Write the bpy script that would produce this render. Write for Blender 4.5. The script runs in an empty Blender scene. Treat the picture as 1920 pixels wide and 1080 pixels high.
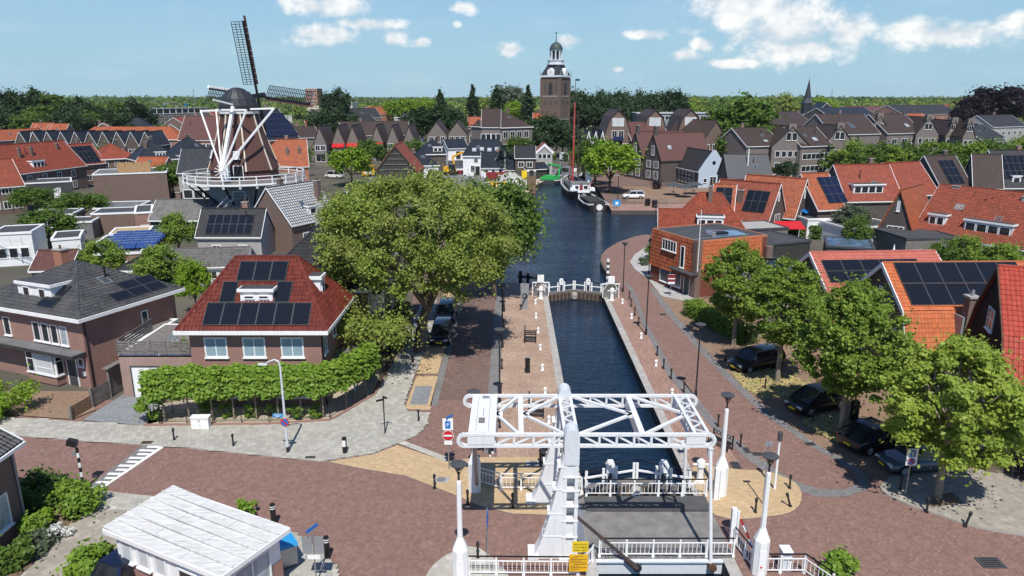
import bpy, math, random
import numpy as np
from mathutils import Vector, Matrix
from mathutils.geometry import tessellate_polygon
R = math.radians
SC = bpy.context.scene
COL = SC.collection
# ------------------------------------------------------------------ camera
CAMH = 21.0; FPX = 1333.0; PIT = math.atan(360 / FPX)
CP, SP = math.cos(PIT), math.sin(PIT)
cd = bpy.data.cameras.new('camera'); cam = bpy.data.objects.new('camera', cd); COL.objects.link(cam)
cam.location = (0, 0, CAMH); cam.rotation_euler = (math.pi / 2 - PIT, 0, 0)
cd.sensor_width = 36; cd.lens = FPX / 1920 * 36; cd.clip_start = 0.5; cd.clip_end = 20000
SC.camera = cam
# ------------------------------------------------------------------ light
SUN_EL, SUN_AZ = 57.0, 176.6          # azimuth clockwise from +Y: behind the camera
world = bpy.data.worlds.new('World'); SC.world = world; world.use_nodes = True
WN = world.node_tree.nodes; WL = world.node_tree.links; WN.clear()
sd = bpy.data.lights.new('sun', 'SUN'); so = bpy.data.objects.new('sun', sd); COL.objects.link(so)
sd.energy = 5.0; sd.angle = R(0.5); sd.color = (1.0, 0.96, 0.9)
_a, _e = R(SUN_AZ), R(SUN_EL)
sdir = Vector((math.sin(_a) * math.cos(_e), math.cos(_a) * math.cos(_e), math.sin(_e)))
so.rotation_euler = sdir.to_track_quat('Z', 'Y').to_euler(); so.location = (0, -50, 90)
SC.view_settings.view_transform = 'Standard'; SC.view_settings.look = 'None'
SC.view_settings.exposure = 0.08; SC.view_settings.gamma = 1.0; SC.view_settings.use_curve_mapping = False

def P(x, y, z=0.0):
 "point of the place at height z that stands at picture position x, y"
 u = (x - 960) / FPX; v = (540 - y) / FPX
 t = (CAMH - z) / (SP - v * CP)
 return (u * t, t * (CP + v * SP), z)
def at(x, y, Y):
 "point at distance Y that stands at picture position x, y"
 u = (x - 960) / FPX; v = (540 - y) / FPX
 t = Y / (CP + v * SP)
 return (u * t, Y, CAMH + t * (v * CP - SP))

def build_sky():
 def N(t, **k):
  n = WN.new(t)
  for a, b in k.items(): setattr(n, a, b)
  return n
 def math_(op, a, b=None, c=None, clamp=False):
  n = N('ShaderNodeMath', operation=op); n.use_clamp = clamp
  for i, q in enumerate((a, b, c)):
   if q is None: continue
   if isinstance(q, (int, float)): n.inputs[i].default_value = q
   else: WL.new(q, n.inputs[i])
  return n.outputs[0]
 sky = N('ShaderNodeTexSky', sky_type='NISHITA'); sky.sun_disc = False
 sky.sun_elevation = R(SUN_EL); sky.sun_rotation = R(SUN_AZ)
 sky.altitude = 0; sky.air_density = 1.0; sky.dust_density = 0.25; sky.ozone_density = 2.2
 bg = N('ShaderNodeBackground'); bg.inputs[1].default_value = 0.105
 tint = N('ShaderNodeMix', data_type='RGBA', blend_type='MULTIPLY'); tint.inputs[0].default_value = 1.0
 WL.new(sky.outputs[0], tint.inputs[6]); tint.inputs[7].default_value = (0.54, 0.79, 1.10, 1)
 WL.new(tint.outputs[2], bg.inputs[0])
 tc = N('ShaderNodeTexCoord'); sx = N('ShaderNodeSeparateXYZ'); WL.new(tc.outputs['Generated'], sx.inputs[0])
 az = math_('ARCTAN2', sx.outputs[0], sx.outputs[1]); el = math_('ARCSINE', sx.outputs[2])
 cv = N('ShaderNodeCombineXYZ'); WL.new(az, cv.inputs[0]); WL.new(el, cv.inputs[1])
 cs = N('ShaderNodeVectorMath', operation='MULTIPLY'); WL.new(cv.outputs[0], cs.inputs[0]); cs.inputs[1].default_value = (30, 36, 1)
 nz = N('ShaderNodeTexNoise'); nz.inputs['Scale'].default_value = 1.0; nz.inputs['Detail'].default_value = 7; nz.inputs['Roughness'].default_value = 0.58
 WL.new(cs.outputs[0], nz.inputs['Vector'])
 nv = math_('SUBTRACT', nz.outputs[0], 0.5)
 # cumulus of this sky: azimuth, elevation, half width, half height (degrees)
 blobs = [(612, 12, 84, 22), (606, 66, 68, 22), (690, 45, 66, 12), (740, 73, 27, 14), (790, 79, 22, 11), (870, 15, 28, 12), (856, 46, 10, 8),
             (955, 92, 30, 15), (1065, 78, 24, 14), (1212, 64, 44, 10), (1410, 5, 130, 62), (1470, 50, 110, 62), (1500, 92, 80, 26), (1318, 84, 22, 16), (1288, 104, 34, 13),
             (1590, 60, 48, 36), (1760, 66, 112, 24), (1720, 58, 60, 24), (1905, 42, 30, 15), (1160, 130, 16, 6), (1370, 120, 60, 9), (330, -60, 120, 40), (1000, -90, 140, 40)]
 acc = None
 for (px, py, rw, rh) in blobs:
  u = (px - 960) / FPX; v = (540 - py) / FPX; h = math.hypot(u, CP + v * SP)
  a0 = math.atan2(u, CP + v * SP); e0 = math.atan2(v * CP - SP, h)
  s = N('ShaderNodeVectorMath', operation='SUBTRACT'); WL.new(cv.outputs[0], s.inputs[0]); s.inputs[1].default_value = (a0, e0, 0)
  m = N('ShaderNodeVectorMath', operation='MULTIPLY'); WL.new(s.outputs[0], m.inputs[0]); m.inputs[1].default_value = (FPX * 0.93 / rw, FPX * 0.93 / rh, 0)
  l = N('ShaderNodeVectorMath', operation='LENGTH'); WL.new(m.outputs[0], l.inputs[0])
  q = math_('SUBTRACT', 1.15, l.outputs['Value'])
  acc = q if acc is None else math_('MAXIMUM', acc, q)
 # the same kind of cumulus scattered over the rest of the sky
 c2 = N('ShaderNodeVectorMath', operation='MULTIPLY'); WL.new(tc.outputs['Generated'], c2.inputs[0]); c2.inputs[1].default_value = (5, 5, 9)
 n2 = N('ShaderNodeTexNoise'); n2.inputs['Scale'].default_value = 1.0; n2.inputs['Detail'].default_value = 5; WL.new(c2.outputs[0], n2.inputs['Vector'])
 far = math_('MULTIPLY', math_('SUBTRACT', n2.outputs[0], 0.66), 5.0)
 front = math_('LESS_THAN', math_('ABSOLUTE', az), 0.85)
 far = math_('SUBTRACT', far, math_('MULTIPLY', front, 2.0))
 acc = math_('MAXIMUM', acc, math_('MINIMUM', far, 0.9))
 dens = math_('ADD', math_('MULTIPLY', acc, 1.35), math_('MULTIPLY', nv, 2.7))
 mr = N('ShaderNodeMapRange', interpolation_type='SMOOTHSTEP'); WL.new(dens, mr.inputs[0])
 mr.inputs[1].default_value = 0.15; mr.inputs[2].default_value = 1.15
 mask = math_('MULTIPLY', mr.outputs[0], 0.9)
 # thin veil low down, as over flat country in summer
 n3 = N('ShaderNodeTexNoise'); n3.inputs['Scale'].default_value = 1.0; n3.inputs['Detail'].default_value = 4
 c3 = N('ShaderNodeVectorMath', operation='MULTIPLY'); WL.new(cv.outputs[0], c3.inputs[0]); c3.inputs[1].default_value = (7, 30, 1); WL.new(c3.outputs[0], n3.inputs['Vector'])
 veil = math_('MULTIPLY', math_('SUBTRACT', n3.outputs[0], 0.47, clamp=True), 0.45)
 mask = math_('MAXIMUM', mask, veil)
 up = N('ShaderNodeMapRange'); WL.new(sx.outputs[2], up.inputs[0]); up.inputs[1].default_value = -0.01; up.inputs[2].default_value = 0.02
 mask = math_('MULTIPLY', mask, up.outputs[0])
 # cloud light: grey-cream underside, white top
 cr = N('ShaderNodeMapRange'); WL.new(nz.outputs[0], cr.inputs[0]); cr.inputs[1].default_value = 0.40; cr.inputs[2].default_value = 0.62
 cm = N('ShaderNodeMix', data_type='RGBA'); WL.new(cr.outputs[0], cm.inputs[0]); cm.inputs[6].default_value = (0.70, 0.75, 0.80, 1); cm.inputs[7].default_value = (1.02, 1.01, 0.98, 1)
 ab = N('ShaderNodeBackground'); ab.inputs[0].default_value = (0.37, 0.58, 0.70, 1); ab.inputs[1].default_value = 1.0
 am = N('ShaderNodeMapRange', interpolation_type='SMOOTHSTEP'); WL.new(sx.outputs[2], am.inputs[0]); am.inputs[1].default_value = 0.0; am.inputs[2].default_value = 0.34; am.inputs[3].default_value = 0.9; am.inputs[4].default_value = 0.0
 a2 = N('ShaderNodeMixShader'); WL.new(am.outputs[0], a2.inputs[0]); WL.new(bg.outputs[0], a2.inputs[1]); WL.new(ab.outputs[0], a2.inputs[2])
 bc = N('ShaderNodeBackground'); WL.new(cm.outputs[2], bc.inputs[0]); bc.inputs[1].default_value = 1.0
 mx = N('ShaderNodeMixShader'); WL.new(mask, mx.inputs[0]); WL.new(a2.outputs[0], mx.inputs[1]); WL.new(bc.outputs[0], mx.inputs[2])
 out = N('ShaderNodeOutputWorld'); WL.new(mx.outputs[0], out.inputs[0])
build_sky()

# ------------------------------------------------------------------ materials
M = {}
class NT:
 def __init__(s, name):
  s.m = bpy.data.materials.new(name); s.m.use_nodes = True
  s.n = s.m.node_tree.nodes; s.l = s.m.node_tree.links
  s.b = s.n['Principled BSDF']; s.out = s.n['Material Output']
 def N(s, t, **k):
  n = s.n.new(t)
  for a, b in k.items(): setattr(n, a, b)
  return n
 def put(s, sock, v):
  if isinstance(v, bpy.types.NodeSocket): s.l.new(v, sock)
  elif isinstance(v, tuple) and len(v) == 3 and sock.type == 'RGBA': sock.default_value = (*v, 1)
  else: sock.default_value = v
 def math(s, op, a, b=None, c=None, clamp=False):
  n = s.N('ShaderNodeMath', operation=op); n.use_clamp = clamp
  for i, q in enumerate((a, b, c)):
   if q is not None: s.put(n.inputs[i], q)
  return n.outputs[0]
 def vmath(s, op, a, b):
  n = s.N('ShaderNodeVectorMath', operation=op); s.put(n.inputs[0], a); s.put(n.inputs[1], b); return n.outputs[0]
 def mix(s, f, a, b, mode='MIX'):
  n = s.N('ShaderNodeMix', data_type='RGBA', blend_type=mode)
  s.put(n.inputs[0], f); s.put(n.inputs[6], a); s.put(n.inputs[7], b); return n.outputs[2]
 def noise(s, vec, scale, detail=3, rough=.55):
  n = s.N('ShaderNodeTexNoise'); n.inputs['Scale'].default_value = scale; n.inputs['Detail'].default_value = detail; n.inputs['Roughness'].default_value = rough
  if vec is not None: s.l.new(vec, n.inputs['Vector'])
  return n.outputs[0]
 def ramp(s, v, a, b, c=0.0, d=1.0):
  n = s.N('ShaderNodeMapRange'); s.put(n.inputs[0], v)
  for i, q in zip((1, 2, 3, 4), (a, b, c, d)): n.inputs[i].default_value = q
  return n.outputs[0]
 def uv(s): return s.N('ShaderNodeTexCoord').outputs['UV']
 def obj(s): return s.N('ShaderNodeTexCoord').outputs['Object']
 def bump(s, h, strength=.3, dist=.02):
  n = s.N('ShaderNodeBump'); n.inputs['Strength'].default_value = strength; n.inputs['Distance'].default_value = dist
  s.l.new(h, n.inputs['Height']); s.l.new(n.outputs[0], s.b.inputs['Normal'])
 def fin(s, col, rough=.6, metal=0., spec=.4):
  s.put(s.b.inputs['Base Color'], col); s.put(s.b.inputs['Roughness'], rough)
  s.b.inputs['Metallic'].default_value = metal; s.b.inputs['Specular IOR Level'].default_value = spec
  return s.m
def dk(c, f): return tuple(x * f for x in c)
def plain(name, col, rough=.55, metal=0., var=.12, scale=3., spec=.4, bump=0.):
 t = NT(name); v = t.obj()
 n = t.noise(v, scale, 4)
 c = t.mix(t.ramp(n, .3, .7), dk(col, 1 - var), dk(col, 1 + var))
 if bump: t.bump(n, bump, .02)
 M[name] = t.fin(c, rough, metal, spec); return M[name]
def brickwall(name, c1, c2, mortar=(.34, .31, .28), stain=.25):
 t = NT(name); v = t.uv()
 b = t.N('ShaderNodeTexBrick'); t.l.new(v, b.inputs['Vector'])
 b.inputs['Scale'].default_value = 1; b.inputs['Brick Width'].default_value = .22; b.inputs['Row Height'].default_value = .075
 b.inputs['Mortar Size'].default_value = .008; b.inputs['Mortar Smooth'].default_value = .3; b.inputs['Bias'].default_value = 0
 t.put(b.inputs['Color1'], c1); t.put(b.inputs['Color2'], c2); t.put(b.inputs['Mortar'], mortar)
 n = t.noise(v, .7, 5, .6)
 c = t.mix(t.ramp(n, .35, .75, 0, stain), b.outputs[0], dk(c1, .6))
 n2 = t.noise(v, 9, 2); c = t.mix(t.ramp(n2, .3, .7, 0, .35), c, dk(c2, 1.25))
 t.bump(b.outputs['Fac'], -.25, .01)
 M[name] = t.fin(c, .85, 0, .2); return M[name]
def paving(name, cols, joint, bw, bh, rot=0., offset=.5, stain=.35, dirt=None, mort=.006):
 t = NT(name); v = t.uv()
 mp = t.N('ShaderNodeMapping'); mp.inputs['Rotation'].default_value = (0, 0, R(rot)); t.l.new(v, mp.inputs[0]); vr = mp.outputs[0]
 b = t.N('ShaderNodeTexBrick'); t.l.new(vr, b.inputs['Vector']); b.offset = offset
 b.inputs['Scale'].default_value = 1; b.inputs['Brick Width'].default_value = bw; b.inputs['Row Height'].default_value = bh
 b.inputs['Mortar Size'].default_value = mort; b.inputs['Mortar Smooth'].default_value = .4; b.inputs['Bias'].default_value = 0
 t.put(b.inputs['Color1'], cols[0]); t.put(b.inputs['Color2'], cols[1]); t.put(b.inputs['Mortar'], joint)
 # each stone its own tone
 fl = t.vmath('FLOOR', t.vmath('DIVIDE', vr, (bw, bh, 1)), (0, 0, 0))
 wn = t.N('ShaderNodeTexWhiteNoise', noise_dimensions='2D'); t.l.new(fl, wn.inputs[0])
 c = t.mix(t.ramp(wn.outputs[0], .75, 1, 0, .5), b.outputs[0], dk(cols[1], 1.45))
 n = t.noise(v, .35, 6, .62); c = t.mix(t.ramp(n, .38, .72, 0, stain), c, dirt or dk(cols[0], .62))
 n2 = t.noise(v, 2.6, 4, .7); c = t.mix(t.ramp(n2, .45, .75, 0, .3), c, dk(cols[1], 1.3))
 t.bump(b.outputs['Fac'], -.35, .01)
 M[name] = t.fin(c, .85, 0, .2); return M[name]
def herring(name, cols, joint, s=.1, stain=.35, dirt=None):
 "herringbone of 1 x 2 stones, laid out on a grid of half stones"
 t = NT(name); v = t.uv()
 mp = t.N('ShaderNodeMapping'); mp.inputs['Rotation'].default_value = (0, 0, R(45)); mp.inputs['Scale'].default_value = (1 / s, 1 / s, 1); t.l.new(v, mp.inputs[0])
 q = t.N('ShaderNodeSeparateXYZ'); t.l.new(mp.outputs[0], q.inputs[0])
 fx = t.math('FLOOR', q.outputs[0]); fy = t.math('FLOOR', q.outputs[1])
 k = t.math('FLOORED_MODULO', t.math('SUBTRACT', fx, fy), 4.0)
 # k 0,1 -> lying stone starting at fx-k ; k 2,3 -> standing stone
 lying = t.math('LESS_THAN', k, 1.5)
 idx = t.math('SUBTRACT', fx, t.math('MULTIPLY', lying, k))
 k3 = t.math('SUBTRACT', 3.0, k)
 idy = t.math('SUBTRACT', fy, t.math('MULTIPLY', t.math('SUBTRACT', 1.0, lying), k3))
 cv = t.N('ShaderNodeCombineXYZ'); t.l.new(idx, cv.inputs[0]); t.l.new(idy, cv.inputs[1]); t.l.new(lying, cv.inputs[2])
 wn = t.N('ShaderNodeTexWhiteNoise', noise_dimensions='3D'); t.l.new(cv.outputs[0], wn.inputs[0])
 c = t.mix(wn.outputs[0], cols[0], cols[1])
 c = t.mix(t.ramp(wn.outputs[0], .93, 1, 0, .4), c, dk(cols[1], 1.4))
 # joints: distance to the stone's own edges
 lx = t.math('SUBTRACT', q.outputs[0], idx); ly = t.math('SUBTRACT', q.outputs[1], idy)
 wx = t.math('ADD', 1.0, lying); wy = t.math('SUBTRACT', 2.0, lying)
 dx = t.math('MINIMUM', lx, t.math('SUBTRACT', wx, lx)); dy = t.math('MINIMUM', ly, t.math('SUBTRACT', wy, ly))
 d = t.ramp(t.math('MINIMUM', dx, dy), .02, .12)
 c = t.mix(t.math('SUBTRACT', 1.0, d), c, joint)
 n = t.noise(v, .28, 6, .62); c = t.mix(t.ramp(n, .36, .72, 0, stain), c, dirt or dk(cols[0], .6))
 n2 = t.noise(v, 1.7, 5, .7); c = t.mix(t.ramp(n2, .48, .75, 0, .35), c, dk(cols[1], 1.25))
 t.bump(d, .4, .01)
 M[name] = t.fin(c, .85, 0, .2); return M[name]
def pantile(name, col, var=.25, tw=.25, th=.34, moss=None, gloss=.6, relief=True):
 t = NT(name); v = t.uv(); q = t.N('ShaderNodeSeparateXYZ'); t.l.new(v, q.inputs[0])
 uu = t.math('DIVIDE', q.outputs[0], tw); vv = t.math('DIVIDE', q.outputs[1], th)
 cv = t.N('ShaderNodeCombineXYZ'); t.l.new(t.math('FLOOR', uu), cv.inputs[0]); t.l.new(t.math('FLOOR', vv), cv.inputs[1])
 wn = t.N('ShaderNodeTexWhiteNoise', noise_dimensions='2D'); t.l.new(cv.outputs[0], wn.inputs[0])
 c = t.mix(wn.outputs[0], dk(col, 1 - var), dk(col, 1 + var))
 n = t.noise(v, .55, 5, .65); c = t.mix(t.ramp(n, .42, .72, 0, .55), c, moss or dk(col, .55))
 n2 = t.noise(v, 6, 3); c = t.mix(t.ramp(n2, .4, .75, 0, .3), c, dk(col, 1.35))
 if relief:
  w = t.math('SINE', t.math('MULTIPLY', uu, 2 * math.pi)); fr = t.math('FRACT', vv)
  h = t.math('ADD', t.math('MULTIPLY', w, .35), t.math('MULTIPLY', t.math('SUBTRACT', 1.0, fr), .8))
  t.bump(h, .9, .045)
 M[name] = t.fin(c, gloss, 0, .35); return M[name]
def leafmat(name, c1, c2, c3, tr=.42):
 t = NT(name)
 g = t.N('ShaderNodeNewGeometry'); c = t.mix(g.outputs['Random Per Island'], c1, c2)
 oi = t.N('ShaderNodeTexCoord').outputs['Object']; n = t.noise(oi, .35, 3)
 c = t.mix(t.ramp(n, .4, .65, 0, .6), c, c3)
 t.put(t.b.inputs['Base Color'], c); t.b.inputs['Roughness'].default_value = .5; t.b.inputs['Specular IOR Level'].default_value = .25
 tl = t.N('ShaderNodeBsdfTranslucent'); t.l.new(c, tl.inputs[0])
 mx = t.N('ShaderNodeMixShader'); mx.inputs[0].default_value = tr
 t.l.new(t.b.outputs[0], mx.inputs[1]); t.l.new(tl.outputs[0], mx.inputs[2]); t.l.new(mx.outputs[0], t.out.inputs[0])
 M[name] = t.m; return t.m
def solar(name, col, line, nx=.165, gloss=.12, lw=.012):
 t = NT(name); v = t.uv()
 b = t.N('ShaderNodeTexBrick'); t.l.new(v, b.inputs['Vector']); b.offset = 0
 b.inputs['Scale'].default_value = 1; b.inputs['Brick Width'].default_value = nx; b.inputs['Row Height'].default_value = nx; b.inputs['Mortar Size'].default_value = lw / 2
 t.put(b.inputs['Color1'], col); t.put(b.inputs['Color2'], dk(col, 1.2)); t.put(b.inputs['Mortar'], line)
 M[name] = t.fin(b.outputs[0], gloss, 0, .5); return t.m
def water(name):
 t = NT(name); v = t.obj()
 mp = t.N('ShaderNodeMapping'); mp.inputs['Scale'].default_value = (.55, 1.5, 1); t.l.new(v, mp.inputs[0])
 n = t.noise(mp.outputs[0], 1.3, 4, .6)
 n2 = t.noise(mp.outputs[0], .12, 2)
 h = t.math('MULTIPLY', n, t.ramp(n2, .35, .65, .45, 1.0))
 t.bump(h, .7, .25)
 t.b.inputs['IOR'].default_value = 1.333
 M[name] = t.fin((.006, .016, .032), .05, 0, .5); return t.m

# walls
brickwall('brick_red', (.235, .115, .085), (.30, .155, .12), (.36, .31, .28))
brickwall('brick_brown', (.13, .085, .068), (.175, .115, .09), (.22, .19, .17))
brickwall('brick_dark', (.075, .062, .055), (.10, .08, .07), (.13, .12, .11))
brickwall('brick_grey', (.15, .125, .11), (.19, .16, .145), (.24, .22, .2))
brickwall('brick_tower', (.115, .08, .062), (.165, .115, .085), (.17, .15, .13), .5)
brickwall('brick_orange', (.30, .115, .06), (.38, .15, .08), (.36, .3, .26))
plain('render_white', (.74, .74, .72), .7, var=.06, scale=1.2)
plain('render_grey', (.36, .345, .32), .8, var=.1, scale=1.0)
plain('render_pink', (.33, .225, .19), .85, var=.14, scale=.8)
plain('render_blue', (.42, .50, .57), .8, var=.06)
plain('render_brownred', (.16, .05, .03), .7, var=.05)
plain('white', (.80, .80, .78), .4, var=.05, scale=2)
def whitesteel():
 t = NT('white_steel'); mp = t.N('ShaderNodeMapping'); mp.inputs['Scale'].default_value = (5, 5, .7); t.l.new(t.obj(), mp.inputs[0]); n = t.noise(mp.outputs[0], 1.0, 5, .65); n2 = t.noise(t.obj(), 1.1, 4)
 c = t.mix(t.ramp(n, .52, .78, 0, .55), (.72, .73, .73), (.50, .45, .38)); c = t.mix(t.ramp(n2, .45, .7, 0, .4), c, (.58, .60, .60)); t.bump(n2, .08, .02); M['white_steel'] = t.fin(c, .38)
whitesteel()
plain('pale_steel', (.60, .63, .65), .4, var=.06)
def whiteroof():
 t = NT('white_roof'); mp = t.N('ShaderNodeMapping'); mp.inputs['Scale'].default_value = (1.2, 9, 1); mp.inputs['Rotation'].default_value = (0, 0, R(-25)); t.l.new(t.obj(), mp.inputs[0])
 n = t.noise(mp.outputs[0], 1.0, 6, .7); n2 = t.noise(t.obj(), .6, 4); c = t.mix(t.ramp(n, .42, .72), (.66, .66, .64), (.36, .34, .30)); c = t.mix(t.ramp(n2, .4, .7, 0, .5), c, (.58, .57, .54)); M['white_roof'] = t.fin(c, .6)
whiteroof()
plain('cream', (.62, .56, .44), .7, var=.06)
plain('black', (.012, .012, .013), .45, var=.2)
plain('black_wood', (.012, .012, .013), .85, var=.25, scale=5, spec=.12)
plain('iron', (.02, .02, .022), .5, var=.3, scale=6)
plain('rust', (.10, .05, .03), .8, var=.4, scale=5, bump=.3)
plain('steel', (.36, .37, .38), .35, .6, var=.08)
plain('zinc', (.30, .32, .33), .45, .3, var=.1, scale=1.2)
plain('grey_dark', (.06, .063, .067), .6, var=.15, scale=1.5)
plain('grey_mid', (.17, .17, .17), .7, var=.12)
plain('bitumen', (.055, .056, .058), .75, var=.25, scale=.7)
plain('bitumen_pale', (.14, .14, .138), .8, var=.2, scale=.7)
plain('asphalt', (.185, .175, .165), .85, var=.25, scale=1.3, bump=.2)
plain('asphalt_dark', (.08, .08, .08), .85, var=.15, scale=1.3)
plain('wood_grey', (.17, .155, .14), .8, var=.3, scale=4)
plain('wood_brown', (.17, .105, .065), .75, var=.3, scale=4)
plain('wood_new', (.40, .25, .12), .7, var=.2, scale=4)
plain('tar_boards', (.04, .038, .036), .75, var=.35, scale=3)
plain('bluegrey', (.20, .245, .285), .6, var=.1, scale=1.5)
plain('concrete', (.34, .33, .31), .85, var=.14, scale=2)
plain('stone_pale', (.36, .34, .31), .85, var=.2, scale=2, bump=.3)
plain('slate', (.028, .031, .037), .55, var=.3, scale=2)
plain('copper_green', (.045, .068, .062), .6, var=.2, scale=2)
plain('soil', (.17, .115, .075), .95, var=.25, scale=1.2, bump=.3)
plain('ground', (.08, .075, .06), .95, var=.25, scale=.15)
plain('sand', (.42, .36, .27), .95, var=.15, scale=.6, bump=.3)
plain('gravel_grey', (.36, .35, .33), .95, var=.15, scale=3, bump=.3)
plain('field', (.13, .16, .05), .95, var=.3, scale=.01)
plain('dry_grass', (.33, .27, .13), .95, var=.35, scale=1.6, bump=.4)
plain('red', (.50, .02, .025), .4, var=.05)
plain('dark_red', (.22, .02, .025), .5, var=.1)
plain('pole_red', (.40, .065, .055), .5, var=.15)
plain('yellow', (.72, .52, .02), .45, var=.06)
plain('machine_yellow', (.72, .36, .015), .45, var=.1)
plain('sign_orange', (.72, .40, .01), .5, var=.03)
plain('green', (.03, .36, .08), .45, var=.1)
plain('blue', (.015, .16, .52), .4, var=.06)
plain('sky_blue', (.03, .28, .58), .5, var=.06)
plain('navy', (.015, .025, .085), .55, var=.1)
plain('purple', (.09, .03, .26), .5, var=.1)
plain('tan', (.40, .31, .17), .8, var=.15)
plain('curtain', (.50, .52, .52), .8, var=.08)
plain('curtain_blue', (.26, .36, .40), .5, var=.08)
plain('skin', (.42, .25, .18), .6, var=.05)
plain('skin_dark', (.12, .06, .04), .6, var=.05)
plain('hair', (.015, .012, .01), .6, var=.2)
plain('cloth_white', (.74, .74, .72), .8, var=.05)
plain('cloth_blue', (.30, .36, .42), .8, var=.08)
plain('cloth_dark', (.02, .022, .03), .8, var=.1)
plain('cloth_beige', (.42, .36, .28), .8, var=.1)
plain('bark', (.12, .095, .07), .9, var=.35, scale=4, bump=.5)
plain('bark_pale', (.25, .21, .16), .9, var=.3, scale=4, bump=.5)
plain('sail_brown', (.05, .035, .03), .8, var=.25)
def glassmat(name, col, rough=.06, spec=.6):
 t = NT(name); n = t.noise(t.obj(), .9, 2)
 M[name] = t.fin(t.mix(t.ramp(n, .35, .65), dk(col, .6), dk(col, 1.5)), rough, 0, spec)
glassmat('glass', (.022, .026, .03)); glassmat('glass_blue', (.06, .085, .11), .05, .8); glassmat('glass_pale', (.32, .36, .38), .12)
glassmat('wet_roof', (.10, .16, .24), .04, 1.0); glassmat('pool', (.02, .25, .5), .1)
for nm, c in (('car_black', (.006, .006, .008)), ('car_grey', (.075, .095, .115)), ('car_navy', (.008, .014, .04)), ('car_white', (.75, .75, .75)), ('car_silver', (.32, .36, .40))):
 t = NT(nm); t.b.inputs['Coat Weight'].default_value = .6; t.b.inputs['Coat Roughness'].default_value = .03
 M[nm] = t.fin(c, .3, .3 if 'black' not in nm and 'white' not in nm else 0, .5)
plain('tyre', (.012, .012, .012), .8); plain('alloy', (.45, .46, .47), .3, .7); plain('lamp_glass', (.6, .6, .58), .15); plain('tail_red', (.3, .01, .01), .2)
# ground
herring('road_brick', ((.195, .112, .09), (.28, .17, .138)), (.12, .08, .066), .105, .4, (.16, .105, .088))
herring('road_dark', ((.155, .10, .082), (.23, .155, .125)), (.10, .07, .06), .105, .4)
paving('quay_brick', ((.33, .225, .165), (.44, .32, .235)), (.20, .15, .115), .21, .07, 90, .5, .6, (.20, .12, .09))
paving('quay_brick_red', ((.27, .16, .12), (.37, .235, .185)), (.16, .11, .09), .21, .07, 90, .5, .5, (.17, .10, .08))
paving('yellow_brick', ((.42, .295, .16), (.50, .365, .215)), (.30, .22, .13), .21, .07, 0, .5, .4, (.36, .27, .16))
paving('grey_slab', ((.36, .345, .30), (.44, .42, .365)), (.22, .21, .19), .3, .3, 4, .5, .5, (.33, .30, .25))
paving('old_slab', ((.27, .245, .205), (.35, .315, .26)), (.19, .17, .14), .3, .3, 35, .5, .6, (.22, .20, .165))
paving('dark_paver', ((.17, .18, .185), (.22, .23, .235)), (.12, .12, .12), .21, .105, 12, .5, .4, (.26, .27, .28))
paving('gutter', ((.16, .155, .15), (.21, .2, .195)), (.11, .1, .1), .21, .1, 0, .5, .4)
paving('brown_paver', ((.20, .125, .085), (.27, .17, .115)), (.14, .10, .07), .21, .07, 20, .5, .6, (.25, .20, .13))
paving('mosaic_paver', ((.33, .32, .30), (.46, .45, .43)), (.2, .19, .18), .3, .15, 45, .5, .5, (.25, .24, .22))
# roofs
pantile('tile_red', (.13, .028, .018), .3, moss=(.10, .028, .02), relief=False, gloss=.35)
pantile('tile_black', (.05, .05, .052), .3, moss=(.11, .105, .095), relief=False, gloss=.42)
pantile('tile_orange', (.46, .125, .045), .18, moss=(.40, .15, .06), relief=False)
pantile('tile_salmon', (.42, .12, .085), .12, moss=(.46, .19, .15), relief=False, gloss=.5)
pantile('tile_brightred', (.37, .062, .038), .12, moss=(.30, .05, .025), relief=False, gloss=.4)
pantile('roof_orange', (0.306, 0.081, 0.032), .28, moss=(0.187, 0.068, 0.038))
pantile('roof_red', (0.234, 0.051, 0.025), .25, moss=(0.133, 0.043, 0.027))
pantile('roof_brown', (0.052, 0.034, 0.028), .2, moss=(0.039, 0.029, 0.024))
pantile('roof_maroon', (0.109, 0.046, 0.038), .2, moss=(0.075, 0.039, 0.034))
pantile('roof_dark', (0.027, 0.027, 0.029), .25, moss=(0.039, 0.038, 0.036))
pantile('roof_grey', (.13, .125, .118), .25, moss=(.19, .18, .16))
pantile('roof_slate', (0.019, 0.023, 0.030), .3, moss=(0.030, 0.033, 0.037), gloss=.4)
pantile('roof_thatch', (.10, .088, .075), .25)
solar('solar_black', (.008, .009, .012), (.013, .014, .018)); solar('solar_blue', (.009, .013, .034), (.022, .028, .05), .8, .1, .02); solar('solar_rack', (.02, .05, .17), (.09, .13, .25), .16, .1, .008)
plain('zinc_dark', (.12, .13, .14), .45, .3)
def chequer():
 t = NT('roof_chequer'); c = t.N('ShaderNodeTexBrick'); t.l.new(t.uv(), c.inputs['Vector']); c.offset = 0; c.inputs['Scale'].default_value = 1
 c.inputs['Brick Width'].default_value = .42; c.inputs['Row Height'].default_value = .42; c.inputs['Mortar Size'].default_value = .07; c.inputs['Mortar Smooth'].default_value = .2
 t.put(c.inputs['Color1'], (.45, .45, .44)); t.put(c.inputs['Color2'], (.55, .55, .54)); t.put(c.inputs['Mortar'], (.04, .04, .045)); t.bump(c.outputs['Fac'], -.5, .03); M['roof_chequer'] = t.fin(c.outputs[0], .7)
chequer()
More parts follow.
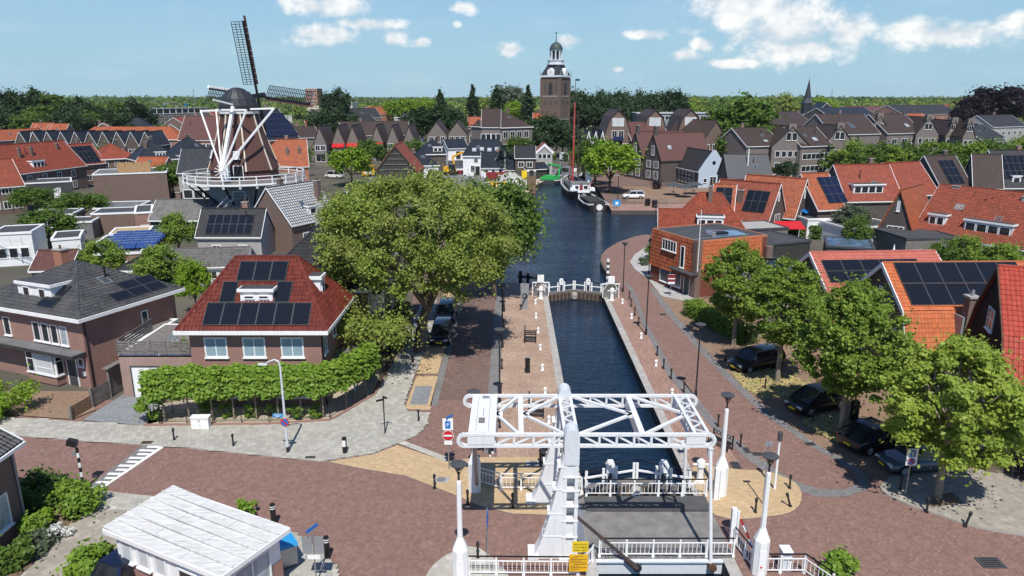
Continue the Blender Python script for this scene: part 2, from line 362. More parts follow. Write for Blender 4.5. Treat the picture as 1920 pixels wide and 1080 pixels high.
# leaves
leafmat('leaf_linden', (0.26, 0.36, 0.05), (0.42, 0.50, 0.085), (0.19, 0.29, 0.04))
leafmat('leaf_linden_mid', (0.17, 0.27, 0.04), (0.31, 0.41, 0.065), (0.13, 0.21, 0.03))
leafmat('leaf_olive', (0.18, 0.27, 0.04), (0.35, 0.41, 0.085), (0.25, 0.26, 0.075))
leafmat('leaf_bright', (0.199, 0.332, 0.025), (0.299, 0.432, 0.042), (0.142, 0.250, 0.020))
leafmat('leaf_mid', (0.091, 0.171, 0.029), (0.171, 0.262, 0.044), (0.070, 0.131, 0.024))
leafmat('leaf_dark', (0.028, 0.059, 0.018), (0.053, 0.090, 0.028), (0.022, 0.044, 0.016), .2)
leafmat('leaf_hedge', (0.166, 0.294, 0.034), (0.276, 0.404, 0.055), (0.110, 0.203, 0.024))
leafmat('leaf_far', (0.068, 0.115, 0.027), (0.121, 0.169, 0.041), (0.047, 0.081, 0.022), .2)
leafmat('leaf_yellow', (0.205, 0.268, 0.047), (0.300, 0.347, 0.071), (0.158, 0.205, 0.040), .3)
leafmat('leaf_copper', (0.014, 0.008, 0.012), (0.026, 0.014, 0.018), (0.010, 0.006, 0.009), .15)
leafmat('leaf_grey', (0.116, 0.155, 0.093), (0.186, 0.225, 0.139), (0.093, 0.124, 0.078))
leafmat('flower_white', (0.700, 0.700, 0.650), (0.800, 0.800, 0.780), (0.600, 0.620, 0.500))
water('water')
def slabmat():
 t = NT('slab'); g = t.N('ShaderNodeNewGeometry'); o = t.N('ShaderNodeObjectInfo'); f = t.math('FRACT', t.math('ADD', g.outputs['Random Per Island'], o.outputs['Random']))
 c = t.mix(f, (.32, .305, .265), (.44, .42, .365)); n = t.noise(t.N('ShaderNodeNewGeometry').outputs['Position'], .5, 5, .65); c = t.mix(t.ramp(n, .45, .7, 0, .5), c, (.30, .28, .24)); M['slab'] = t.fin(c, .9, 0, .2)
slabmat()
# ------------------------------------------------------------------ mesh helpers
Z = Vector((0, 0, 1))
def auto_uv(me, flip=False):
 n = len(me.loops)
 if not n: return
 co = np.empty(len(me.vertices) * 3, np.float32); me.vertices.foreach_get('co', co); co = co.reshape(-1, 3)
 vi = np.empty(n, np.int32); me.loops.foreach_get('vertex_index', vi)
 pn = np.empty(len(me.polygons) * 3, np.float32); me.polygons.foreach_get('normal', pn); pn = pn.reshape(-1, 3)
 lt = np.empty(len(me.polygons), np.int32); me.polygons.foreach_get('loop_total', lt)
 pn = np.repeat(pn, lt, axis=0); p = co[vi]
 t = np.stack([-pn[:, 1], pn[:, 0], np.zeros(n)], 1); L = np.linalg.norm(t, axis=1)
 fl = L < 0.12
 t[~fl] /= L[~fl][:, None]; t[fl] = (1, 0, 0)
 b = np.cross(pn, t); b[fl] = (0, 1, 0)
 uv = np.stack([(p * t).sum(1), (p * b).sum(1)], 1).astype(np.float32)
 l = me.uv_layers.new(name='uv'); l.data.foreach_set('uv', uv.ravel())
class MB:
 def __init__(s): s.v = []; s.f = []; s.m = []
 def add(s, vs, fs, mi=0):
  o = len(s.v); s.v += [tuple(q) for q in vs]; s.f += [tuple(i + o for i in f) for f in fs]; s.m += [mi] * len(fs); return s
 def poly(s, pts, mi=0): return s.add(pts, [tuple(range(len(pts)))], mi)
 def bb(s, x0, y0, z0, x1, y1, z1, mi=0):
  return s.add([(x0, y0, z0), (x1, y0, z0), (x1, y1, z0), (x0, y1, z0), (x0, y0, z1), (x1, y0, z1), (x1, y1, z1), (x0, y1, z1)],
                     [(0, 3, 2, 1), (4, 5, 6, 7), (0, 1, 5, 4), (1, 2, 6, 5), (2, 3, 7, 6), (3, 0, 4, 7)], mi)
 def box(s, c, d, rz=0, mi=0):
  hx, hy, hz = d[0] / 2, d[1] / 2, d[2] / 2; k = MB().bb(-hx, -hy, -hz, hx, hy, hz)
  m = Matrix.Translation(c) @ Matrix.Rotation(rz, 4, 'Z'); return s.add([m @ Vector(q) for q in k.v], k.f, mi)
 def bar(s, p, q, w, h=None, mi=0):
  p, q = Vector(p), Vector(q); d = (q - p); L = d.length
  if L < 1e-6: return s
  h = h or w; d /= L
  a = d.cross(Z)
  a = Vector((1, 0, 0)) if a.length < 1e-4 else a.normalized()
  b = a.cross(d); vs = []
  for e in (p, q):
   for i, j in ((-1, -1), (1, -1), (1, 1), (-1, 1)): vs.append(e + a * (i * w / 2) + b * (j * h / 2))
  return s.add(vs, [(0, 1, 2, 3), (7, 6, 5, 4), (0, 4, 5, 1), (1, 5, 6, 2), (2, 6, 7, 3), (3, 7, 4, 0)], mi)
 def cyl(s, p, q, r0, r1=None, n=8, mi=0, cap=True):
  r1 = r0 if r1 is None else r1; p, q = Vector(p), Vector(q); d = (q - p).normalized()
  a = d.orthogonal().normalized(); b = d.cross(a); vs = []
  for e, r in ((p, r0), (q, r1)):
   for i in range(n):
    t = 2 * math.pi * i / n; vs.append(e + a * (r * math.cos(t)) + b * (r * math.sin(t)))
  fs = [(i, (i + 1) % n, n + (i + 1) % n, n + i) for i in range(n)]
  if cap: fs += [tuple(range(n - 1, -1, -1)), tuple(range(n, 2 * n))]
  return s.add(vs, fs, mi)
 def tube(s, pts, r, n=6, mi=0, taper=None):
  for i in range(len(pts) - 1):
   r0 = r if taper is None else taper[i]; r1 = r if taper is None else taper[i + 1]
   s.cyl(pts[i], pts[i + 1], r0, r1, n, mi)
  return s
 def lathe(s, prof, n=12, c=(0, 0, 0), mi=0, sy=1., a0=0.):
  vs = []; fs = []
  for r, z in prof:
   for i in range(n):
    t = 2 * math.pi * i / n + a0; vs.append((c[0] + r * math.cos(t), c[1] + r * math.sin(t) * sy, c[2] + z))
  for k in range(len(prof) - 1):
   for i in range(n): fs.append((k * n + i, k * n + (i + 1) % n, (k + 1) * n + (i + 1) % n, (k + 1) * n + i))
  if prof[-1][0] > 1e-4: fs.append(tuple((len(prof) - 1) * n + i for i in range(n)))
  if prof[0][0] > 1e-4: fs.append(tuple(range(n - 1, -1, -1)))
  return s.add(vs, fs, mi)
 def prism(s, pts, z0, z1, mi=0, mt=None):
  n = len(pts); a = sum(pts[i][0] * pts[(i + 1) % n][1] - pts[(i + 1) % n][0] * pts[i][1] for i in range(n))
  if a < 0: pts = pts[::-1]
  vs = [(q[0], q[1], z0) for q in pts] + [(q[0], q[1], z1) for q in pts]
  s.add(vs, [(i, (i + 1) % n, n + (i + 1) % n, n + i) for i in range(n)] + [tuple(range(n - 1, -1, -1))], mi)
  return s.add([(q[0], q[1], z1) for q in pts], [tuple(range(n))], mi if mt is None else mt)
 def xprism(s, pts, y0, y1, mi=0):
  "outline in x, z pushed along y"
  n = len(pts); a = sum(pts[i][0] * pts[(i + 1) % n][1] - pts[(i + 1) % n][0] * pts[i][1] for i in range(n))
  if a < 0: pts = pts[::-1]
  vs = [(q[0], y0, q[1]) for q in pts] + [(q[0], y1, q[1]) for q in pts]
  return s.add(vs, [tuple(range(n)), tuple(range(2 * n - 1, n - 1, -1))] + [(i, n + i, n + (i + 1) % n, (i + 1) % n) for i in range(n)], mi)
 def yprism(s, pts, x0, x1, mi=0):
  "outline in y, z pushed along x"
  n = len(pts); a = sum(pts[i][0] * pts[(i + 1) % n][1] - pts[(i + 1) % n][0] * pts[i][1] for i in range(n))
  if a < 0: pts = pts[::-1]
  vs = [(x0, q[0], q[1]) for q in pts] + [(x1, q[0], q[1]) for q in pts]
  return s.add(vs, [tuple(range(n - 1, -1, -1)), tuple(range(n, 2 * n))] + [(i, (i + 1) % n, n + (i + 1) % n, n + i) for i in range(n)], mi)
 def slab(s, poly, th, mi=0):
  "plate under a planar polygon (counter-clockwise from its outer side)"
  p = [Vector(q) for q in poly]; n = (p[1] - p[0]).cross(p[2] - p[0]).normalized(); k = len(p)
  vs = p + [q - n * th for q in p]
  return s.add(vs, [tuple(range(k)), tuple(range(2 * k - 1, k - 1, -1))] + [(i, k + i, k + (i + 1) % k, (i + 1) % k) for i in range(k)], mi)
 def sphere(s, c, r, n=8, m=6, mi=0, sz=1.):
  return s.lathe([(max(r * math.sin(math.pi * i / m), 1e-5 if i in (0, m) else 0), -r * sz * math.cos(math.pi * i / m)) for i in range(m + 1)], n, c, mi)
 def mesh(s, name, mats, smooth=False):
  me = bpy.data.meshes.new(name); me.from_pydata(s.v, [], s.f)
  mats = mats if isinstance(mats, (list, tuple)) else [mats]
  for q in mats: me.materials.append(M[q])
  if len(mats) > 1: me.polygons.foreach_set('material_index', s.m)
  me.update(); auto_uv(me)
  if smooth: me.set_sharp_from_angle(angle=R(40))
  else: me.shade_flat()
  return me
 def build(s, name, mats, parent=None, smooth=False, loc=None, rz=0, label=None, kind=None):
  return link(name, s.mesh(name, mats, smooth), parent, loc, rz, label, kind)
def link(name, me, parent=None, loc=None, rz=0, label=None, kind=None):
 o = bpy.data.objects.new(name, me); COL.objects.link(o)
 if parent is not None: o.parent = parent
 if loc is not None: o.location = loc
 if rz: o.rotation_euler = (0, 0, rz)
 if label: o['label'] = label
 if kind: o['kind'] = kind
 return o
def tag(o, label, cat, group=None, kind=None):
 o['label'] = label; o['category'] = cat
 if group: o['group'] = group
 if kind: o['kind'] = kind
 return o
def thing(name, label, cat, loc=(0, 0, 0), rz=0, group=None):
 o = bpy.data.objects.new(name, None); COL.objects.link(o); o.empty_display_size = .2
 o.location = loc; o.rotation_euler = (0, 0, rz); return tag(o, label, cat, group)
def copy_tree(o, parent=None):
 c = o.copy(); COL.objects.link(c)
 if parent is not None: c.parent = parent
 for ch in o.children: copy_tree(ch, c)
 return c
def dup(o, loc, rz=0, label=None, group=None, s=None):
 c = copy_tree(o); c.location = loc; c.rotation_euler = (0, 0, rz)
 if label: c['label'] = label
 if group: c['group'] = group
 if s: c.scale = (s, s, s) if not isinstance(s, tuple) else s
 return c
CACHE = {}
def cached(key, fn):
 if key not in CACHE: CACHE[key] = fn()
 return CACHE[key]
def struct(name, mb, mats, smooth=False):
 o = mb.build(name, mats, None, smooth); o['kind'] = 'structure'; return o
def sheet(name, pts, mat, z, kerb=None):
 "flat area of ground given by its corners; with a kerb it stands up as a real step"
 mb = MB()
 if kerb: mb.prism([q[:2] for q in pts], -.05, z, 1, 0); return struct(name, mb, [mat, kerb])
 q = [Vector((p[0], p[1], z)) for p in pts]
 for t in tessellate_polygon([q]):
  a, b, c = (q[i] for i in t)
  if (b - a).cross(c - a).z < 0: b, c = c, b
  mb.poly([a, b, c])
 return struct(name, mb, mat)
def pxs(*l): return [P(*q) for q in l]
def smooth_line(pts, k=4):
 "rounded closed outline through the points (Catmull-Rom)"
 n = len(pts); out = []
 for i in range(n):
  p0, p1, p2, p3 = (Vector(pts[(i + j) % n][:2]) for j in (-1, 0, 1, 2))
  for s in range(k):
   t = s / k
   q = .5 * ((2 * p1) + (p2 - p0) * t + (2 * p0 - 5 * p1 + 4 * p2 - p3) * t * t + (3 * p1 - p0 - 3 * p2 + p3) * t ** 3)
   out.append((q.x, q.y))
 return out

# ------------------------------------------------------------------ windows (shared meshes)
def window(parent, loc, rz, w, h, nx=1, ny=1, frame='white', pane='glass', fw=.07, sill=True, name='window', tilt=0., label=None, transom=0.):
 w, h = round(w, 2), round(h, 2)
 def mk():
  f = MB(); t = .07
  for x0, x1, z0, z1 in ((0, w, 0, fw), (0, w, h - fw, h), (0, fw, fw, h - fw), (w - fw, w, fw, h - fw)): f.bb(x0 - w / 2, -t, z0, x1 - w / 2, .02, z1)
  for i in range(1, nx): x = -w / 2 + w * i / nx; f.bb(x - .035, -t + .012, fw, x + .035, .02, h - fw)
  for i in range(1, ny): z = h * i / ny; f.bb(-w / 2 + fw, -t + .016, z - .03, w / 2 - fw, .02, z + .03)
  if transom: f.bb(-w / 2 + fw, -t + .014, h * transom - .035, w / 2 - fw, .02, h * transom + .035)
  if sill: f.bb(-w / 2 - .06, -.14, -.07, w / 2 + .06, .02, -.003)
  g = MB().bb(-w / 2 + fw, -.03, fw, w / 2 - fw, .015, h - fw)
  return f.mesh('window', frame), g.mesh('pane', pane)
 fm, gm = cached(('win', w, h, nx, ny, frame, pane, fw, sill, transom), mk)
 o = link(name, fm, parent, loc, rz, label)
 if tilt: o.rotation_euler = (tilt, 0, rz)
 link('pane', gm, o)
 return o
def door(parent, loc, rz, w=.95, h=2.1, leaf='grey_dark', frame='white'):
 w, h = round(w, 2), round(h, 2)
 def mk():
  f = MB()
  for a in ((-w / 2 - .09, -.06, 0, -w / 2, .02, h + .09), (w / 2, -.06, 0, w / 2 + .09, .02, h + .09), (-w / 2, -.06, h, w / 2, .02, h + .09)): f.bb(*a)
  l = MB().bb(-w / 2, -.03, .02, w / 2, .02, h)
  l.bb(-w / 2 + .15, -.045, .2, w / 2 - .15, -.03, h * .42)
  hd = MB().bb(w / 2 - .14, -.09, 1.0, w / 2 - .08, -.03, 1.12)
  return f.mesh('door_frame', frame), l.mesh('door', leaf), hd.mesh('handle', 'steel')
 a, b, c = cached(('door', w, h, leaf, frame), mk)
 o = link('door', b, parent, loc, rz); link('frame', a, o); link('handle', c, o); return o
FACE = {'F': 0, 'R': math.pi / 2, 'B': math.pi, 'L': -math.pi / 2}

# ------------------------------------------------------------------ houses
class House:
 """house standing on its front line A-B (seen from outside, left to right), d deep.
 local axes: x along the front, y to the back, z up; the origin is A"""
 def __init__(s, name, label, A, B, d, eave, cat='house', group=None):
  A, B = Vector(A[:2]), Vector(B[:2]); s.w = (B - A).length; s.d = d; s.e = eave
  s.rz = math.atan2(B.y - A.y, B.x - A.x)
  s.o = thing(name, label, cat, (A.x, A.y, 0), s.rz, group); s.pl = {}; s.near = False
 def part(s, name, mb, mats, smooth=False, label=None, kind=None): return mb.build(name, mats, s.o, smooth, label=label, kind=kind)
 def walls(s, mat, plinth=None, gable_mat=None):
  s.wall_mat = mat; return s
 def roof(s, kind, rise, mat, wall, over=.35, th=.14, fascia='white', hipl=None, tiles=None, brk=None, gable=None, fw=.16, ridge_mat=None, gutter=True, split=.5):
  """kinds: gx ridge along the front, gy gable to the front, hip, flat, gamx / gamy broken (gambrel) roofs, shed"""
  w, d, e = s.w, s.d, s.e; o = over; top = e + rise; wb = MB(); rb = MB(); fb = MB(); gb = MB()
  s.kind = kind; pl = s.pl
  def plane(n, pts): pl[n] = [Vector(q) for q in pts]; rb.slab(pts, th)
  if kind == 'flat':
   wb.bb(0, 0, 0, w, d, e); rb.bb(.2, .2, e, w - .2, d - .2, e + .06)
   for a in ((-o, -o, w + o, .2), (-o, d - .2, w + o, d + o), (-o, .2, .2, d - .2), (w - .2, .2, w + o, d - .2)): fb.bb(a[0], a[1], e - .12, a[2], a[3], e + rise)
   pl['T'] = [Vector(q) for q in ((0, 0, e + .06), (w, 0, e + .06), (w, d, e + .06), (0, d, e + .06))]
  elif kind in ('gx', 'shed'):
   yr = d * split if kind == 'gx' else d + o; k = rise / (yr if kind == 'gx' else d)
   kb = rise / max(d - yr, .01)
   ze = e - o * k; g = .18
   if kind == 'gx':
    wb.yprism([(0, 0), (d, 0), (d, e), (yr, top), (0, e)], 0, w)
    plane('F', [(-g, -o, ze + .1), (w + g, -o, ze + .1), (w + g, yr, top + .1), (-g, yr, top + .1)])
    plane('B', [(w + g, d + o, e - o * kb + .1), (-g, d + o, e - o * kb + .1), (-g, yr, top + .1), (w + g, yr, top + .1)])
    rb.bar((-g, yr, top + .12), (w + g, yr, top + .12), .26, .14)
    for x in (-g - .04, w + g - .02):
     fb.yprism([(-o, ze + .14), (yr, top + .14), (yr, top + .14 - fw * 1.5), (-o, ze + .14 - fw * 1.5)], x, x + .06)
     fb.yprism([(d + o, e - o * kb + .14), (yr, top + .14), (yr, top + .14 - fw * 1.5), (d + o, e - o * kb + .14 - fw * 1.5)], x, x + .06)
    if gutter:
     fb.bb(-g, -o - .13, ze - .1, w + g, -o, ze + .06); fb.bb(-g, d + o, e - o * kb - .1, w + g, d + o + .13, e - o * kb + .06)
   else:
    wb.yprism([(0, 0), (d, 0), (d, top), (0, e)], 0, w)
    plane('F', [(-g, -o, ze + .1), (w + g, -o, ze + .1), (w + g, yr, e + yr * k + .1), (-g, yr, e + yr * k + .1)])
    fb.bb(-g, -o - .12, ze - .1, w + g, -o, ze + .08)
  elif kind == 'gy':
   xr = w * split; kl = rise / xr; kr = rise / (w - xr); g = .2
   wb.xprism([(0, 0), (w, 0), (w, e), (xr, top), (0, e)], 0, d)
   zl = e - o * kl + .1; zr = e - o * kr + .1
   plane('L', [(-o, d + g, zl), (-o, -g, zl), (xr, -g, top + .1), (xr, d + g, top + .1)])
   plane('R', [(w + o, -g, zr), (w + o, d + g, zr), (xr, d + g, top + .1), (xr, -g, top + .1)])
   rb.bar((xr, -g, top + .12), (xr, d + g, top + .12), .26, .14)
   for y in (-g - .04, d + g - .02):
    fb.xprism([(-o, zl + .04), (xr, top + .14), (xr, top + .14 - fw * 1.6), (-o, zl + .04 - fw * 1.6)], y, y + .06)
    fb.xprism([(w + o, zr + .04), (xr, top + .14), (xr, top + .14 - fw * 1.6), (w + o, zr + .04 - fw * 1.6)], y, y + .06)
   if gutter:
    fb.bb(-o - .13, -g, zl - .2, -o, d + g, zl - .04); fb.bb(w + o, -g, zr - .2, w + o + .13, d + g, zr - .04)
  elif kind == 'hip':
   wb.bb(0, 0, 0, w, d, e)
   hl = hipl if hipl is not None else min(w, d) / 2
   if w >= d: r0, r1 = Vector((hl, d / 2, top)), Vector((w - hl, d / 2, top))
   else: r0, r1 = Vector((w / 2, hl, top)), Vector((w / 2, d - hl, top))
   c = [Vector(q) for q in ((-o, -o, e), (w + o, -o, e), (w + o, d + o, e), (-o, d + o, e))]
   if w >= d: ps = dict(F=[c[0], c[1], r1, r0], R=[c[1], c[2], r1], B=[c[2], c[3], r0, r1], L=[c[3], c[0], r0])
   else: ps = dict(F=[c[0], c[1], r0], R=[c[1], c[2], r1, r0], B=[c[2], c[3], r1], L=[c[3], c[0], r0, r1])
   for n, q in ps.items(): plane(n, [x + Vector((0, 0, .1)) for x in q])
   u = Vector((0, 0, .12))
   for a, b in ((c[0], r0), (c[1], r1 if w >= d else r0), (c[2], r1), (c[3], r0 if w >= d else r1), (r0, r1)): rb.bar(a + u, b + u, .24, .13)
   for a in ((-o - .12, -o - .12, w + o + .12, -o), (-o - .12, d + o, w + o + .12, d + o + .12), (-o - .12, -o, -o, d + o), (w + o, -o, w + o + .12, d + o)): fb.bb(a[0], a[1], e - .16, a[2], a[3], e + .1)
   fb.bb(-o, -o, e - .15, w + o, d + o, e - .08)
  elif kind in ('gamx', 'gamy'):
   bx, bz = brk      # horizontal inset of the break and its height over the eave
   g = .2; zb = e + bz
   if kind == 'gamy':
    wb.xprism([(0, 0), (w, 0), (w, e), (w - bx, zb), (w / 2, top), (bx, zb), (0, e)], 0, d)
    k = bz / bx
    prof = [(-o, e - o * k * .6), (bx, zb), (w / 2, top)]
    for sgn, nm in ((0, 'L'), (1, 'R')):
     f = (lambda x: w - x) if sgn else (lambda x: x)
     for j in (0, 1):
      a, b = prof[j], prof[j + 1]
      q = [(f(a[0]), d + g, a[1] + .1), (f(a[0]), -g, a[1] + .1), (f(b[0]), -g, b[1] + .1), (f(b[0]), d + g, b[1] + .1)]
      if sgn: q = [q[1], q[0], q[3], q[2]]
      plane(nm + str(j + 1), q)
      for y in (-g - .06, d + g - .02): fb.xprism([(f(a[0]), a[1] + .15), (f(b[0]), b[1] + .15), (f(b[0]), b[1] + .15 - fw * 1.5), (f(a[0]), a[1] + .15 - fw * 1.5)], y, y + .08)
     x = f(-o - .12); fb.bb(min(x, f(-o)), -g, prof[0][1] - .12, max(x, f(-o)), d + g, prof[0][1] + .05)
    rb.bar((w / 2, -g, top + .12), (w / 2, d + g, top + .12), .26, .14)
   else:
    wb.yprism([(0, 0), (d, 0), (d, e), (d - bx, zb), (d / 2, top), (bx, zb), (0, e)], 0, w)
    k = bz / bx; prof = [(-o, e - o * k * .6), (bx, zb), (d / 2, top)]
    for sgn, nm in ((0, 'F'), (1, 'B')):
     f = (lambda x: d - x) if sgn else (lambda x: x)
     for j in (0, 1):
      a, b = prof[j], prof[j + 1]
      q = [(-g, f(a[0]), a[1] + .1), (w + g, f(a[0]), a[1] + .1), (w + g, f(b[0]), b[1] + .1), (-g, f(b[0]), b[1] + .1)]
      if sgn: q = [q[1], q[0], q[3], q[2]]
      plane(nm + str(j + 1), q)
      for x in (-g - .06, w + g - .02): fb.yprism([(f(a[0]), a[1] + .15), (f(b[0]), b[1] + .15), (f(b[0]), b[1] + .15 - fw * 1.5), (f(a[0]), a[1] + .15 - fw * 1.5)], x, x + .08)
     y = f(-o - .12); fb.bb(-g, min(y, f(-o)), prof[0][1] - .12, w + g, max(y, f(-o)), prof[0][1] + .05)
    rb.bar((-g, d / 2, top + .12), (w + g, d / 2, top + .12), .26, .14)
  s.part('wall', wb, wall)
  s.roof_obj = s.part('roof', rb, mat); s.roof_th = th
  if fb.v: s.part('gutter_board', fb, fascia)
  if tiles:
   for n, q in pl.items():
    if n in tiles: tile_plane(s.o, q, mat)
  return s
 def win(s, face, u, z, w, h, nx=1, ny=1, **k):
  if k.pop('off', None): return
  loc = {'F': (u, 0, z), 'R': (s.w, u, z), 'B': (s.w - u, s.d, z), 'L': (0, u, z)}[face]
  return window(s.o, loc, FACE[face], w, h, nx, ny, **k)
 def wins(s, face, us, zs, w, h, nx=1, ny=1, **k):
  for z in zs:
   for u in us: s.win(face, u, z, w, h, nx, ny, **k)
 def door(s, face, u, w=.95, h=2.1, leaf='grey_dark', z=.02):
  loc = {'F': (u, 0, z), 'R': (s.w, u, z), 'B': (s.w - u, s.d, z), 'L': (0, u, z)}[face]
  return door(s.o, loc, FACE[face], w, h, leaf)
 def frame(s, n):
  q = s.pl[n]; o = q[0]; u = (q[1] - q[0]).normalized(); nrm = (q[1] - q[0]).cross(q[2] - q[0]).normalized(); v = nrm.cross(u); return o, u, v, nrm
 def panels(s, n, u0, v0, nu, nv, pw=1.0, ph=1.65, mat='solar_black', gap=.02, name='solar_panel', skip=()):
  o, u, v, nr = s.frame(n); key = ('pan', round(pw, 2), round(ph, 2), mat)
  def mk():
   b = MB().bb(0, 0, 0, pw, ph, .04); f = MB()
   for a in ((0, 0, pw, .03), (0, ph - .03, pw, ph), (0, .03, .03, ph - .03), (pw - .03, .03, pw, ph - .03)): f.bb(a[0], a[1], -.002, a[2], a[3], .046)
   return b.mesh('solar_panel', mat), f.mesh('panel_frame', 'steel' if 'rack' in mat else 'grey_dark')
  pm, fm = cached(key, mk)
  rot = Matrix((u, v, nr)).transposed().to_4x4()
  for j in range(nv):
   for i in range(nu):
    if (i, j) in skip: continue
    p = link(name, pm, s.o); p.matrix_local = Matrix.Translation(o + u * (u0 + i * (pw + gap)) + v * (v0 + j * (ph + gap)) + nr * .1) @ rot
    link('panel_frame', fm, p)
 def skylight(s, n, u0, v0, w=.8, h=1.1, pane='glass_blue', frame='grey_mid'):
  o, u, v, nr = s.frame(n)
  def mk():
   f = MB(); k = .09
   for a in ((0, 0, w, k), (0, h - k, w, h), (0, k, k, h - k), (w - k, k, w, h - k)): f.bb(a[0], a[1], -.05, a[2], a[3], .1)
   return f.mesh('skylight', frame), MB().bb(.08, .08, -.04, w - .08, h - .08, .07).mesh('pane', pane)
  f, g = cached(('sky', w, h, pane, frame), mk)
  p = link('skylight', f, s.o); p.matrix_local = Matrix.Translation(o + u * u0 + v * v0) @ Matrix((u, v, nr)).transposed().to_4x4(); link('pane', g, p)
 def chimney(s, x, y, z0, z1, w=.6, d=.6, mat='brick_brown', pots=2, cap='concrete'):
  c = s.part('chimney', MB().bb(x - w / 2, y - d / 2, z0, x + w / 2, y + d / 2, z1), mat)
  MB().bb(x - w / 2 - .06, y - d / 2 - .06, z1, x + w / 2 + .06, y + d / 2 + .06, z1 + .1).build('chimney_cap', cap, c)
  p = MB()
  for i in range(pots): p.cyl((x + (i - (pots - 1) / 2) * .28, y, z1 + .1), (x + (i - (pots - 1) / 2) * .28, y, z1 + .4), .09, .07, 8)
  if pots: p.build('chimney_pot', 'rust', c, True)
 def pipe(s, x, y, z0, z1, r=.07, mat='black'):
  s.part('vent_pipe', MB().cyl((x, y, z0), (x, y, z1), r, r, 8).cyl((x, y, z1), (x, y, z1 + .12), r * 1.6, r * 1.3, 8), mat, True)
 def dormer(s, face, u, z0, w, h, depth, out=0., roofm='bitumen', wall='white', nwin=2, ny=1, rh=.22, ww=None, wh=None, over=.15, pane='glass', y=0., cheek='white'):
  """flat-roofed box dormer: its front stands y inside the facade plane, the box runs depth into the roof"""
  base = {'F': (u, y, z0), 'R': (s.w - y, u, z0), 'B': (s.w - u, s.d - y, z0), 'L': (y, u, z0)}[face]
  r = bpy.data.objects.new('dormer', None)
  b = MB().bb(-w / 2, 0, 0, w / 2, depth, h)
  r = b.build('dormer', cheek, s.o, loc=base, rz=FACE[face])
  MB().bb(-w / 2 - over, -over, h, w / 2 + over, depth, h + rh).build('fascia', wall, r)
  MB().bb(-w / 2 - over + .12, -over + .12, h + rh, w / 2 + over - .12, depth - .05, h + rh + .03).build('dormer_roof', roofm, r)
  ww = ww or (w - .3) / nwin - .08; wh = wh or h - .35
  for i in range(nwin):
   window(r, ((i - (nwin - 1) / 2) * (w - .2) / nwin, -.005, (h - wh) / 2), 0, ww, wh, 1, ny, pane=pane, sill=False)
  return r
def tile_plane(parent, q, mat, tw=.25, th=.34, amp=.055, lift=.05):
 "wavy tile courses laid over one roof plane, clipped by its outline"
 o = q[0]; u = (q[1] - q[0]).normalized(); nr = (q[1] - q[0]).cross(q[2] - q[0]).normalized(); v = nr.cross(u)
 p2 = [((p - o).dot(u), (p - o).dot(v)) for p in q]; vmax = max(p[1] for p in p2)
 def span(t):
  xs = []
  for i in range(len(p2)):
   a, b = p2[i], p2[(i + 1) % len(p2)]
   if (a[1] - t) * (b[1] - t) <= 0 and abs(a[1] - b[1]) > 1e-6: xs.append(a[0] + (b[0] - a[0]) * (t - a[1]) / (b[1] - a[1]))
  return (min(xs), max(xs)) if len(xs) > 1 else None
 V = []; F = []; UV = []
 rng = random.Random(int(abs(o.x * 100 + o.y * 37 + vmax * 1000)))
 nrow = int(vmax / th)
 S = 4
 prof = [0, .75, 1.0, .35]
 for r in range(nrow + 1):
  v0 = r * th; v1 = min(v0 + th * 1.08, vmax)
  if v0 > vmax - .06: break
  sp = span(min((v0 + v1) / 2, vmax - .01))
  if not sp: continue
  i0 = math.ceil(sp[0] / tw - .3); i1 = math.floor(sp[1] / tw + .3)
  for i in range(i0, i1):
   dj = rng.uniform(-.008, .008); dh = rng.uniform(0, .012)
   b = len(V)
   for k in range(S + 1):
    x = (i + k / S) * tw; h = prof[k % S] * amp + dh
    pl = o + u * x + nr * (h + lift); ph = o + u * x + nr * (h + .012)
    V.append(pl + v * (v0 + dj)); V.append(ph + v * v1); V.append(pl + v * (v0 + dj) - nr * .035)
   for k in range(S):
    a = b + k * 3
    F.append((a, a + 3, a + 4, a + 1)); F.append((a + 2, a + 5, a + 3, a))
 me = bpy.data.meshes.new('roof_tiles'); me.from_pydata(V, [], F); me.materials.append(M[mat]); me.update(); auto_uv(me)
 # per-tile tone needs the tile's own place on the slope
 l = me.uv_layers[0].data; uv = np.empty(len(me.loops) * 2, np.float32)
 co = np.array([tuple(x) for x in V], np.float32); vi = np.empty(len(me.loops), np.int32); me.loops.foreach_get('vertex_index', vi)
 d = co[vi] - np.array(o, np.float32)
 uv[0::2] = d @ np.array(u, np.float32); uv[1::2] = d @ np.array(v, np.float32)
 uv = uv.reshape(-1, 8); c = uv.reshape(-1, 4, 2).mean(1, keepdims=True); uv = (uv.reshape(-1, 4, 2) - c) * .9 + c
 l.foreach_set('uv', uv.ravel())
 return link('roof_tiles', me, parent, kind='stuff')

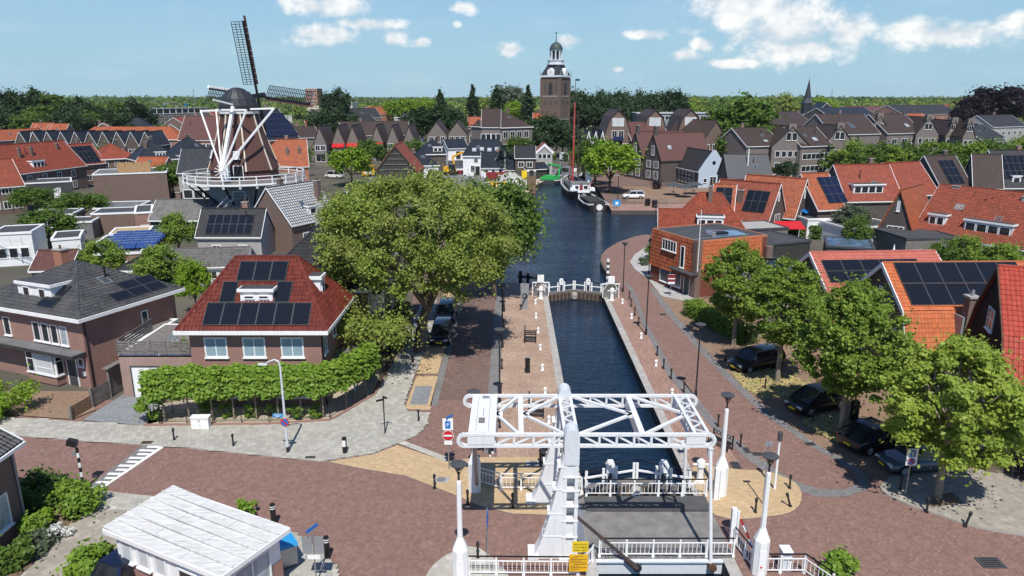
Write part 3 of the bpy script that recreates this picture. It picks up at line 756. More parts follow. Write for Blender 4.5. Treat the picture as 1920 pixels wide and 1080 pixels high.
# ------------------------------------------------------------------ foliage
def leaf_mesh(name, mat, pts, nrm, size, rng, aspect=1.5, extra=None):
 n = len(pts); pts = np.asarray(pts, np.float32)
 a = rng.normal(size=(n, 3)).astype(np.float32) * .6 + nrm.astype(np.float32) + np.array((0, -.15, .55), np.float32)
 a /= np.linalg.norm(a, axis=1, keepdims=True) + 1e-6
 r = rng.normal(size=(n, 3)).astype(np.float32); t = np.cross(a, r); t /= np.linalg.norm(t, axis=1, keepdims=True) + 1e-6
 b = np.cross(a, t); s = size * rng.uniform(.6, 1.25, (n, 1)).astype(np.float32)
 V = np.empty((n, 4, 3), np.float32); k = aspect
 V[:, 0] = pts - t * s * .5 * k; V[:, 1] = pts - b * s * .45 + a * s * .1; V[:, 2] = pts + t * s * .5 * k; V[:, 3] = pts + b * s * .45 + a * s * .1
 me = bpy.data.meshes.new(name); me.vertices.add(n * 4); me.vertices.foreach_set('co', V.ravel())
 me.loops.add(n * 4); me.loops.foreach_set('vertex_index', np.arange(n * 4, dtype=np.int32))
 me.polygons.add(n); me.polygons.foreach_set('loop_start', np.arange(0, n * 4, 4, dtype=np.int32))
 me.materials.append(M[mat]); me.update(); me.validate(); return me
def blob_points(lobes, n, rng, shell=.55, up=.25, loose=.33):
 "leaf places in the outer shells of many small lobes: rows x y z rx rz"
 L = np.asarray(lobes, np.float64); w = (L[:, 3] ** 2) + 1e-6; idx = rng.choice(len(L), n, p=w / w.sum())
 d = rng.normal(size=(n, 3)); d[:, 2] += up; d /= np.linalg.norm(d, axis=1, keepdims=True)
 r = (shell + (1 - shell) * rng.random(n) ** .6)[:, None] * (1 + .12 * rng.normal(size=(n, 1)))
 sc = np.stack([L[idx, 3], L[idx, 3], L[idx, 4]], 1)
 lo = (rng.random((n, 1)) < loose) * L[idx, 3:4] * .75
 return L[idx, :3] + d * r * sc + rng.normal(size=(n, 3)) * lo, d
def crown_lobes(rx, ry, rz, zc, n, rng, lr=(.16, .30), bottom=-.55, flat=.75, cone=0., hollow=.55):
 out = []
 while len(out) < n:
  d = rng.normal(size=3); d /= np.linalg.norm(d)
  if d[2] < bottom: continue
  r = hollow + (1 - hollow) * rng.random() ** .5; p = d * r
  f = 1 - cone * max(0, (p[2] + .2))
  k = rng.uniform(*lr); out.append((p[0] * rx * f, p[1] * ry * f, zc + p[2] * rz, k * min(rx, ry), k * min(rx, ry) * flat))
 return out
def trunk_mesh(mb, h, r, rng, limbs=6, spread=3., top=2.5, lean=(0, 0), fork=None):
 z0 = fork or h * .75
 p = [Vector((0, 0, -.1)), Vector((lean[0] * .3, lean[1] * .3, h * .4)), Vector((lean[0], lean[1], h))]
 mb.tube(p, r, 8, taper=[r * 1.25, r, r * .75])
 for i in range(limbs):
  a = 2 * math.pi * i / limbs + rng.uniform(-.4, .4); b = Vector((lean[0] * .8, lean[1] * .8, z0 + rng.uniform(0, h - z0)))
  m = b + Vector((math.cos(a) * spread * .45, math.sin(a) * spread * .45, top * .5)); e = b + Vector((math.cos(a) * spread, math.sin(a) * spread, top * rng.uniform(.7, 1.2)))
  mb.tube([b, m, e], r, 6, taper=[r * .55, r * .35, r * .12])
  for j in range(2):
   q = m.lerp(e, rng.uniform(.1, .7)); aa = a + rng.uniform(-1, 1)
   mb.tube([q, q + Vector((math.cos(aa) * spread * .4, math.sin(aa) * spread * .4, top * .35))], r, 5, taper=[r * .25, r * .07])
 mb.tube([p[2], p[2] + Vector((0, 0, top * 1.2))], r, 6, taper=[r * .7, r * .15])
def tree_meshes(key, seed, trunk_h, r, rx, ry, rz, zc, leaves, size, mat, bark='bark', nl=60, lr=(.16, .30), bottom=-.55, cone=0., flat=.75, hollow=.55, limbs=6, shell=.5, up=.3, lobes=None, fork=None, lean=(0, 0), loose=.3):
 def mk():
  rng = np.random.default_rng(seed)
  L = lobes if lobes is not None else crown_lobes(rx, ry, rz, zc, nl, rng, lr, bottom, flat, cone, hollow)
  pts, nr = blob_points(L, leaves, rng, shell, up, loose)
  tb = MB(); trunk_mesh(tb, trunk_h, r, rng, limbs, min(rx, ry) * .6, rz * .9, fork=fork, lean=lean)
  return tb.mesh('trunk', bark, True), leaf_mesh('crown', mat, pts, nr, size, rng)
 return cached(('tree', key), mk)
def tree(name, label, loc, meshes, rz=0., s=1., group=None, cat='tree'):
 o = thing(name, label, cat, loc, rz, group); o.scale = (s, s, s) if not isinstance(s, tuple) else s
 link('trunk', meshes[0], o); link('crown', meshes[1], o); return o
def bush(name, label, loc, r, h, n, size, mat, seed=1, cat='shrub', group=None, sy=1., rz=0.):
 rng = np.random.default_rng(seed)
 L = crown_lobes(r, r * sy, h * .55, h * .5, 14, rng, (.3, .5), -.9, .8, 0, .4)
 pts, nr = blob_points(L, n, rng, .4, .4, .06); pts[:, 2] = np.maximum(pts[:, 2], .03)
 o = thing(name, label, cat, loc, rz, group)
 link('foliage', leaf_mesh('foliage', mat, pts, nr, size, rng), o)
 sb = MB()
 for i in range(5):
  a = i * 1.25; sb.tube([(0, 0, -.05), (math.cos(a) * r * .3, math.sin(a) * r * .3, h * .6)], .03, 5, taper=[.03, .012])
 sb.build('stem', 'bark', o)
 return o
def hedge_box(name, label, A, B, width, h, n, size, mat, seed=1, z0=0., cat='hedge', jitter=.12, group=None):
 rng = np.random.default_rng(seed); A, B = Vector(A[:2]), Vector(B[:2]); L = (B - A).length
 p = rng.random((n, 3)); side = rng.integers(0, 4, n); nr = np.zeros((n, 3))
 x = p[:, 0] * L; y = (p[:, 1] - .5) * width; z = p[:, 2] * h
 y[side == 0] = -width / 2; nr[side == 0] = (0, -1, 0); y[side == 1] = width / 2; nr[side == 1] = (0, 1, 0)
 t = side >= 2; z[t] = h * (1 - .12 * p[t, 2]); nr[t] = (0, 0, 1)
 pts = np.stack([x, y, z + z0], 1) + rng.normal(size=(n, 3)) * jitter * np.array([1, 1, .6]); pts[:, 2] = np.maximum(pts[:, 2], z0 + .02)
 pts[:, 2] += np.sin(pts[:, 0] * 2.1) * .06 * h
 o = thing(name, label, cat, (A.x, A.y, 0), math.atan2(B.y - A.y, B.x - A.x), group)
 link('foliage', leaf_mesh('foliage', mat, pts, nr, size, rng), o)
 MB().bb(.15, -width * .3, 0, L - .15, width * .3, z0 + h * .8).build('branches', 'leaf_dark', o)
 return o
# ------------------------------------------------------------------ ground, water, quays
WATER_Z = -0.75
canal = [(3.9, -60), (3.9, 79.6), (-1.6, 79.9), (-3.2, 84), (-3.4, 100), (-1.2, 125), (1.6, 141), (5.1, 171), (11.6, 194), (14.5, 216), (19.0, 216), (20.2, 171), (18.9, 134.2),
         (36, 133.6), (36, 113), (30, 112.6), (23.9, 112.0), (19.6, 108.6), (16.6, 104.5), (13.9, 99.6), (12.2, 95.4), (11.6, 91.2), (11.55, 87), (11.8, 83.5), (12.0, 81.2), (9.9, 77.2), (9.9, -60)]
def build_ground():
 far = [(-9000, -400), (9000, -400), (9000, 12000), (-9000, 12000)]
 loops = [[Vector((x, y, 0)) for x, y in far], [Vector((x, y, 0)) for x, y in canal]]
 allp = [q for l in loops for q in l]; mb = MB()
 mb.v = [tuple(q) for q in allp]
 for t in tessellate_polygon(loops):
  a, b, c = (allp[i] for i in t)
  mb.f.append(t if (b - a).cross(c - a).z > 0 else (t[0], t[2], t[1])); mb.m.append(0)
 t = NT('ground_far'); v = t.obj(); n = t.noise(v, .004, 5); n2 = t.noise(v, .05, 4)
 c = t.mix(t.ramp(n2, .35, .65), (.075, .07, .055), (.12, .11, .085))
 sp = t.N('ShaderNodeSeparateXYZ'); t.l.new(v, sp.inputs[0])
 fieldc = t.mix(t.ramp(n, .4, .6), (.07, .10, .025), (.14, .16, .05))
 M['ground_far'] = t.fin(t.mix(t.ramp(sp.outputs[1], 420, 520), c, fieldc), .95, 0, .1)
 struct('ground', mb, 'ground_far')
 q = MB().poly([(x, y, WATER_Z) for x, y in ((-9, -70), (40, -70), (40, 225), (-9, 225))]); struct('water', q, 'water')
 # quay walls down into the water, with a stone coping along the lock
 n = len(canal); w = MB()
 for i in range(n):
  a, b = canal[i], canal[(i + 1) % n]; w.poly([(a[0], a[1], -3), (b[0], b[1], -3), (b[0], b[1], 0), (a[0], a[1], 0)])
 struct('quay_wall', w, 'brick_dark')
build_ground()
K = .004
# brick streets first, then whatever lies on them
sheet('road', [(-70, 10), (3.9, 10), (3.9, 47), (-70, 47)], 'road_brick', K)
sheet('road', [(9.9, 10), (70, 10), (70, 40), (30, 46), (22, 75), (19, 79), (9.9, 77.1)], 'road_brick', K)
sheet('road', [(-10, 47), (-1.5, 47), (-1.5, 79.5), (-3.6, 84), (-3.8, 100), (-1.6, 125), (-6, 135), (-12, 132)], 'road_dark', 2 * K)
sheet('road', pxs((1165, 548), (1151, 524), (1136, 505), (1127, 488), (1128, 479), (1136, 468), (1159, 454), (1191, 443), (1240, 434.6), (1240, 452), (1212, 463), (1190, 478), (1181, 492), (1190, 506), (1215, 524), (1240, 560), (1300, 600), (1180, 580)), 'road_brick', 2 * K)
# left quay
sheet('quay_paving', [(-.9, 38.6), (3.35, 38.6), (3.35, 79.4), (-.9, 79.6)], 'quay_brick', 3 * K)
sheet('quay_coping', [(3.35, 12), (3.92, 12), (3.92, 79.6), (3.35, 79.6)], 'stone_pale', .02)
sheet('gutter', [(-1.75, 39.2), (-.95, 39.2), (-.95, 84), (-1.75, 84)], 'gutter', 4 * K)
sheet('gutter', [(-5.75, 46), (-5.25, 46), (-5.25, 84), (-5.75, 84)], 'gutter', 4 * K)
# right quay
sheet('quay_paving', [(10.45, 37.5)] + pxs((1385, 868), (1349, 815), (1313, 765), (1264, 708), (1240, 670)) + [(12.3, 65), (12.2, 72), (11.2, 76.5), (10.45, 76.8)], 'quay_brick_red', 3 * K)
sheet('quay_coping', [(9.88, 12), (10.45, 12), (10.45, 77), (9.88, 77)], 'stone_pale', .02)
g1 = pxs((1176, 530), (1186, 540), (1196, 560), (1210, 600), (1237, 650), (1264, 700), (1313, 753), (1349, 799), (1420, 856), (1485, 900), (1535, 917), (1580, 918), (1608, 908), (1610, 895), (1592, 878))
g2 = pxs((1172, 532), (1180, 544), (1190, 565), (1203, 605), (1228, 655), (1252, 706), (1300, 760), (1337, 806), (1406, 865), (1472, 910), (1530, 932), (1585, 932), (1625, 920), (1630, 900), (1602, 872))
sheet('gutter', g1 + g2[::-1], 'gutter', 4 * K)
h1 = pxs((1602, 872), (1521, 826), (1443, 772), (1364, 698), (1310, 640), (1270, 595), (1246, 565), (1225, 540))
h2 = pxs((1592, 878), (1512, 832), (1432, 778), (1352, 702), (1298, 644), (1260, 599), (1237, 569), (1219, 543))
sheet('gutter', h1 + h2[::-1], 'gutter', 4 * K)
# parking strip and pavement by the houses on the right
sheet('parking_strip', h1 + pxs((1290, 545), (1420, 610), (1560, 660), (1760, 740), (1990, 850), (1990, 905), (1800, 880), (1680, 905)), 'brown_paver', 3 * K)
sheet('grass_verge', pxs((1372, 700), (1440, 690), (1520, 720), (1490, 745), (1430, 748), (1392, 725)), 'dry_grass', 4 * K)
sheet('grass_verge', pxs((1502, 792), (1560, 775), (1640, 800), (1620, 825), (1580, 835), (1540, 818)), 'dry_grass', 4 * K)
sheet('pavement', smooth_line(pxs((1650, 915), (1700, 885), (1800, 880), (1990, 905), (2050, 960), (2050, 1030), (1920, 1006), (1830, 990), (1740, 960), (1690, 942)), 4), 'old_slab', .09, 'concrete')
sheet('tree_pit', pxs((1733, 940), (1785, 925), (1805, 945), (1745, 955)), 'soil', .096)
sheet('pavement', pxs((1290, 566), (1240, 556), (1215, 524), (1190, 506), (1181, 492), (1190, 478), (1212, 463), (1240, 452), (1300, 470), (1330, 520), (1310, 560)), 'mosaic_paver', .08, 'concrete')
# yellow brick islands by the bridge
sheet('yellow_paving', [(3.35, 32.4), (3.35, 38.6), (-1.8, 38.6)] + [P(*q)[:2] for q in ((835, 866), (745, 836), (700, 853), (615, 867), (680, 880), (760, 893), (850, 928), (900, 950), (960, 964))], 'yellow_brick', .05, 'gutter')
sheet('yellow_paving', smooth_line([(10.5, 32.5), (10.5, 37.4)] + [P(*q)[:2] for q in ((1388, 882), (1440, 885), (1490, 906), (1503, 932), (1490, 957), (1445, 969))], 3), 'yellow_brick', .05, 'gutter')
sheet('paving_band', pxs((745, 832), (758, 828), (838, 858), (838, 868)), 'grey_slab', .06)
# left pavement with kerb
PAVE = pxs((0, 783), (270, 800), (505, 797), (620, 790), (703, 742), (752, 655), (800, 545), (822, 545), (812, 615), (757, 757), (763, 773), (805, 775), (801, 795), (782, 817), (746, 832), (700, 851), (600, 866), (510, 857), (345, 840), (160, 828), (-40, 812), (-60, 780))
sheet('pavement', PAVE, 'grey_slab', .08, 'concrete')
sheet('parking_bay', pxs((781, 705), (821, 705), (807, 769), (759, 767)), 'yellow_brick', 4 * K)
sheet('parking_bay', pxs((779, 724), (811, 724), (801, 759), (768, 759)), 'dark_paver', 5 * K)
sheet('parking_bay', [(-7.5, 52), (-5.8, 52), (-5.8, 80), (-7.5, 80)], 'yellow_brick', 4 * K)
sheet('driveway', pxs((250, 729), (300, 729), (300, 792), (270, 800), (155, 790)), 'dark_paver', .085)
sheet('front_yard', pxs((0, 735), (172, 735), (180, 770), (135, 788), (0, 778)), 'brown_paver', .085)
sheet('garden_soil', pxs((275, 797), (505, 794), (618, 787), (697, 742), (720, 690), (650, 720), (600, 752), (340, 752), (300, 760)), 'sand', .085)
# pavements in front (lower left)
PAVE2 = pxs((-40, 905), (30, 906), (160, 918), (340, 940), (440, 962), (520, 985), (580, 1017), (622, 1055), (645, 1110), (560, 1140), (200, 1110), (0, 1090), (-150, 1000))
sheet('pavement', PAVE2, 'grey_slab', .08, 'concrete')
sheet('driveway', pxs((120, 950), (250, 960), (340, 985), (330, 1100), (30, 1110)), 'old_slab', .085)
sheet('flower_bed', pxs((30, 915), (120, 935), (165, 945), (95, 1030), (10, 1110), (-60, 1100), (-40, 940)), 'soil', .088)
sheet('pavement', smooth_line(pxs((800, 1095), (812, 1062), (850, 1036), (900, 1030), (960, 1100), (850, 1150)), 3), 'grey_slab', .06, 'gutter')
# raised crossing ramp with its white teeth
def crossing():
 a, b, c, d = (Vector(P(*q)) for q in ((160, 917), (190, 917), (312, 834), (270, 833)))
 struct('speed_ramp', MB().poly([(p.x, p.y, .012) for p in (a, b, c, d)]), 'gutter')
 m = MB(); zz = .016
 def lerp(s, t): p = a.lerp(d, t); q = b.lerp(c, t); r = p.lerp(q, s); return (r.x, r.y, zz)
 m.poly([lerp(.86, 0), lerp(1.06, 0), lerp(1.06, 1), lerp(.86, 1)])
 for i in range(11):
  t = (i + .25) / 11.2; m.poly([lerp(.15 if i % 2 else .3, t), lerp(.84, t), lerp(.84, t + .045), lerp(.15 if i % 2 else .3, t + .045)])
 struct('road_marking', m, 'white')
crossing()
# yard, harbour square and streets farther off
sheet('yard', [(-34, 150), (-1.4, 126), (1.5, 141), (5, 171), (11.4, 194), (14, 214), (-2, 222), (-40, 212)], 'grey_mid', K)
sheet('sand_yard', [(-8, 141), (1.4, 141), (4.9, 171), (10, 190), (4, 196), (-5, 176)], 'sand', 2 * K)
sheet('harbour_square', [(19.0, 134.4), (60, 134), (66, 176), (44, 240), (20.4, 240), (20.3, 172)], 'road_dark', K)
sheet('quay_paving', [(19.0, 134.4), (40, 134), (40, 143), (19.2, 143)], 'quay_brick_red', 2 * K)
sheet('parking_place', [(24, 146), (44, 143.5), (48, 168), (26, 172)], 'brown_paver', 2 * K)
# paving slabs that can be told apart, laid one by one on the near pavement
def slabs(base, poly, size, rot, z):
 c, s = math.cos(rot), math.sin(rot); rng = np.random.default_rng(3); pts = []
 for i in range(-160, 160):
  for j in range(-120, 160):
   x, y = (i + .5 * (j % 2)) * size, j * size; X, Y = -16 + c * x - s * y, 33 + s * x + c * y
   if not (-32 < X < -2 and 27 < Y < 50) or abs(X) > .735 * math.hypot(Y, 21) * .97: continue
   k = False
   for a, b in zip(poly, poly[1:] + poly[:1]):
    if (a[1] > Y) != (b[1] > Y) and X < (b[0] - a[0]) * (Y - a[1]) / (b[1] - a[1]) + a[0]: k = not k
   if k: pts.append((Y * Y + X * X, X, Y))
 pts.sort(); h = size / 2 - .006; me = MB().bb(-h, -h, 0, h, h, .014).mesh('paving_slab', 'slab'); rest = MB()
 for n, (d, X, Y) in enumerate(pts):
  if n < 300: o = link('paving_slab', me, base, (X, Y, z + rng.uniform(-.004, .002)), rot); o.rotation_euler = (rng.normal() * .004, rng.normal() * .004, rot)
  else: rest.box((X, Y, z + .007 + rng.uniform(-.003, .002)), (2 * h, 2 * h, .014), rot)
 rest.build('paving_slabs', 'slab', base, kind='stuff')
slabs([o for o in COL.objects if o.name.startswith('pavement')][2], [q[:2] for q in PAVE], .3, R(-4), .08)
slabs([o for o in COL.objects if o.name.startswith('pavement')][3], [q[:2] for q in pxs((-40, 905), (30, 906), (160, 918), (340, 940), (440, 962), (520, 985), (580, 1017), (622, 1055), (640, 1090), (560, 1100), (420, 1000), (340, 978), (250, 955), (120, 948), (30, 912))], .3, R(-8), .08)
# ------------------------------------------------------------------ drawbridge
def drawbridge():
 T = thing('drawbridge', 'white steel drawbridge with its lattice balance beam across the lock canal', 'drawbridge', (6.4, 31.5, 0))
 off = Vector((-6.4, -31.5, 0))
 def B(mb, name, mats, parent=None, **k):
  mb.v = [tuple(Vector(q) + off) for q in mb.v]; return mb.build(name, mats, parent or T, **k)
 YF, YN = 33.9, 29.55
 # deck
 B(MB().bb(3.62, 29.35, -.35, 10.45, 34.15, .03), 'deck', 'asphalt')
 B(MB().bb(3.9, 32.85, .03, 10.42, 34.12, .17).bb(3.9, 32.8, .03, 10.42, 32.85, .19), 'walkway', 'asphalt_dark')
 for i in range(18): B(MB().bb(4.05 + i * .353, 28.95, -.02, 4.05 + i * .353 + .34, 29.34, .06 + .006 * (i % 3)), 'deck_plank', 'wood_grey')
 B(MB().bb(3.9, 28.72, -.08, 10.5, 28.94, .0).bb(3.9, 28.84, -.75, 10.5, 28.92, -.08).bb(3.9, 28.72, -.84, 10.5, 28.96, -.75), 'girder', 'pale_steel')
 B(MB().bb(3.9, 34.16, -.75, 10.5, 34.3, 0), 'girder', 'pale_steel')
 B(MB().bb(3.2, 29.0, -.02, 3.6, 34.2, .035).bb(3.25, 32.6, .035, 4.1, 32.85, .06), 'joint_plate', 'steel')
 for x in (5.85, 9.35): B(MB().cyl((x, 28.55, -.25), (x, 28.84, -.25), .2, .2, 12).cyl((x, 28.5, -.25), (x, 28.56, -.25), .1, .1, 8), 'pivot', 'rust' if x > 9 else 'iron', smooth=True)
 # pylons
 for Y, nm in ((YF, 0), (YN - .25, 1)):
  w = MB().xprism([(.95, 0), (1.3, .75), (1.62, 1.8), (1.95, 3.2), (2.2, 4.6), (2.32, 5.3), (2.42, 5.3), (2.42, 0)], Y - .35, Y + .35)
  p = B(w, 'pylon', 'white_steel')
  c = MB()
  for x0, x1 in ((2.36, 2.5), (2.86, 3.02)): c.bb(x0, Y - .4, 0, x1, Y + .4, 5.35)
  for z in (0, 1.15, 2.0, 2.75, 3.55, 4.25): c.bb(2.33, Y - .42, z, 3.05, Y + .42, z + .05)
  c.bb(2.5, Y - .3, 0, 2.86, Y + .3, 2.0); c.bb(2.5, Y + .2, 2.0, 2.86, Y + .3, 4.3); c.bb(2.5, Y - .36, 4.3, 2.86, Y + .36, 5.35)
  q = B(c, 'column', 'white_steel')
  for z in (1.17, 2.35, 3.6, 4.75):
   u = (z - 0) / 5.3; xl = 1.3 + u * .95
   B(MB().bb(xl - .08, Y - .37, z, 2.36, Y - .352, z + .035).bb(xl - .08, Y - .37, z + .036, 2.36, Y + .37, z + .05), 'rib', 'white_steel')
  B(MB().xprism([(2.36, 4.9), (3.04, 4.9), (3.04, 6.25)] + [(2.7 + .34 * math.cos(a * math.pi / 8), 6.25 + .38 * math.sin(a * math.pi / 8)) for a in range(1, 8)] + [(2.36, 6.25)], Y - .42, Y + .42), 'pivot_housing', 'pale_steel')
  bolts = MB()
  for i in range(12):
   z = .5 + i * .37; xl = 1.18 + z / 5.3 * 1.05; bolts.cyl((xl, Y - .37, z), (xl, Y - .34, z), .035, .035, 6)
  B(bolts, 'rivets', 'white_steel', kind='stuff')
  B(MB().bb(.75, Y - .45, 0, 1.25, Y + .45, .22), 'foot', 'white_steel'); B(MB().bb(2.2, Y - .5, 0, 3.1, Y + .5, .08), 'foot', 'white_steel')
  for i in range(14): B(MB().bb(2.12, Y + .42, .4 + i * .33, 2.34, Y + .46, .43 + i * .33), 'rung', 'white_steel')
 # balance beam : two lattice girders and what joins them
 XL, XR, XP, ZT, ZB = -2.15, 8.95, 2.7, 6.1, 5.54
 for Y, dx in ((YF, .25), (YN, 0)):
  xl, xr = XL, XR + dx
  for z in (ZT, ZB): B(MB().bb(xl, Y - .08, z - .065, xr, Y + .08, z + .065), 'chord', 'white_steel')
  for xe, sg in ((xl, 1), (xr, -1)):
   m = MB()
   for i in range(8):
    a0 = math.pi * i / 8; a1 = math.pi * (i + 1) / 8; rr = (ZT - ZB) / 2; zc = (ZT + ZB) / 2
    m.bar((xe - sg * math.sin(a0) * rr * 1.05, Y, zc + math.cos(a0) * rr), (xe - sg * math.sin(a1) * rr * 1.05, Y, zc + math.cos(a1) * rr), .15, .18)
   B(m, 'rounded_end', 'white_steel')
  xs = [-.75, .1, .98, 1.85];
  for i, x in enumerate(xs):
   if i: B(MB().bb(x - .05, Y - .06, ZB + .1, x + .05, Y + .06, ZT - .1), 'post', 'white_steel')
   xe = xs[i + 1] if i < 3 else 2.3
   B(MB().bar((x + .06, Y, ZB + .08), (xe - .06, Y, ZT - .08), .075, .08), 'brace', 'white_steel')
  n = 6; x0 = 3.2
  for i in range(n):
   a = x0 + i * (xr - 1 - x0) / n; b = x0 + (i + 1) * (xr - 1 - x0) / n
   if i: B(MB().bb(a - .05, Y - .06, ZB + .1, a + .05, Y + .06, ZT - .1), 'post', 'white_steel')
   B(MB().bar((a + .06, Y, ZT - .08), (b - .06, Y, ZB + .08), .075, .08), 'brace', 'white_steel')
  B(MB().bb(xr - 1.0, Y - .08, ZB + .1, xr - .12, Y + .08, ZT - .1), 'gusset', 'white_steel')
  B(MB().bb(xl + .12, Y - .1, ZB + .1, -.8, Y + .1, ZT - .1), 'gusset', 'white_steel')
  # hanger rods and their heads
  B(MB().cyl((9.1, Y + (.0 if Y < 31 else .05), ZB - .05), (9.3, 28.75 if Y < 31 else 34.22, -.1), .085, .085, 8), 'hanger_rod', 'white_steel', smooth=True)
  B(MB().yprism([(Y - .13, ZB - .1), (Y + .13, ZB - .1), (Y, ZB - .6)], 8.98, 9.22), 'hanger_head', 'pale_steel')
 # counterweight box
 cw = B(MB().bb(-2.0, YN + .12, ZB + .05, -.75, YF - .12, ZT + .08), 'counterweight', 'white_steel')
 MB().bb(-1.68 - 6.4, YN + .2 - 31.5, ZT + .08, -1.66 - 6.4, YF - .2 - 31.5, ZT + .1).bb(-1.1 - 6.4, YN + .2 - 31.5, ZT + .08, -1.08 - 6.4, YF - .2 - 31.5, ZT + .1).build('seam', 'zinc', cw)
 MB().bb(-1.58 - 6.4, YN + 1.0 - 31.5, ZT + .08, -1.28 - 6.4, YN + 1.55 - 31.5, ZT + .11).build('hatch', 'brick_grey', cw)
 MB().bb(-1.5 - 6.4, YF - .55 - 31.5, ZT + .08, -1.15 - 6.4, YF - .25 - 31.5, ZT + .11).build('hatch', 'zinc', cw)
 ml = MB()
 for i in range(9): ml.bb(-1.4 - 6.4, YN + 1.75 + i * .1 - 31.5, ZT + .081, -1.36 - 6.4, YN + 1.81 + i * .1 - 31.5, ZT + .086)
 ml.build('lettering', 'grey_mid', cw)
 for x, w, ww in ((.42, .24, .5), (5.95, .26, .6)):
  B(MB().bb(x - w / 2, YN + .12, ZT - .14, x + w / 2, YF - .12, ZT + .06).bb(x - w / 2, YN + .12, ZB, x - w / 2 + .05, YF - .12, ZT - .14), 'cross_beam', 'white_steel')
 ym = (YN + YF) / 2
 def kbrace(xm, xe, w):
  for Y in (YN + .1, YF - .1): B(MB().bar((xm, ym, ZT - .02), (xe, Y, ZT - .02), w, .1), 'plan_brace', 'white_steel')
  B(MB().bb(min(xm, xm + .3 * (1 if xe > xm else -1)), ym - .25, ZT - .1, max(xm, xm + .3 * (1 if xe > xm else -1)), ym + .25, ZT + .03), 'gusset', 'white_steel')
 kbrace(-.75, .3, .14); kbrace(.54, 2.4, .14); kbrace(5.83, 3.1, .16); kbrace(8.5, 6.1, .16)
 for x0, x1, nm in ((2.42, 2.98, 0), (8.35, 8.95, 1)):
  for x in (x0, x1): B(MB().bb(x - .07, YN + .12, ZT - .1, x + .07, YF - .12, ZT + .08).bb(x - .05, YN + .12, ZB - .05, x + .05, YF - .12, ZB + .07), 'lattice_chord', 'white_steel')
  for i in range(8):
   a = YN + .15 + i * (YF - YN - .3) / 8; b = a + (YF - YN - .3) / 8
   B(MB().bar((x0 if i % 2 else x1, a, ZT), (x1 if i % 2 else x0, b, ZT), .07, .07), 'lattice_bar', 'white_steel')
   B(MB().bar((x0, a, ZB if i % 2 else ZT), (x0, b, ZT if i % 2 else ZB), .05, .05), 'lattice_bar', 'white_steel')
 # racking rod from the near pylon to the deck, and the steel pole under the counterweight
 B(MB().cyl((2.95, 29.1, 2.2), (5.85, 28.62, -.25), .075, .075, 8).cyl((5.3, 28.7, .15), (5.85, 28.6, -.28), .13, .15, 8), 'push_rod', 'sail_brown', smooth=True)
 B(MB().cyl((-1.86, 31.3, ZB), (-1.86, 33.6, 1.2), .11, .13, 10), 'strut', 'steel', smooth=True)
 return T
drawbridge()
BAL = {}
def railing(label, pts, h=1.0, post=1.35, bal=.2, cat='railing', top='black', name='railing', group=None, zs=None, posts=True, mat='white'):
 pts = [Vector(p) for p in pts]; T = thing(name, label, cat, tuple(pts[0]), 0, group); o = pts[0]
 k_ = .02 if mat == 'iron' else .04
 pm = cached(('rpost', h, mat), lambda: MB().bb(-k_, -k_, 0, k_, k_, h - .05).bb(-k_ * 1.6, -k_ * 1.6, 0, k_ * 1.6, k_ * 1.6, .12).mesh('post', mat))
 bm = cached(('rbal', h, mat), lambda: MB().bb(-k_ * .32, -k_ * .32, .17, k_ * .32, k_ * .32, h - (.05 if mat == 'iron' else .25)).mesh('baluster', mat))
 for a, b in zip(pts, pts[1:]):
  d = b - a; L = d.length; d /= L; n = max(1, round(L / post))
  rz = math.atan2(d.y, d.x)
  for i in range(n + 1):
   link('post', pm, T, tuple(a - o + d * (L * i / n)), rz)
  for z in (.17, h - .24): MB().bar(a - o + Z * z, b - o + Z * z, k_, k_).build('rail', mat, T)
  MB().bar(a - o + Z * h, b - o + Z * h, k_ * 1.4, k_ * 1.2).build('handrail', top, T)
  m = int(L / bal)
  for i in range(m):
   t = (i + .5) * L / m
   if abs((t / (L / n)) - round(t / (L / n))) * L / n < .06: continue
   link('baluster', bm, T, tuple(a - o + d * t), rz)
 return T
railing('long white railing with black handrail on the far side of the bridge deck', [(4.0, 34.1, .17), (10.45, 34.1, .17)])
railing('white railing with black handrail on the near side of the bridge deck', [(4.1, 29.0, .06), (10.4, 29.0, .06)])
railing('white railing on the yellow paving left of the far pylon', [(-1.9, 35.6, .05), (-.6, 34.9, .05), (1.6, 34.9, .05)], top='white')
railing('white railing with black handrail along the lower left quay beside the yellow notices', [(-1.95, 27.75, .0), (3.0, 27.7, 0), (3.75, 28.7, 0)])
railing('white railing with black handrail turning the corner at the lower right of the bridge', [(10.75, 30.0, 0), (11.1, 27.9, 0), (13.3, 27.9, 0), (14.0, 26.6, 0)])
railing('short white railing between far pylon and lock gate', [(2.95, 34.6, .02), (3.8, 34.6, .02)], top='white')
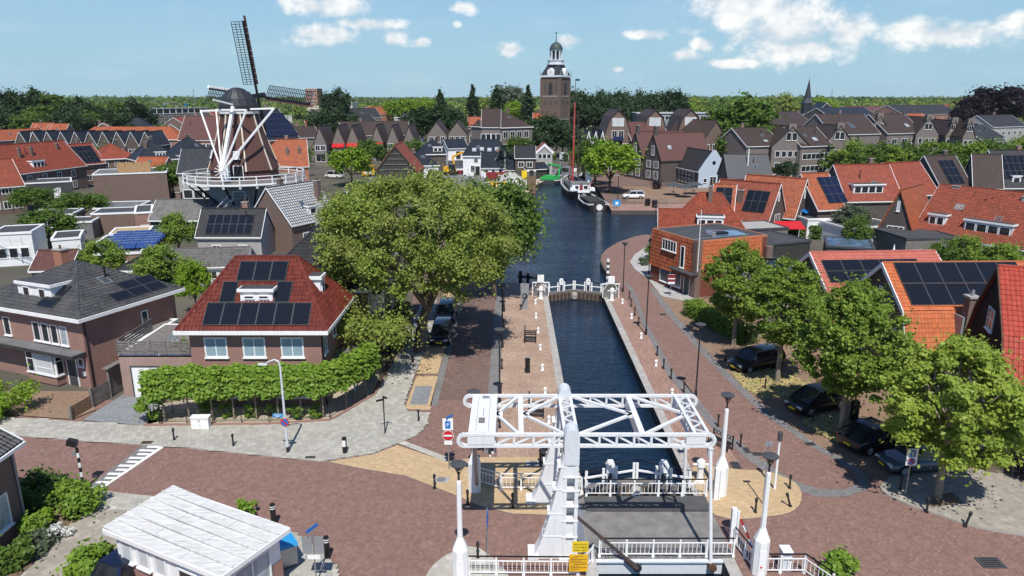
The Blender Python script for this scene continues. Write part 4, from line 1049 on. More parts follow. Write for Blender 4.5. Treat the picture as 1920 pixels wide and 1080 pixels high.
# barrier, notices, cabinets
def barrier(loc, label, rz=0, arm=True):
 T = thing('barrier', label, 'barrier', loc, rz)
 MB().bb(-.12, -.1, 0, .12, .1, 1.9).build('post', 'white', T); MB().bb(.16, -.05, 0, .26, .05, 1.75).build('post', 'white', T)
 if arm:
  for i in range(7): MB().bar((.3 + .03 * i, -.1 - i * .36, 1.35 - i * .12), (.33 + .03 * i, -.46 - i * .36, 1.23 - i * .12), .09, .07).build('arm_band', 'red' if i % 2 == 0 else 'white', T)
barrier((10.7, 30.2, 0), 'bridge barrier with red and white arm folded beside the lower right railing')
barrier((10.95, 34.0, 0), 'white barrier posts in front of the far right white lamp base', 0, False)
def lettered(parent, rows, w, loc, mat, hgt, gap, font_w=.62):
 "rows of print as one flat text each"
 for i, s in enumerate(rows):
  c = bpy.data.curves.new('lettering', 'FONT'); c.body = s; c.size = hgt; c.extrude = .002; c.align_x = 'CENTER'
  me = bpy.data.objects.new('tmp', c); dg = bpy.context.evaluated_depsgraph_get(); COL.objects.link(me); dg.update()
  m = bpy.data.meshes.new_from_object(me.evaluated_get(dg)); bpy.data.objects.remove(me)
  m.materials.clear(); m.materials.append(M[mat])
  o = link('lettering', m, parent, (loc[0], loc[1], loc[2] - i * gap)); o.rotation_euler = (math.pi / 2, 0, 0)
  xs = [v.co.x for v in m.vertices]
  if xs and max(xs) - min(xs) > w: o.scale = (w / (max(xs) - min(xs)), 1, 1)
def fine_print(parent, rows, loc, mat, hgt, gap):
 "rows of print too small to read, as broken strokes"
 q = random.Random(7); m = MB()
 for i, (x, x1) in enumerate(rows):
  while x < x1:
   w = q.uniform(.03, .09); z = loc[2] - i * gap; m.bb(loc[0] + x, loc[1] - .002, z, loc[0] + min(x + w, x1), loc[1], z + hgt); x += w + .018
 m.build('print', mat, parent, kind='stuff')
n = thing('notice_board', 'yellow notice with three lines of black print above the orange board', 'notice', (3.05, 27.62, 0))
MB().bb(-.36, 0, 1.3, .36, .03, 1.83).build('board', 'yellow', n); MB().bb(-.03, .03, 0, .03, .07, 1.6).build('post', 'steel', n)
lettered(n, ['BRUG SLUIS', 'BUITEN GEBRUIK', 'VANAF 1 SEPT.'], .6, (0, -.004, 1.66), 'iron', .11, .15)
n = thing('notice_board', 'larger orange notice board full of print on the lower railing', 'notice', (2.98, 27.55, 0))
MB().bb(-.42, 0, .35, .42, .03, 1.22).build('board', 'sign_orange', n)
fine_print(n, [(-.16, .2), (-.36, -.02), (-.36, .36), (-.36, .1), (-.36, .36), (-.2, .36), (-.36, .02), (-.36, .36), (-.36, 0)], (0, -.003, 1.13), 'rust', .035, .085)
for lab, p, s in (('small white control cabinet behind the lower right railing', P(1470, 1066), (.42, .5, 1.0)),):
 c = thing('control_cabinet', lab, 'cabinet', p); MB().bb(-s[0] / 2, -s[1] / 2, 0, s[0] / 2, s[1] / 2, s[2]).build('body', 'white', c)
 MB().bb(-s[0] / 2 - .03, -s[1] / 2 - .03, s[2], s[0] / 2 + .03, s[1] / 2 + .03, s[2] + .06).build('lid', 'white', c); MB().bb(-.15, -s[1] / 2 - .015, .1, .15, -s[1] / 2, .9).build('door', 'pale_steel', c)
# ------------------------------------------------------------------ white lamps
def dish(T, z, r=.36):
 MB().lathe([(.03, z - .3), (.08, z - .26), (r * .6, z - .08), (r * .95, z + .0), (r, z + .05), (r * .8, z + .085), (.02, z + .09)], 20).build('lamp_shade', 'grey_dark', T, True)
 MB().lathe([(.0, z - .27), (.06, z - .26), (r * .5, z - .13), (r * .56, z - .1), (0, z - .05)], 12).build('lamp_glass', 'lamp_glass', T, True)
 b = MB()
 for i in range(3):
  a = i * 2.094; b.bar((.03 * math.cos(a), .03 * math.sin(a), z - .45), (r * .7 * math.cos(a), r * .7 * math.sin(a), z - .05), .025)
 b.build('bracket', 'iron', T)
def white_lamp(label, x, y, rz=0):
 T = thing('street_lamp', label, 'street lamp', (x, y, 0), rz, None)
 MB().lathe([(.36, 0), (.36, 1.75), (.12, 2.35)], 8, a0=math.pi / 8).build('pedestal', 'white', T)
 MB().bb(-.16, -.345, .35, .16, -.333, 1.35).build('door', 'white', T)
 MB().lathe([(.125, 2.3), (.11, 4.95), (.10, 5.05), (.05, 5.12)], 8).build('pole', 'white', T)
 MB().cyl((0, 0, 5.1), (0, 0, 5.5), .045, .045, 8).build('neck', 'iron', T)
 dish(T, 5.85); return T
white_lamp('tall white lamp with octagonal base at lower left in front of the bridge', -2.28, 27.25)
white_lamp('white lamp partly behind the counterweight at the far left of the bridge', -2.05, 34.9)
white_lamp('tall white lamp standing on the yellow paving right of the lock', 11.32, 34.5)
white_lamp('tall white lamp at lower right beside the red and white barrier', 11.25, 27.95)
# ------------------------------------------------------------------ black lamps along the quays
def lamp_proto():
 T = thing('street_lamp', 'x', 'street lamp', (0, 0, 0), 0, 'black quay lamps')
 MB().lathe([(.11, 0), (.11, .5), (.06, .62), (.05, 4.9), (.04, 5.1)], 8).build('pole', 'iron', T, True)
 dish(T, 5.5, .38); return T
LP = lamp_proto()
_first = [True]
def quay_lamp(label, px, py, s=1.):
 p = P(px, py)
 o = LP if _first[0] else copy_tree(LP); _first[0] = False
 o.location = p; o['label'] = label; o.scale = (1, 1, s)
quay_lamp('black quay lamp right behind the bridge, left of the lock', 937, 757)
quay_lamp('second black lamp from the bridge along the left quay', 942, 652)
quay_lamp('third black lamp from the bridge on the left quay, half under the big tree', 945, 584)
quay_lamp('black lamp on the right quay beside the row of white mooring posts, nearest the bridge', 1304, 745)
quay_lamp('black lamp on the right quay opposite the hedge', 1211, 628)
quay_lamp('black lamp on the right quay behind the white lock winch', 1168, 547)
quay_lamp('black lamp at the outer end of the quay bend in front of the basin', 1227, 447, .9)
quay_lamp('thin black lamp on the left pavement beside the two walkers', 774, 680, .8)
T = thing('lantern', 'black lantern with a pointed cap beside the paved forecourt of the orange building', 'street lamp', P(1216, 521))
MB().lathe([(.12, 0), (.12, .5), (.06, .65), (.05, 3.9), (.09, 4.0)], 8).build('pole', 'iron', T, True)
MB().lathe([(.1, 4.0), (.22, 4.45)], 6).build('lamp_glass', 'lamp_glass', T); MB().lathe([(.3, 4.45), (.22, 4.6), (.06, 4.85), (.02, 5.0)], 8).build('cap', 'iron', T)
# ------------------------------------------------------------------ bollards
def bol_mesh(): return MB().lathe([(.10, 0), (.10, .07), (.062, .16), (.05, .62), (.075, .70), (.085, .76), (.075, .86), (.03, .91)], 8).mesh('bollard', 'iron', True)
BM = bol_mesh()
def bollard(label, p, tilt=0, group='black bollards'):
 o = link('bollard', BM); o.location = p; tag(o, label, 'bollard', group)
 if tilt: o.rotation_euler = (0, tilt, 0)
 return o
for lab, x, y, t in (('black bollard on the left pavement beside the end of the striped ramp', 327, 827, 0), ('black bollard on the left pavement between the ramp and the grey street light', 438, 838, 0),
  ('black bollard on the pavement corner below the parking bay', 785, 791, 0), ('black bollard on yellow paving next to the oval drain cover', 815, 916, 0),
  ('black bollard in the shadow of the counterweight on yellow paving', 877, 946, 0), ('black bollard in the middle of the balance beam shadow', 961, 953, 0),
  ('black bollard at the lower left beside the blue sign edge', 896, 1047, 0), ('black bollard left of the gate where the man walks', 910, 826, 0), ('black bollard at the edge of the left quay behind the counterweight', 936, 791, 0),
  ('black bollard at the front edge of the right yellow paving', 1416, 962, 0), ('black bollard on the right edge of yellow paving near the white camera pole', 1480, 917, 0),
  ('leaning black bollard with a weed at its foot on yellow paving', 1482, 951, -.3), ('black bollard at the foot of the parking zone sign', 1687, 921, 0), ('black bollard beside the tree pit on the right pavement', 1737, 961, 0),
  ('leaning black bollard at the kerb of the right pavement', 1809, 988, .22), ('bollard beside the shrub at the bottom right', 1553, 1072, 0), ('black bollard in the shade behind the black coupe', 1571, 827, 0), ('black bollard in front of the black people carrier', 1524, 791, 0),
  ('black bollard on the dry verge between two parked cars', 1434, 731, 0), ('black bollard in front of the parked black off-roader', 1360, 677, 0)):
 bollard(lab, P(x, y), t)
for i, (x, y) in enumerate(((1388, 838), (1346, 800), (1282, 736), (1258, 711), (1244, 692), (1232, 667), (1197, 611), (1190, 592), (1183, 575), (1180, 560))):
 nm = ('nearest', 'second', 'third', 'fourth', 'fifth', 'sixth', 'seventh', 'eighth', 'ninth', 'farthest')[i]
 bollard(nm + ' of the ten black bollards in a row along the right quay', P(x, y), 0, 'bollards along the right quay')
for i in range(6):
 nm = ('nearest', 'second', 'third', 'fourth', 'fifth', 'farthest')[i]
 bollard(nm + ' of the six black bollards along the edge of the left quay road', (-.8, 42.6 + i * 5.2, 0), 0, 'bollards along the left quay')
def moor_mesh(): return MB().lathe([(.15, 0), (.11, .06), (.085, .34), (.13, .38), (.13, .46), (.08, .52)], 8).mesh('mooring_post', 'white', True)
MM = moor_mesh()
names = ('nearest', 'second', 'third', 'fourth', 'fifth', 'sixth', 'farthest')
for i, (x, y) in enumerate(((1029, 793), (1022, 739), (1017, 694), (1013, 656), (1009, 624), (1005, 596), (1004, 570))):
 o = link('mooring_post', MM); o.location = P(x, y); tag(o, names[i] + ' white mooring post on the left quay counted from the bridge', 'mooring post', 'white mooring posts')
for i, (x, y) in enumerate(((1260, 741), (1230, 686), (1202, 634), (1184, 597), (1167, 569))):
 o = link('mooring_post', MM); o.location = P(x, y); tag(o, (names[:4] + ('farthest',))[i] + ' white mooring post on the right quay counted from the bridge', 'mooring post', 'white mooring posts')
for lab, x, y in (('black post with white stripes behind the white shed roof', 514, 984), ('black post with white stripes beside the blue direction sign', 614, 1048), ('black parking meter post with white face on the left pavement', 647, 851)):
 T = thing('marker_post', lab, 'post', P(x, y)); h = 1.15 if y > 900 else 1.05
 MB().lathe([(.14, 0), (.14, h), (.11, h + .06)], 10).build('post', 'black', T, True)
 if y > 900:
  for z in (.82, .92): MB().lathe([(.143, h * z), (.143, h * z + .05)], 10).build('stripe', 'white', T)
 else: MB().bb(-.1, -.152, .55, .1, -.135, .95).build('face', 'white', T)
# ------------------------------------------------------------------ lock gates and winches
def winch_box(T, x, y, z):
 b = MB().xprism([(x - .2, z + .75), (x + .2, z + .75), (x + .26, z + 1.2), (x + .14, z + 1.42), (x - .14, z + 1.42), (x - .26, z + 1.2)], y - .16, y + .16)
 for s in (-1, 1): b.bb(x + s * .19 - .04, y - .1, z, x + s * .19 + .04, y + .1, z + .75)
 b.build('winch', 'white', T); MB().cyl((x, y, z - .8), (x, y, z + .75), .05, .05, 6).build('rack', 'iron', T)
 MB().cyl((x, y - .18, z + 1.2), (x, y - .155, z + 1.2), .05, .05, 8).build('spindle', 'iron', T)
def lock_gate(label, Y, apex, zt=.12):
 T = thing('lock_gate', label, 'lock gate', (6.9, Y, 0)); xs = (-2.95, 2.95); A = Vector((0, apex, zt))
 for s, lx in ((-1, xs[0]), (1, xs[1])):
  E_ = Vector((lx, 0, zt)); d = (A - E_)
  MB().bar(E_, A - d * .01, .34, .28).build('balance_beam', 'wood_grey', T)
  lf = MB().bar(E_ + Vector((0, -.05, -1.7)), A + Vector((0, -.05, -1.7)), .2, 3.1).build('leaf', 'wood_brown', T)
  for i in range(7):
   q = E_.lerp(A, (i + .5) / 7); MB().bb(q.x - .16, q.y - .19, -1.6, q.x + .16, q.y - .15, -.05).build('plank', 'tar_boards', lf)
  for i, t in enumerate((.04, .37, .62, .97)):
   q = E_.lerp(A, t); MB().bb(q.x - .07, q.y - .07, zt + .1, q.x + .07, q.y + .07, zt + 1.12).build('post', 'white', T)
  MB().bar(E_ + Z * .68, A + Z * .68 - d * .02, .09, .09).build('rail', 'white', T)
  MB().bar(E_ + Z * 1.12, A + Z * 1.3 - d * .02, .04, .04).build('handrail', 'black', T)
  q = E_.lerp(A, .5); winch_box(T, q.x, q.y - .05, zt + .1)
 MB().lathe([(.34, zt - .75), (.36, zt - .35), (.28, zt - .12), (.0, zt - .05)], 8, (0, apex - .55, 0)).lathe([(.2, -1.9), (.2, zt - .7)], 8, (0, apex - .55, 0)).build('mitre_post', 'stone_pale', T)
 return T
lock_gate('near pair of lock gates with white posts right behind the bridge', 34.85, .9)
lock_gate('far pair of lock gates with white railings at the basin end of the lock', 75.0, 1.3)
def ground_winch(label, loc, rz=0, frame=False):
 T = thing('lock_winch', label, 'winch', loc, rz)
 MB().lathe([(.28, 0), (.2, .15), (.17, .8), (.26, .95), (.24, 1.25), (.1, 1.38)], 8).build('body', 'white', T)
 MB().cyl((-.45, 0, 1.05), (.45, 0, 1.05), .05, .05, 6).cyl((.4, 0, .75), (.45, 0, 1.4), .035, .035, 6).build('crank', 'white', T)
 MB().bar((0, 0, .2), (-.6, -.6, .05), .08).build('strut', 'white', T)
 if frame:
  f = MB().bb(-.9, .9, 0, -.82, .98, 1.5).bb(.82, .9, 0, .9, .98, 1.5).bb(-.95, .85, 1.5, .95, 1.03, 1.6)
  f.bar((-.86, .94, .8), (-.4, .94, 1.5), .06).bar((.86, .94, .8), (.4, .94, 1.5), .06); f.build('frame', 'white', T)
  MB().bb(-.35, .75, 1.6, .35, 1.2, 2.35).build('box', 'white', T); MB().bb(-.75, 1.1, .05, .75, 1.25, .9).build('panel', 'grey_mid', T)
ground_winch('white lock winch beside the near gate on the right quay', P(1312, 902), 0)
ground_winch('white lock winch and frame at the far gate on the right quay', P(1147, 563), 0, True)
ground_winch('white lock winch and frame at the far gate on the left quay', P(1014, 560), 0, True)
def quay_objects():
 # tilted slab monument
 T = thing('monument_slab', 'tall weathered steel slab with a ring standing on the left quay', 'monument', P(983, 580), R(8))
 MB().xprism([(-.28, 0), (.3, 0), (.48, 2.7), (-.42, 2.75)], -.05, .05).build('slab', 'zinc', T);
 m = MB()
 for i in range(12):
  a = i * math.pi / 6; b = a + math.pi / 6; m.bar((.05 + .24 * math.cos(a), -.1, 1.45 + .24 * math.sin(a)), (.05 + .24 * math.cos(b), -.1, 1.45 + .24 * math.sin(b)), .05)
 m.build('ring', 'iron', T); MB().bar((-.5, -.2, 0), (.2, -.1, 1.5), .07).build('strut', 'iron', T)
 def bench(lab, p, rz, s=1.0):
  T = thing('bench', lab, 'bench', p, rz)
  o = [(-.16, 0), (.16, 0), (.2, .8), (.14, 1.4), (0, 1.9), (-.14, 1.4), (-.2, .8)]
  MB().yprism([(a * 1.5, b * s) for a, b in o], -.05, .05).build('end_panel', 'iron', T)
  for k in range(4): MB().bb(.05, -.22 + k * .14, .45, 1.0, -.12 + k * .14, .49).build('seat_slat', 'iron', T)
  for k in range(3): MB().bb(.05, .3, .6 + k * .16, 1.0, .34, .7 + k * .16).build('back_slat', 'iron', T)
  MB().bb(.94, -.24, 0, 1.0, -.18, .95).bb(.94, .28, 0, 1.0, .34, 1.1).bb(.94, -.24, .42, 1.0, .34, .46).build('leg', 'iron', T)
 bench('black bench with pointed end panel on the left quay, far from the bridge', P(984, 642), R(-5), .85)
 bench('black bench with pointed end panel seen through the balance beam', P(992, 782), R(-5), 1.0)
 T = thing('litter_bin', 'slim black litter bin standing on the left quay', 'bin', P(989, 698))
 MB().lathe([(.24, 0), (.2, .06), (.19, 1.0), (.22, 1.04), (.2, 1.15)], 10).build('body', 'black', T, True); MB().bb(-.12, -.225, .72, .12, -.17, .92).build('opening', 'iron', T)
 T = thing('litter_bin', 'black slatted litter bin beside the far pylon of the bridge', 'bin', P(1021, 872))
 MB().lathe([(.3, .1), (.34, .9), (.36, .95), (.3, 1.0)], 12).build('body', 'iron', T, True); MB().lathe([(.2, 0), (.22, .1)], 10).build('foot', 'steel', T); MB().bb(-.2, -.345, .5, .1, -.30, .75).build('label_plate', 'steel', T)
 T = thing('curved_post', 'leaning curved steel post in front of the slatted bin', 'post', P(1019, 888))
 MB().tube([(0, 0, 0), (.03, .1, .7), (.12, .2, 1.3), (.22, .3, 1.9)], .05, 8).build('post', 'rust', T, True); MB().cyl((.22, .3, 1.9), (.3, .35, 2.35), .045, .04, 8).build('tip', 'steel', T, True)
 T = thing('bench', 'ornate black iron bench on the right quay behind the end of the balance beam', 'bench', P(1350, 838), R(-52))
 for s in (-.7, .7):
  MB().bb(s - .03, -.28, 0, s + .03, -.22, .65).bb(s - .03, .22, 0, s + .03, .3, .95).bb(s - .03, -.28, .42, s + .03, .26, .47).build('leg', 'iron', T)
 for k in range(4): MB().bb(-.75, -.25 + k * .13, .47, .75, -.16 + k * .13, .5).build('seat_slat', 'iron', T)
 m = MB()
 for i in range(6):
  for k in range(8):
   a = k * math.pi / 4; b = a + math.pi / 4; x = -.6 + i * .24; m.bar((x + .11 * math.cos(a), .27, .75 + .14 * math.sin(a)), (x + .11 * math.cos(b), .27, .75 + .14 * math.sin(b)), .03)
 m.build('backrest', 'iron', T)
 T = thing('lifebuoy_board', 'white square board with lifebuoy ring at the lock edge', 'lifebuoy', P(1283, 852), R(10))
 MB().bb(-.3, -.02, .35, .3, .02, .95).build('board', 'white', T); MB().bb(-.03, .02, 0, .03, .06, .9).build('post', 'steel', T)
 m = MB()
 for i in range(12):
  a = i * math.pi / 6; b = a + math.pi / 6; m.bar((.19 * math.cos(a), -.04, .65 + .19 * math.sin(a)), (.19 * math.cos(b), -.04, .65 + .19 * math.sin(b)), .07)
 m.build('ring', 'zinc', T)
 T = thing('marker_pole', 'black and white striped marker pole standing in the water at the lock mouth', 'pole', (10.9, 78.6, 0))
 MB().cyl((0, 0, -3), (0, 0, .2), .2, .18, 8).build('pile', 'wood_grey', T)
 for i in range(9): MB().cyl((0, 0, .2 + i * .33), (0, 0, .53 + i * .33), .17, .17, 8).build('band', 'white' if i % 2 == 0 else 'grey_dark', T)
quay_objects()
# dark mooring pier where the tree meets the basin
T = thing('mooring_dolphin', 'dark timber mooring post with white cap beside the big tree', 'mooring post', (1.0, 82.0, -3))
MB().cyl((0, 0, 0), (0, 0, 4.0), .22, .2, 8).cyl((.9, .2, 0), (.9, .2, 3.6), .2, .18, 8).bar((-.3, 0, 3.3), (2.2, .3, 3.0), .25).build('post', 'iron', T); MB().lathe([(.24, 4.0), (.22, 4.15), (0, 4.2)], 8).build('cap', 'white', T)
# ------------------------------------------------------------------ signs, street light, crossing pole
def sign_pole(label, p, h, parts, cat='sign', name='road_sign', rz=0, mat='steel', r=.035):
 T = thing(name, label, cat, p, rz); MB().cyl((0, 0, 0), (0, 0, h), r, r, 8).build('pole', mat, T, True)
 for f in parts: f(T)
 return T
def plate(w, h, z, mat, name='plate', x=0, y=-.05, rz=0, rows=None, rmat='white', rh=.2, gap=.3):
 def f(T):
  o = MB().bb(-w / 2, -.012, -h / 2, w / 2, .012, h / 2).build(name, mat, T, loc=(x, y, z), rz=rz)
  if rows: lettered(o, rows, w * .86, (0, -.015, (len(rows) - 1) * gap / 2 - rh * .36), rmat, rh, gap)
 return f
def disc(r, z, mat, name='disc', y=-.06):
 return lambda T: MB().cyl((0, y, z), (0, y - .012, z), r, r, 24).build(name, mat, T)
def bars(w, h, z, mat, y=-.075, name='bar'): return lambda T: MB().bb(-w / 2, y - .004, z - h / 2, w / 2, y, z + h / 2).build(name, mat, T)
def diag(r, z, mat, y=-.085): return lambda T: MB().bar((-r * .62, y, z + r * .62), (r * .62, y, z - r * .62), .02, .09).build('stripe', mat, T)
sign_pole('parking permit sign above a round no entry sign left of the bridge', P(842, 882), 3.3, [plate(.6, .72, 2.95, 'white'), lambda T: plate(.3, .44, 2.93, 'blue', 'symbol', 0, -.07, 0, ['P'], 'white', .3)(T), plate(.5, .14, 3.4, 'blue', 'street_name', .1, 0, R(50)),
 disc(.32, 2.25, 'white', 'rim', -.05), disc(.295, 2.25, 'red'), bars(.48, .11, 2.25, 'white'), plate(.46, .24, 1.8, 'white', 'plate')])
sign_pole('parking and no parking zone sign on the right pavement in front of the grey car', P(1697, 931), 2.9, [plate(.6, .98, 2.4, 'white'), lambda T: plate(.3, .4, 2.62, 'blue', 'symbol', .02, -.07, 0, ['P'], 'white', .3)(T), disc(.2, 2.15, 'red', 'rim', -.065), disc(.165, 2.15, 'blue', 'disc', -.078), diag(.18, 2.15, 'red', -.094)])
sign_pole('red and white no entry sign in front of the orange building', P(1257, 556), 2.4, [plate(.75, 1.05, 1.95, 'white'), plate(.74, .36, 2.28, 'dark_red', 'band', 0, -.07), plate(.74, .26, 1.82, 'dark_red', 'band', 0, -.07)])
sign_pole('thin grey pole with blue sign seen edge on in front of the bridge railing', P(914, 1048), 2.7, [plate(.5, .7, 2.2, 'blue', rz=R(84), x=.02)])
sign_pole('two blank backs of signs and a blue street name plate beside the white shed', P(594, 1100), 2.9, [plate(.42, .85, 2.15, 'zinc', x=-.26), plate(.42, .85, 2.15, 'zinc', x=.26), plate(.7, .16, 2.95, 'blue', 'street_name', 0, 0, R(62)), plate(.55, .2, 1.55, 'white', 'plate')])
sign_pole('black post with two street name arms on the left pavement corner', P(722, 815), 2.6, [plate(.55, .14, 2.4, 'iron', 'street_name', -.2, 0, R(30)), plate(.4, .14, 2.58, 'iron', 'street_name', .1, 0, R(-35))], mat='iron', r=.04)
T = thing('camera_pole', 'slim white pole with a dark camera box beside the right yellow paving', 'camera pole', P(1452, 918))
MB().cyl((0, 0, 0), (0, 0, 3.0), .07, .06, 8).build('pole', 'white', T, True); MB().lathe([(.13, 3.0), (.14, 3.45), (.12, 3.5)], 10).build('camera_box', 'grey_dark', T)
T = thing('pole', 'thin grey pole directly behind the lower right white lamp', 'pole', P(1430, 946)); MB().cyl((0, 0, 0), (0, 0, 3.6), .035, .035, 8).build('pole', 'steel', T, True); MB().bb(-.2, -.01, 3.4, .2, .01, 3.7).build('plate', 'zinc', T)
T = thing('street_light', 'tall pale street light with curved arm, street name and no parking sign', 'street light', P(540, 850))
MB().tube([(0, 0, 0), (0, 0, 5.6), (-.06, 0, 5.95), (-.3, 0, 6.08), (-.75, 0, 5.9)], .055, 8, taper=[.085, .06, .05, .045, .04]).build('pole', 'pale_steel', T, True)
MB().lathe([(.09, 0), (.09, .45)], 8).build('foot', 'iron', T); MB().box((-1.0, 0, 5.78), (.55, .14, .1)).build('lamp_head', 'pale_steel', T)
plate(.62, .24, 2.55, 'sky_blue', 'street_name', -.36, -.09)(T); fine_print(T, [(-.6, -.14), (-.48, -.26)], (0, -.106, 2.57), 'white', .05, .09)
disc(.26, 2.1, 'red', 'rim', -.09)(T); disc(.21, 2.1, 'blue', 'disc', -.1)(T); diag(.24, 2.1, 'red', -.118)(T)
T = thing('crossing_pole', 'black and white striped pole with dark beacon head at the crossing ramp', 'crossing pole', P(158, 920))
for i in range(9): MB().cyl((0, 0, i * .29), (0, 0, (i + 1) * .29), .075, .075, 10).build('band', 'iron' if i % 2 == 0 else 'white', T)
MB().bar((.05, 0, 2.85), (-.42, -.05, 3.0), .3, .36).build('beacon', 'iron', T); MB().bb(-.32, -.03, 2.15, -.12, .03, 2.4).build('plate', 'zinc', T)
T = thing('utility_cabinet', 'white utility cabinet on the pavement in front of the garden fence', 'cabinet', P(378, 804), R(2))
MB().bb(-.56, -.2, .06, .56, .25, .82).build('body', 'white', T); MB().bb(-.6, -.24, .82, .6, .29, .9).build('lid', 'white', T); MB().bb(-.006, -.206, .1, .006, -.2, .8).bb(-.08, -.215, .6, -.02, -.2, .7).build('seam', 'grey_mid', T)
# drain covers and manholes in the streets
for i, (lab, x, y, w, h) in enumerate((('rusty drain grate at the upper end of the ramp', 276, 832, .7, .35), ('rusty drain grate at the foot of the striped pole', 143, 914, .7, .35), ('drain grate in the kerb near the yellow paving', 582, 860, .6, .25), ('drain grate in the gutter of the right road', 1400, 845, .35, .7), ('drain grate in brick paving above the right yellow island', 1379, 873, .5, .8),
  ('dark rectangular manhole cover in the lower right road', 1857, 1056, 1.1, .8), ('drain grate in the far gutter of the right road', 1519, 833, .6, .4), ('small manhole cover in the quay road at right', 1243, 590, .6, .5), ('dark grate at the end of the right quay paving', 1420, 852, .6, .4))):
 p = P(x, y); o = MB().bb(-w / 2, -h / 2, 0, w / 2, h / 2, .02).build('drain_cover', 'rust' if i < 2 else 'grey_dark', None, loc=(p[0], p[1], .085 if i in (0, 1, 2) else .02)); tag(o, lab, 'drain cover', 'drain covers')
 sl = MB()
 for k in range(5): sl.bb(-w * .4, -h * .4 + k * h * .18, .02, w * .4, -h * .4 + k * h * .18 + h * .07, .026)
 sl.build('slot', 'iron', o)
for lab, x, y in (('oval drain cover in pale collar on left yellow paving', 827, 901), ('second oval cover in pale collar on yellow paving near the bin', 1000, 870)):
 p = P(x, y); o = MB().bb(-.45, -.3, 0, .45, .3, .012).build('manhole_cover', 'concrete', None, loc=(p[0], p[1], .05)); tag(o, lab, 'manhole cover', 'drain covers'); MB().lathe([(.27, .012), (.27, .022)], 14).build('lid', 'grey_mid', o)
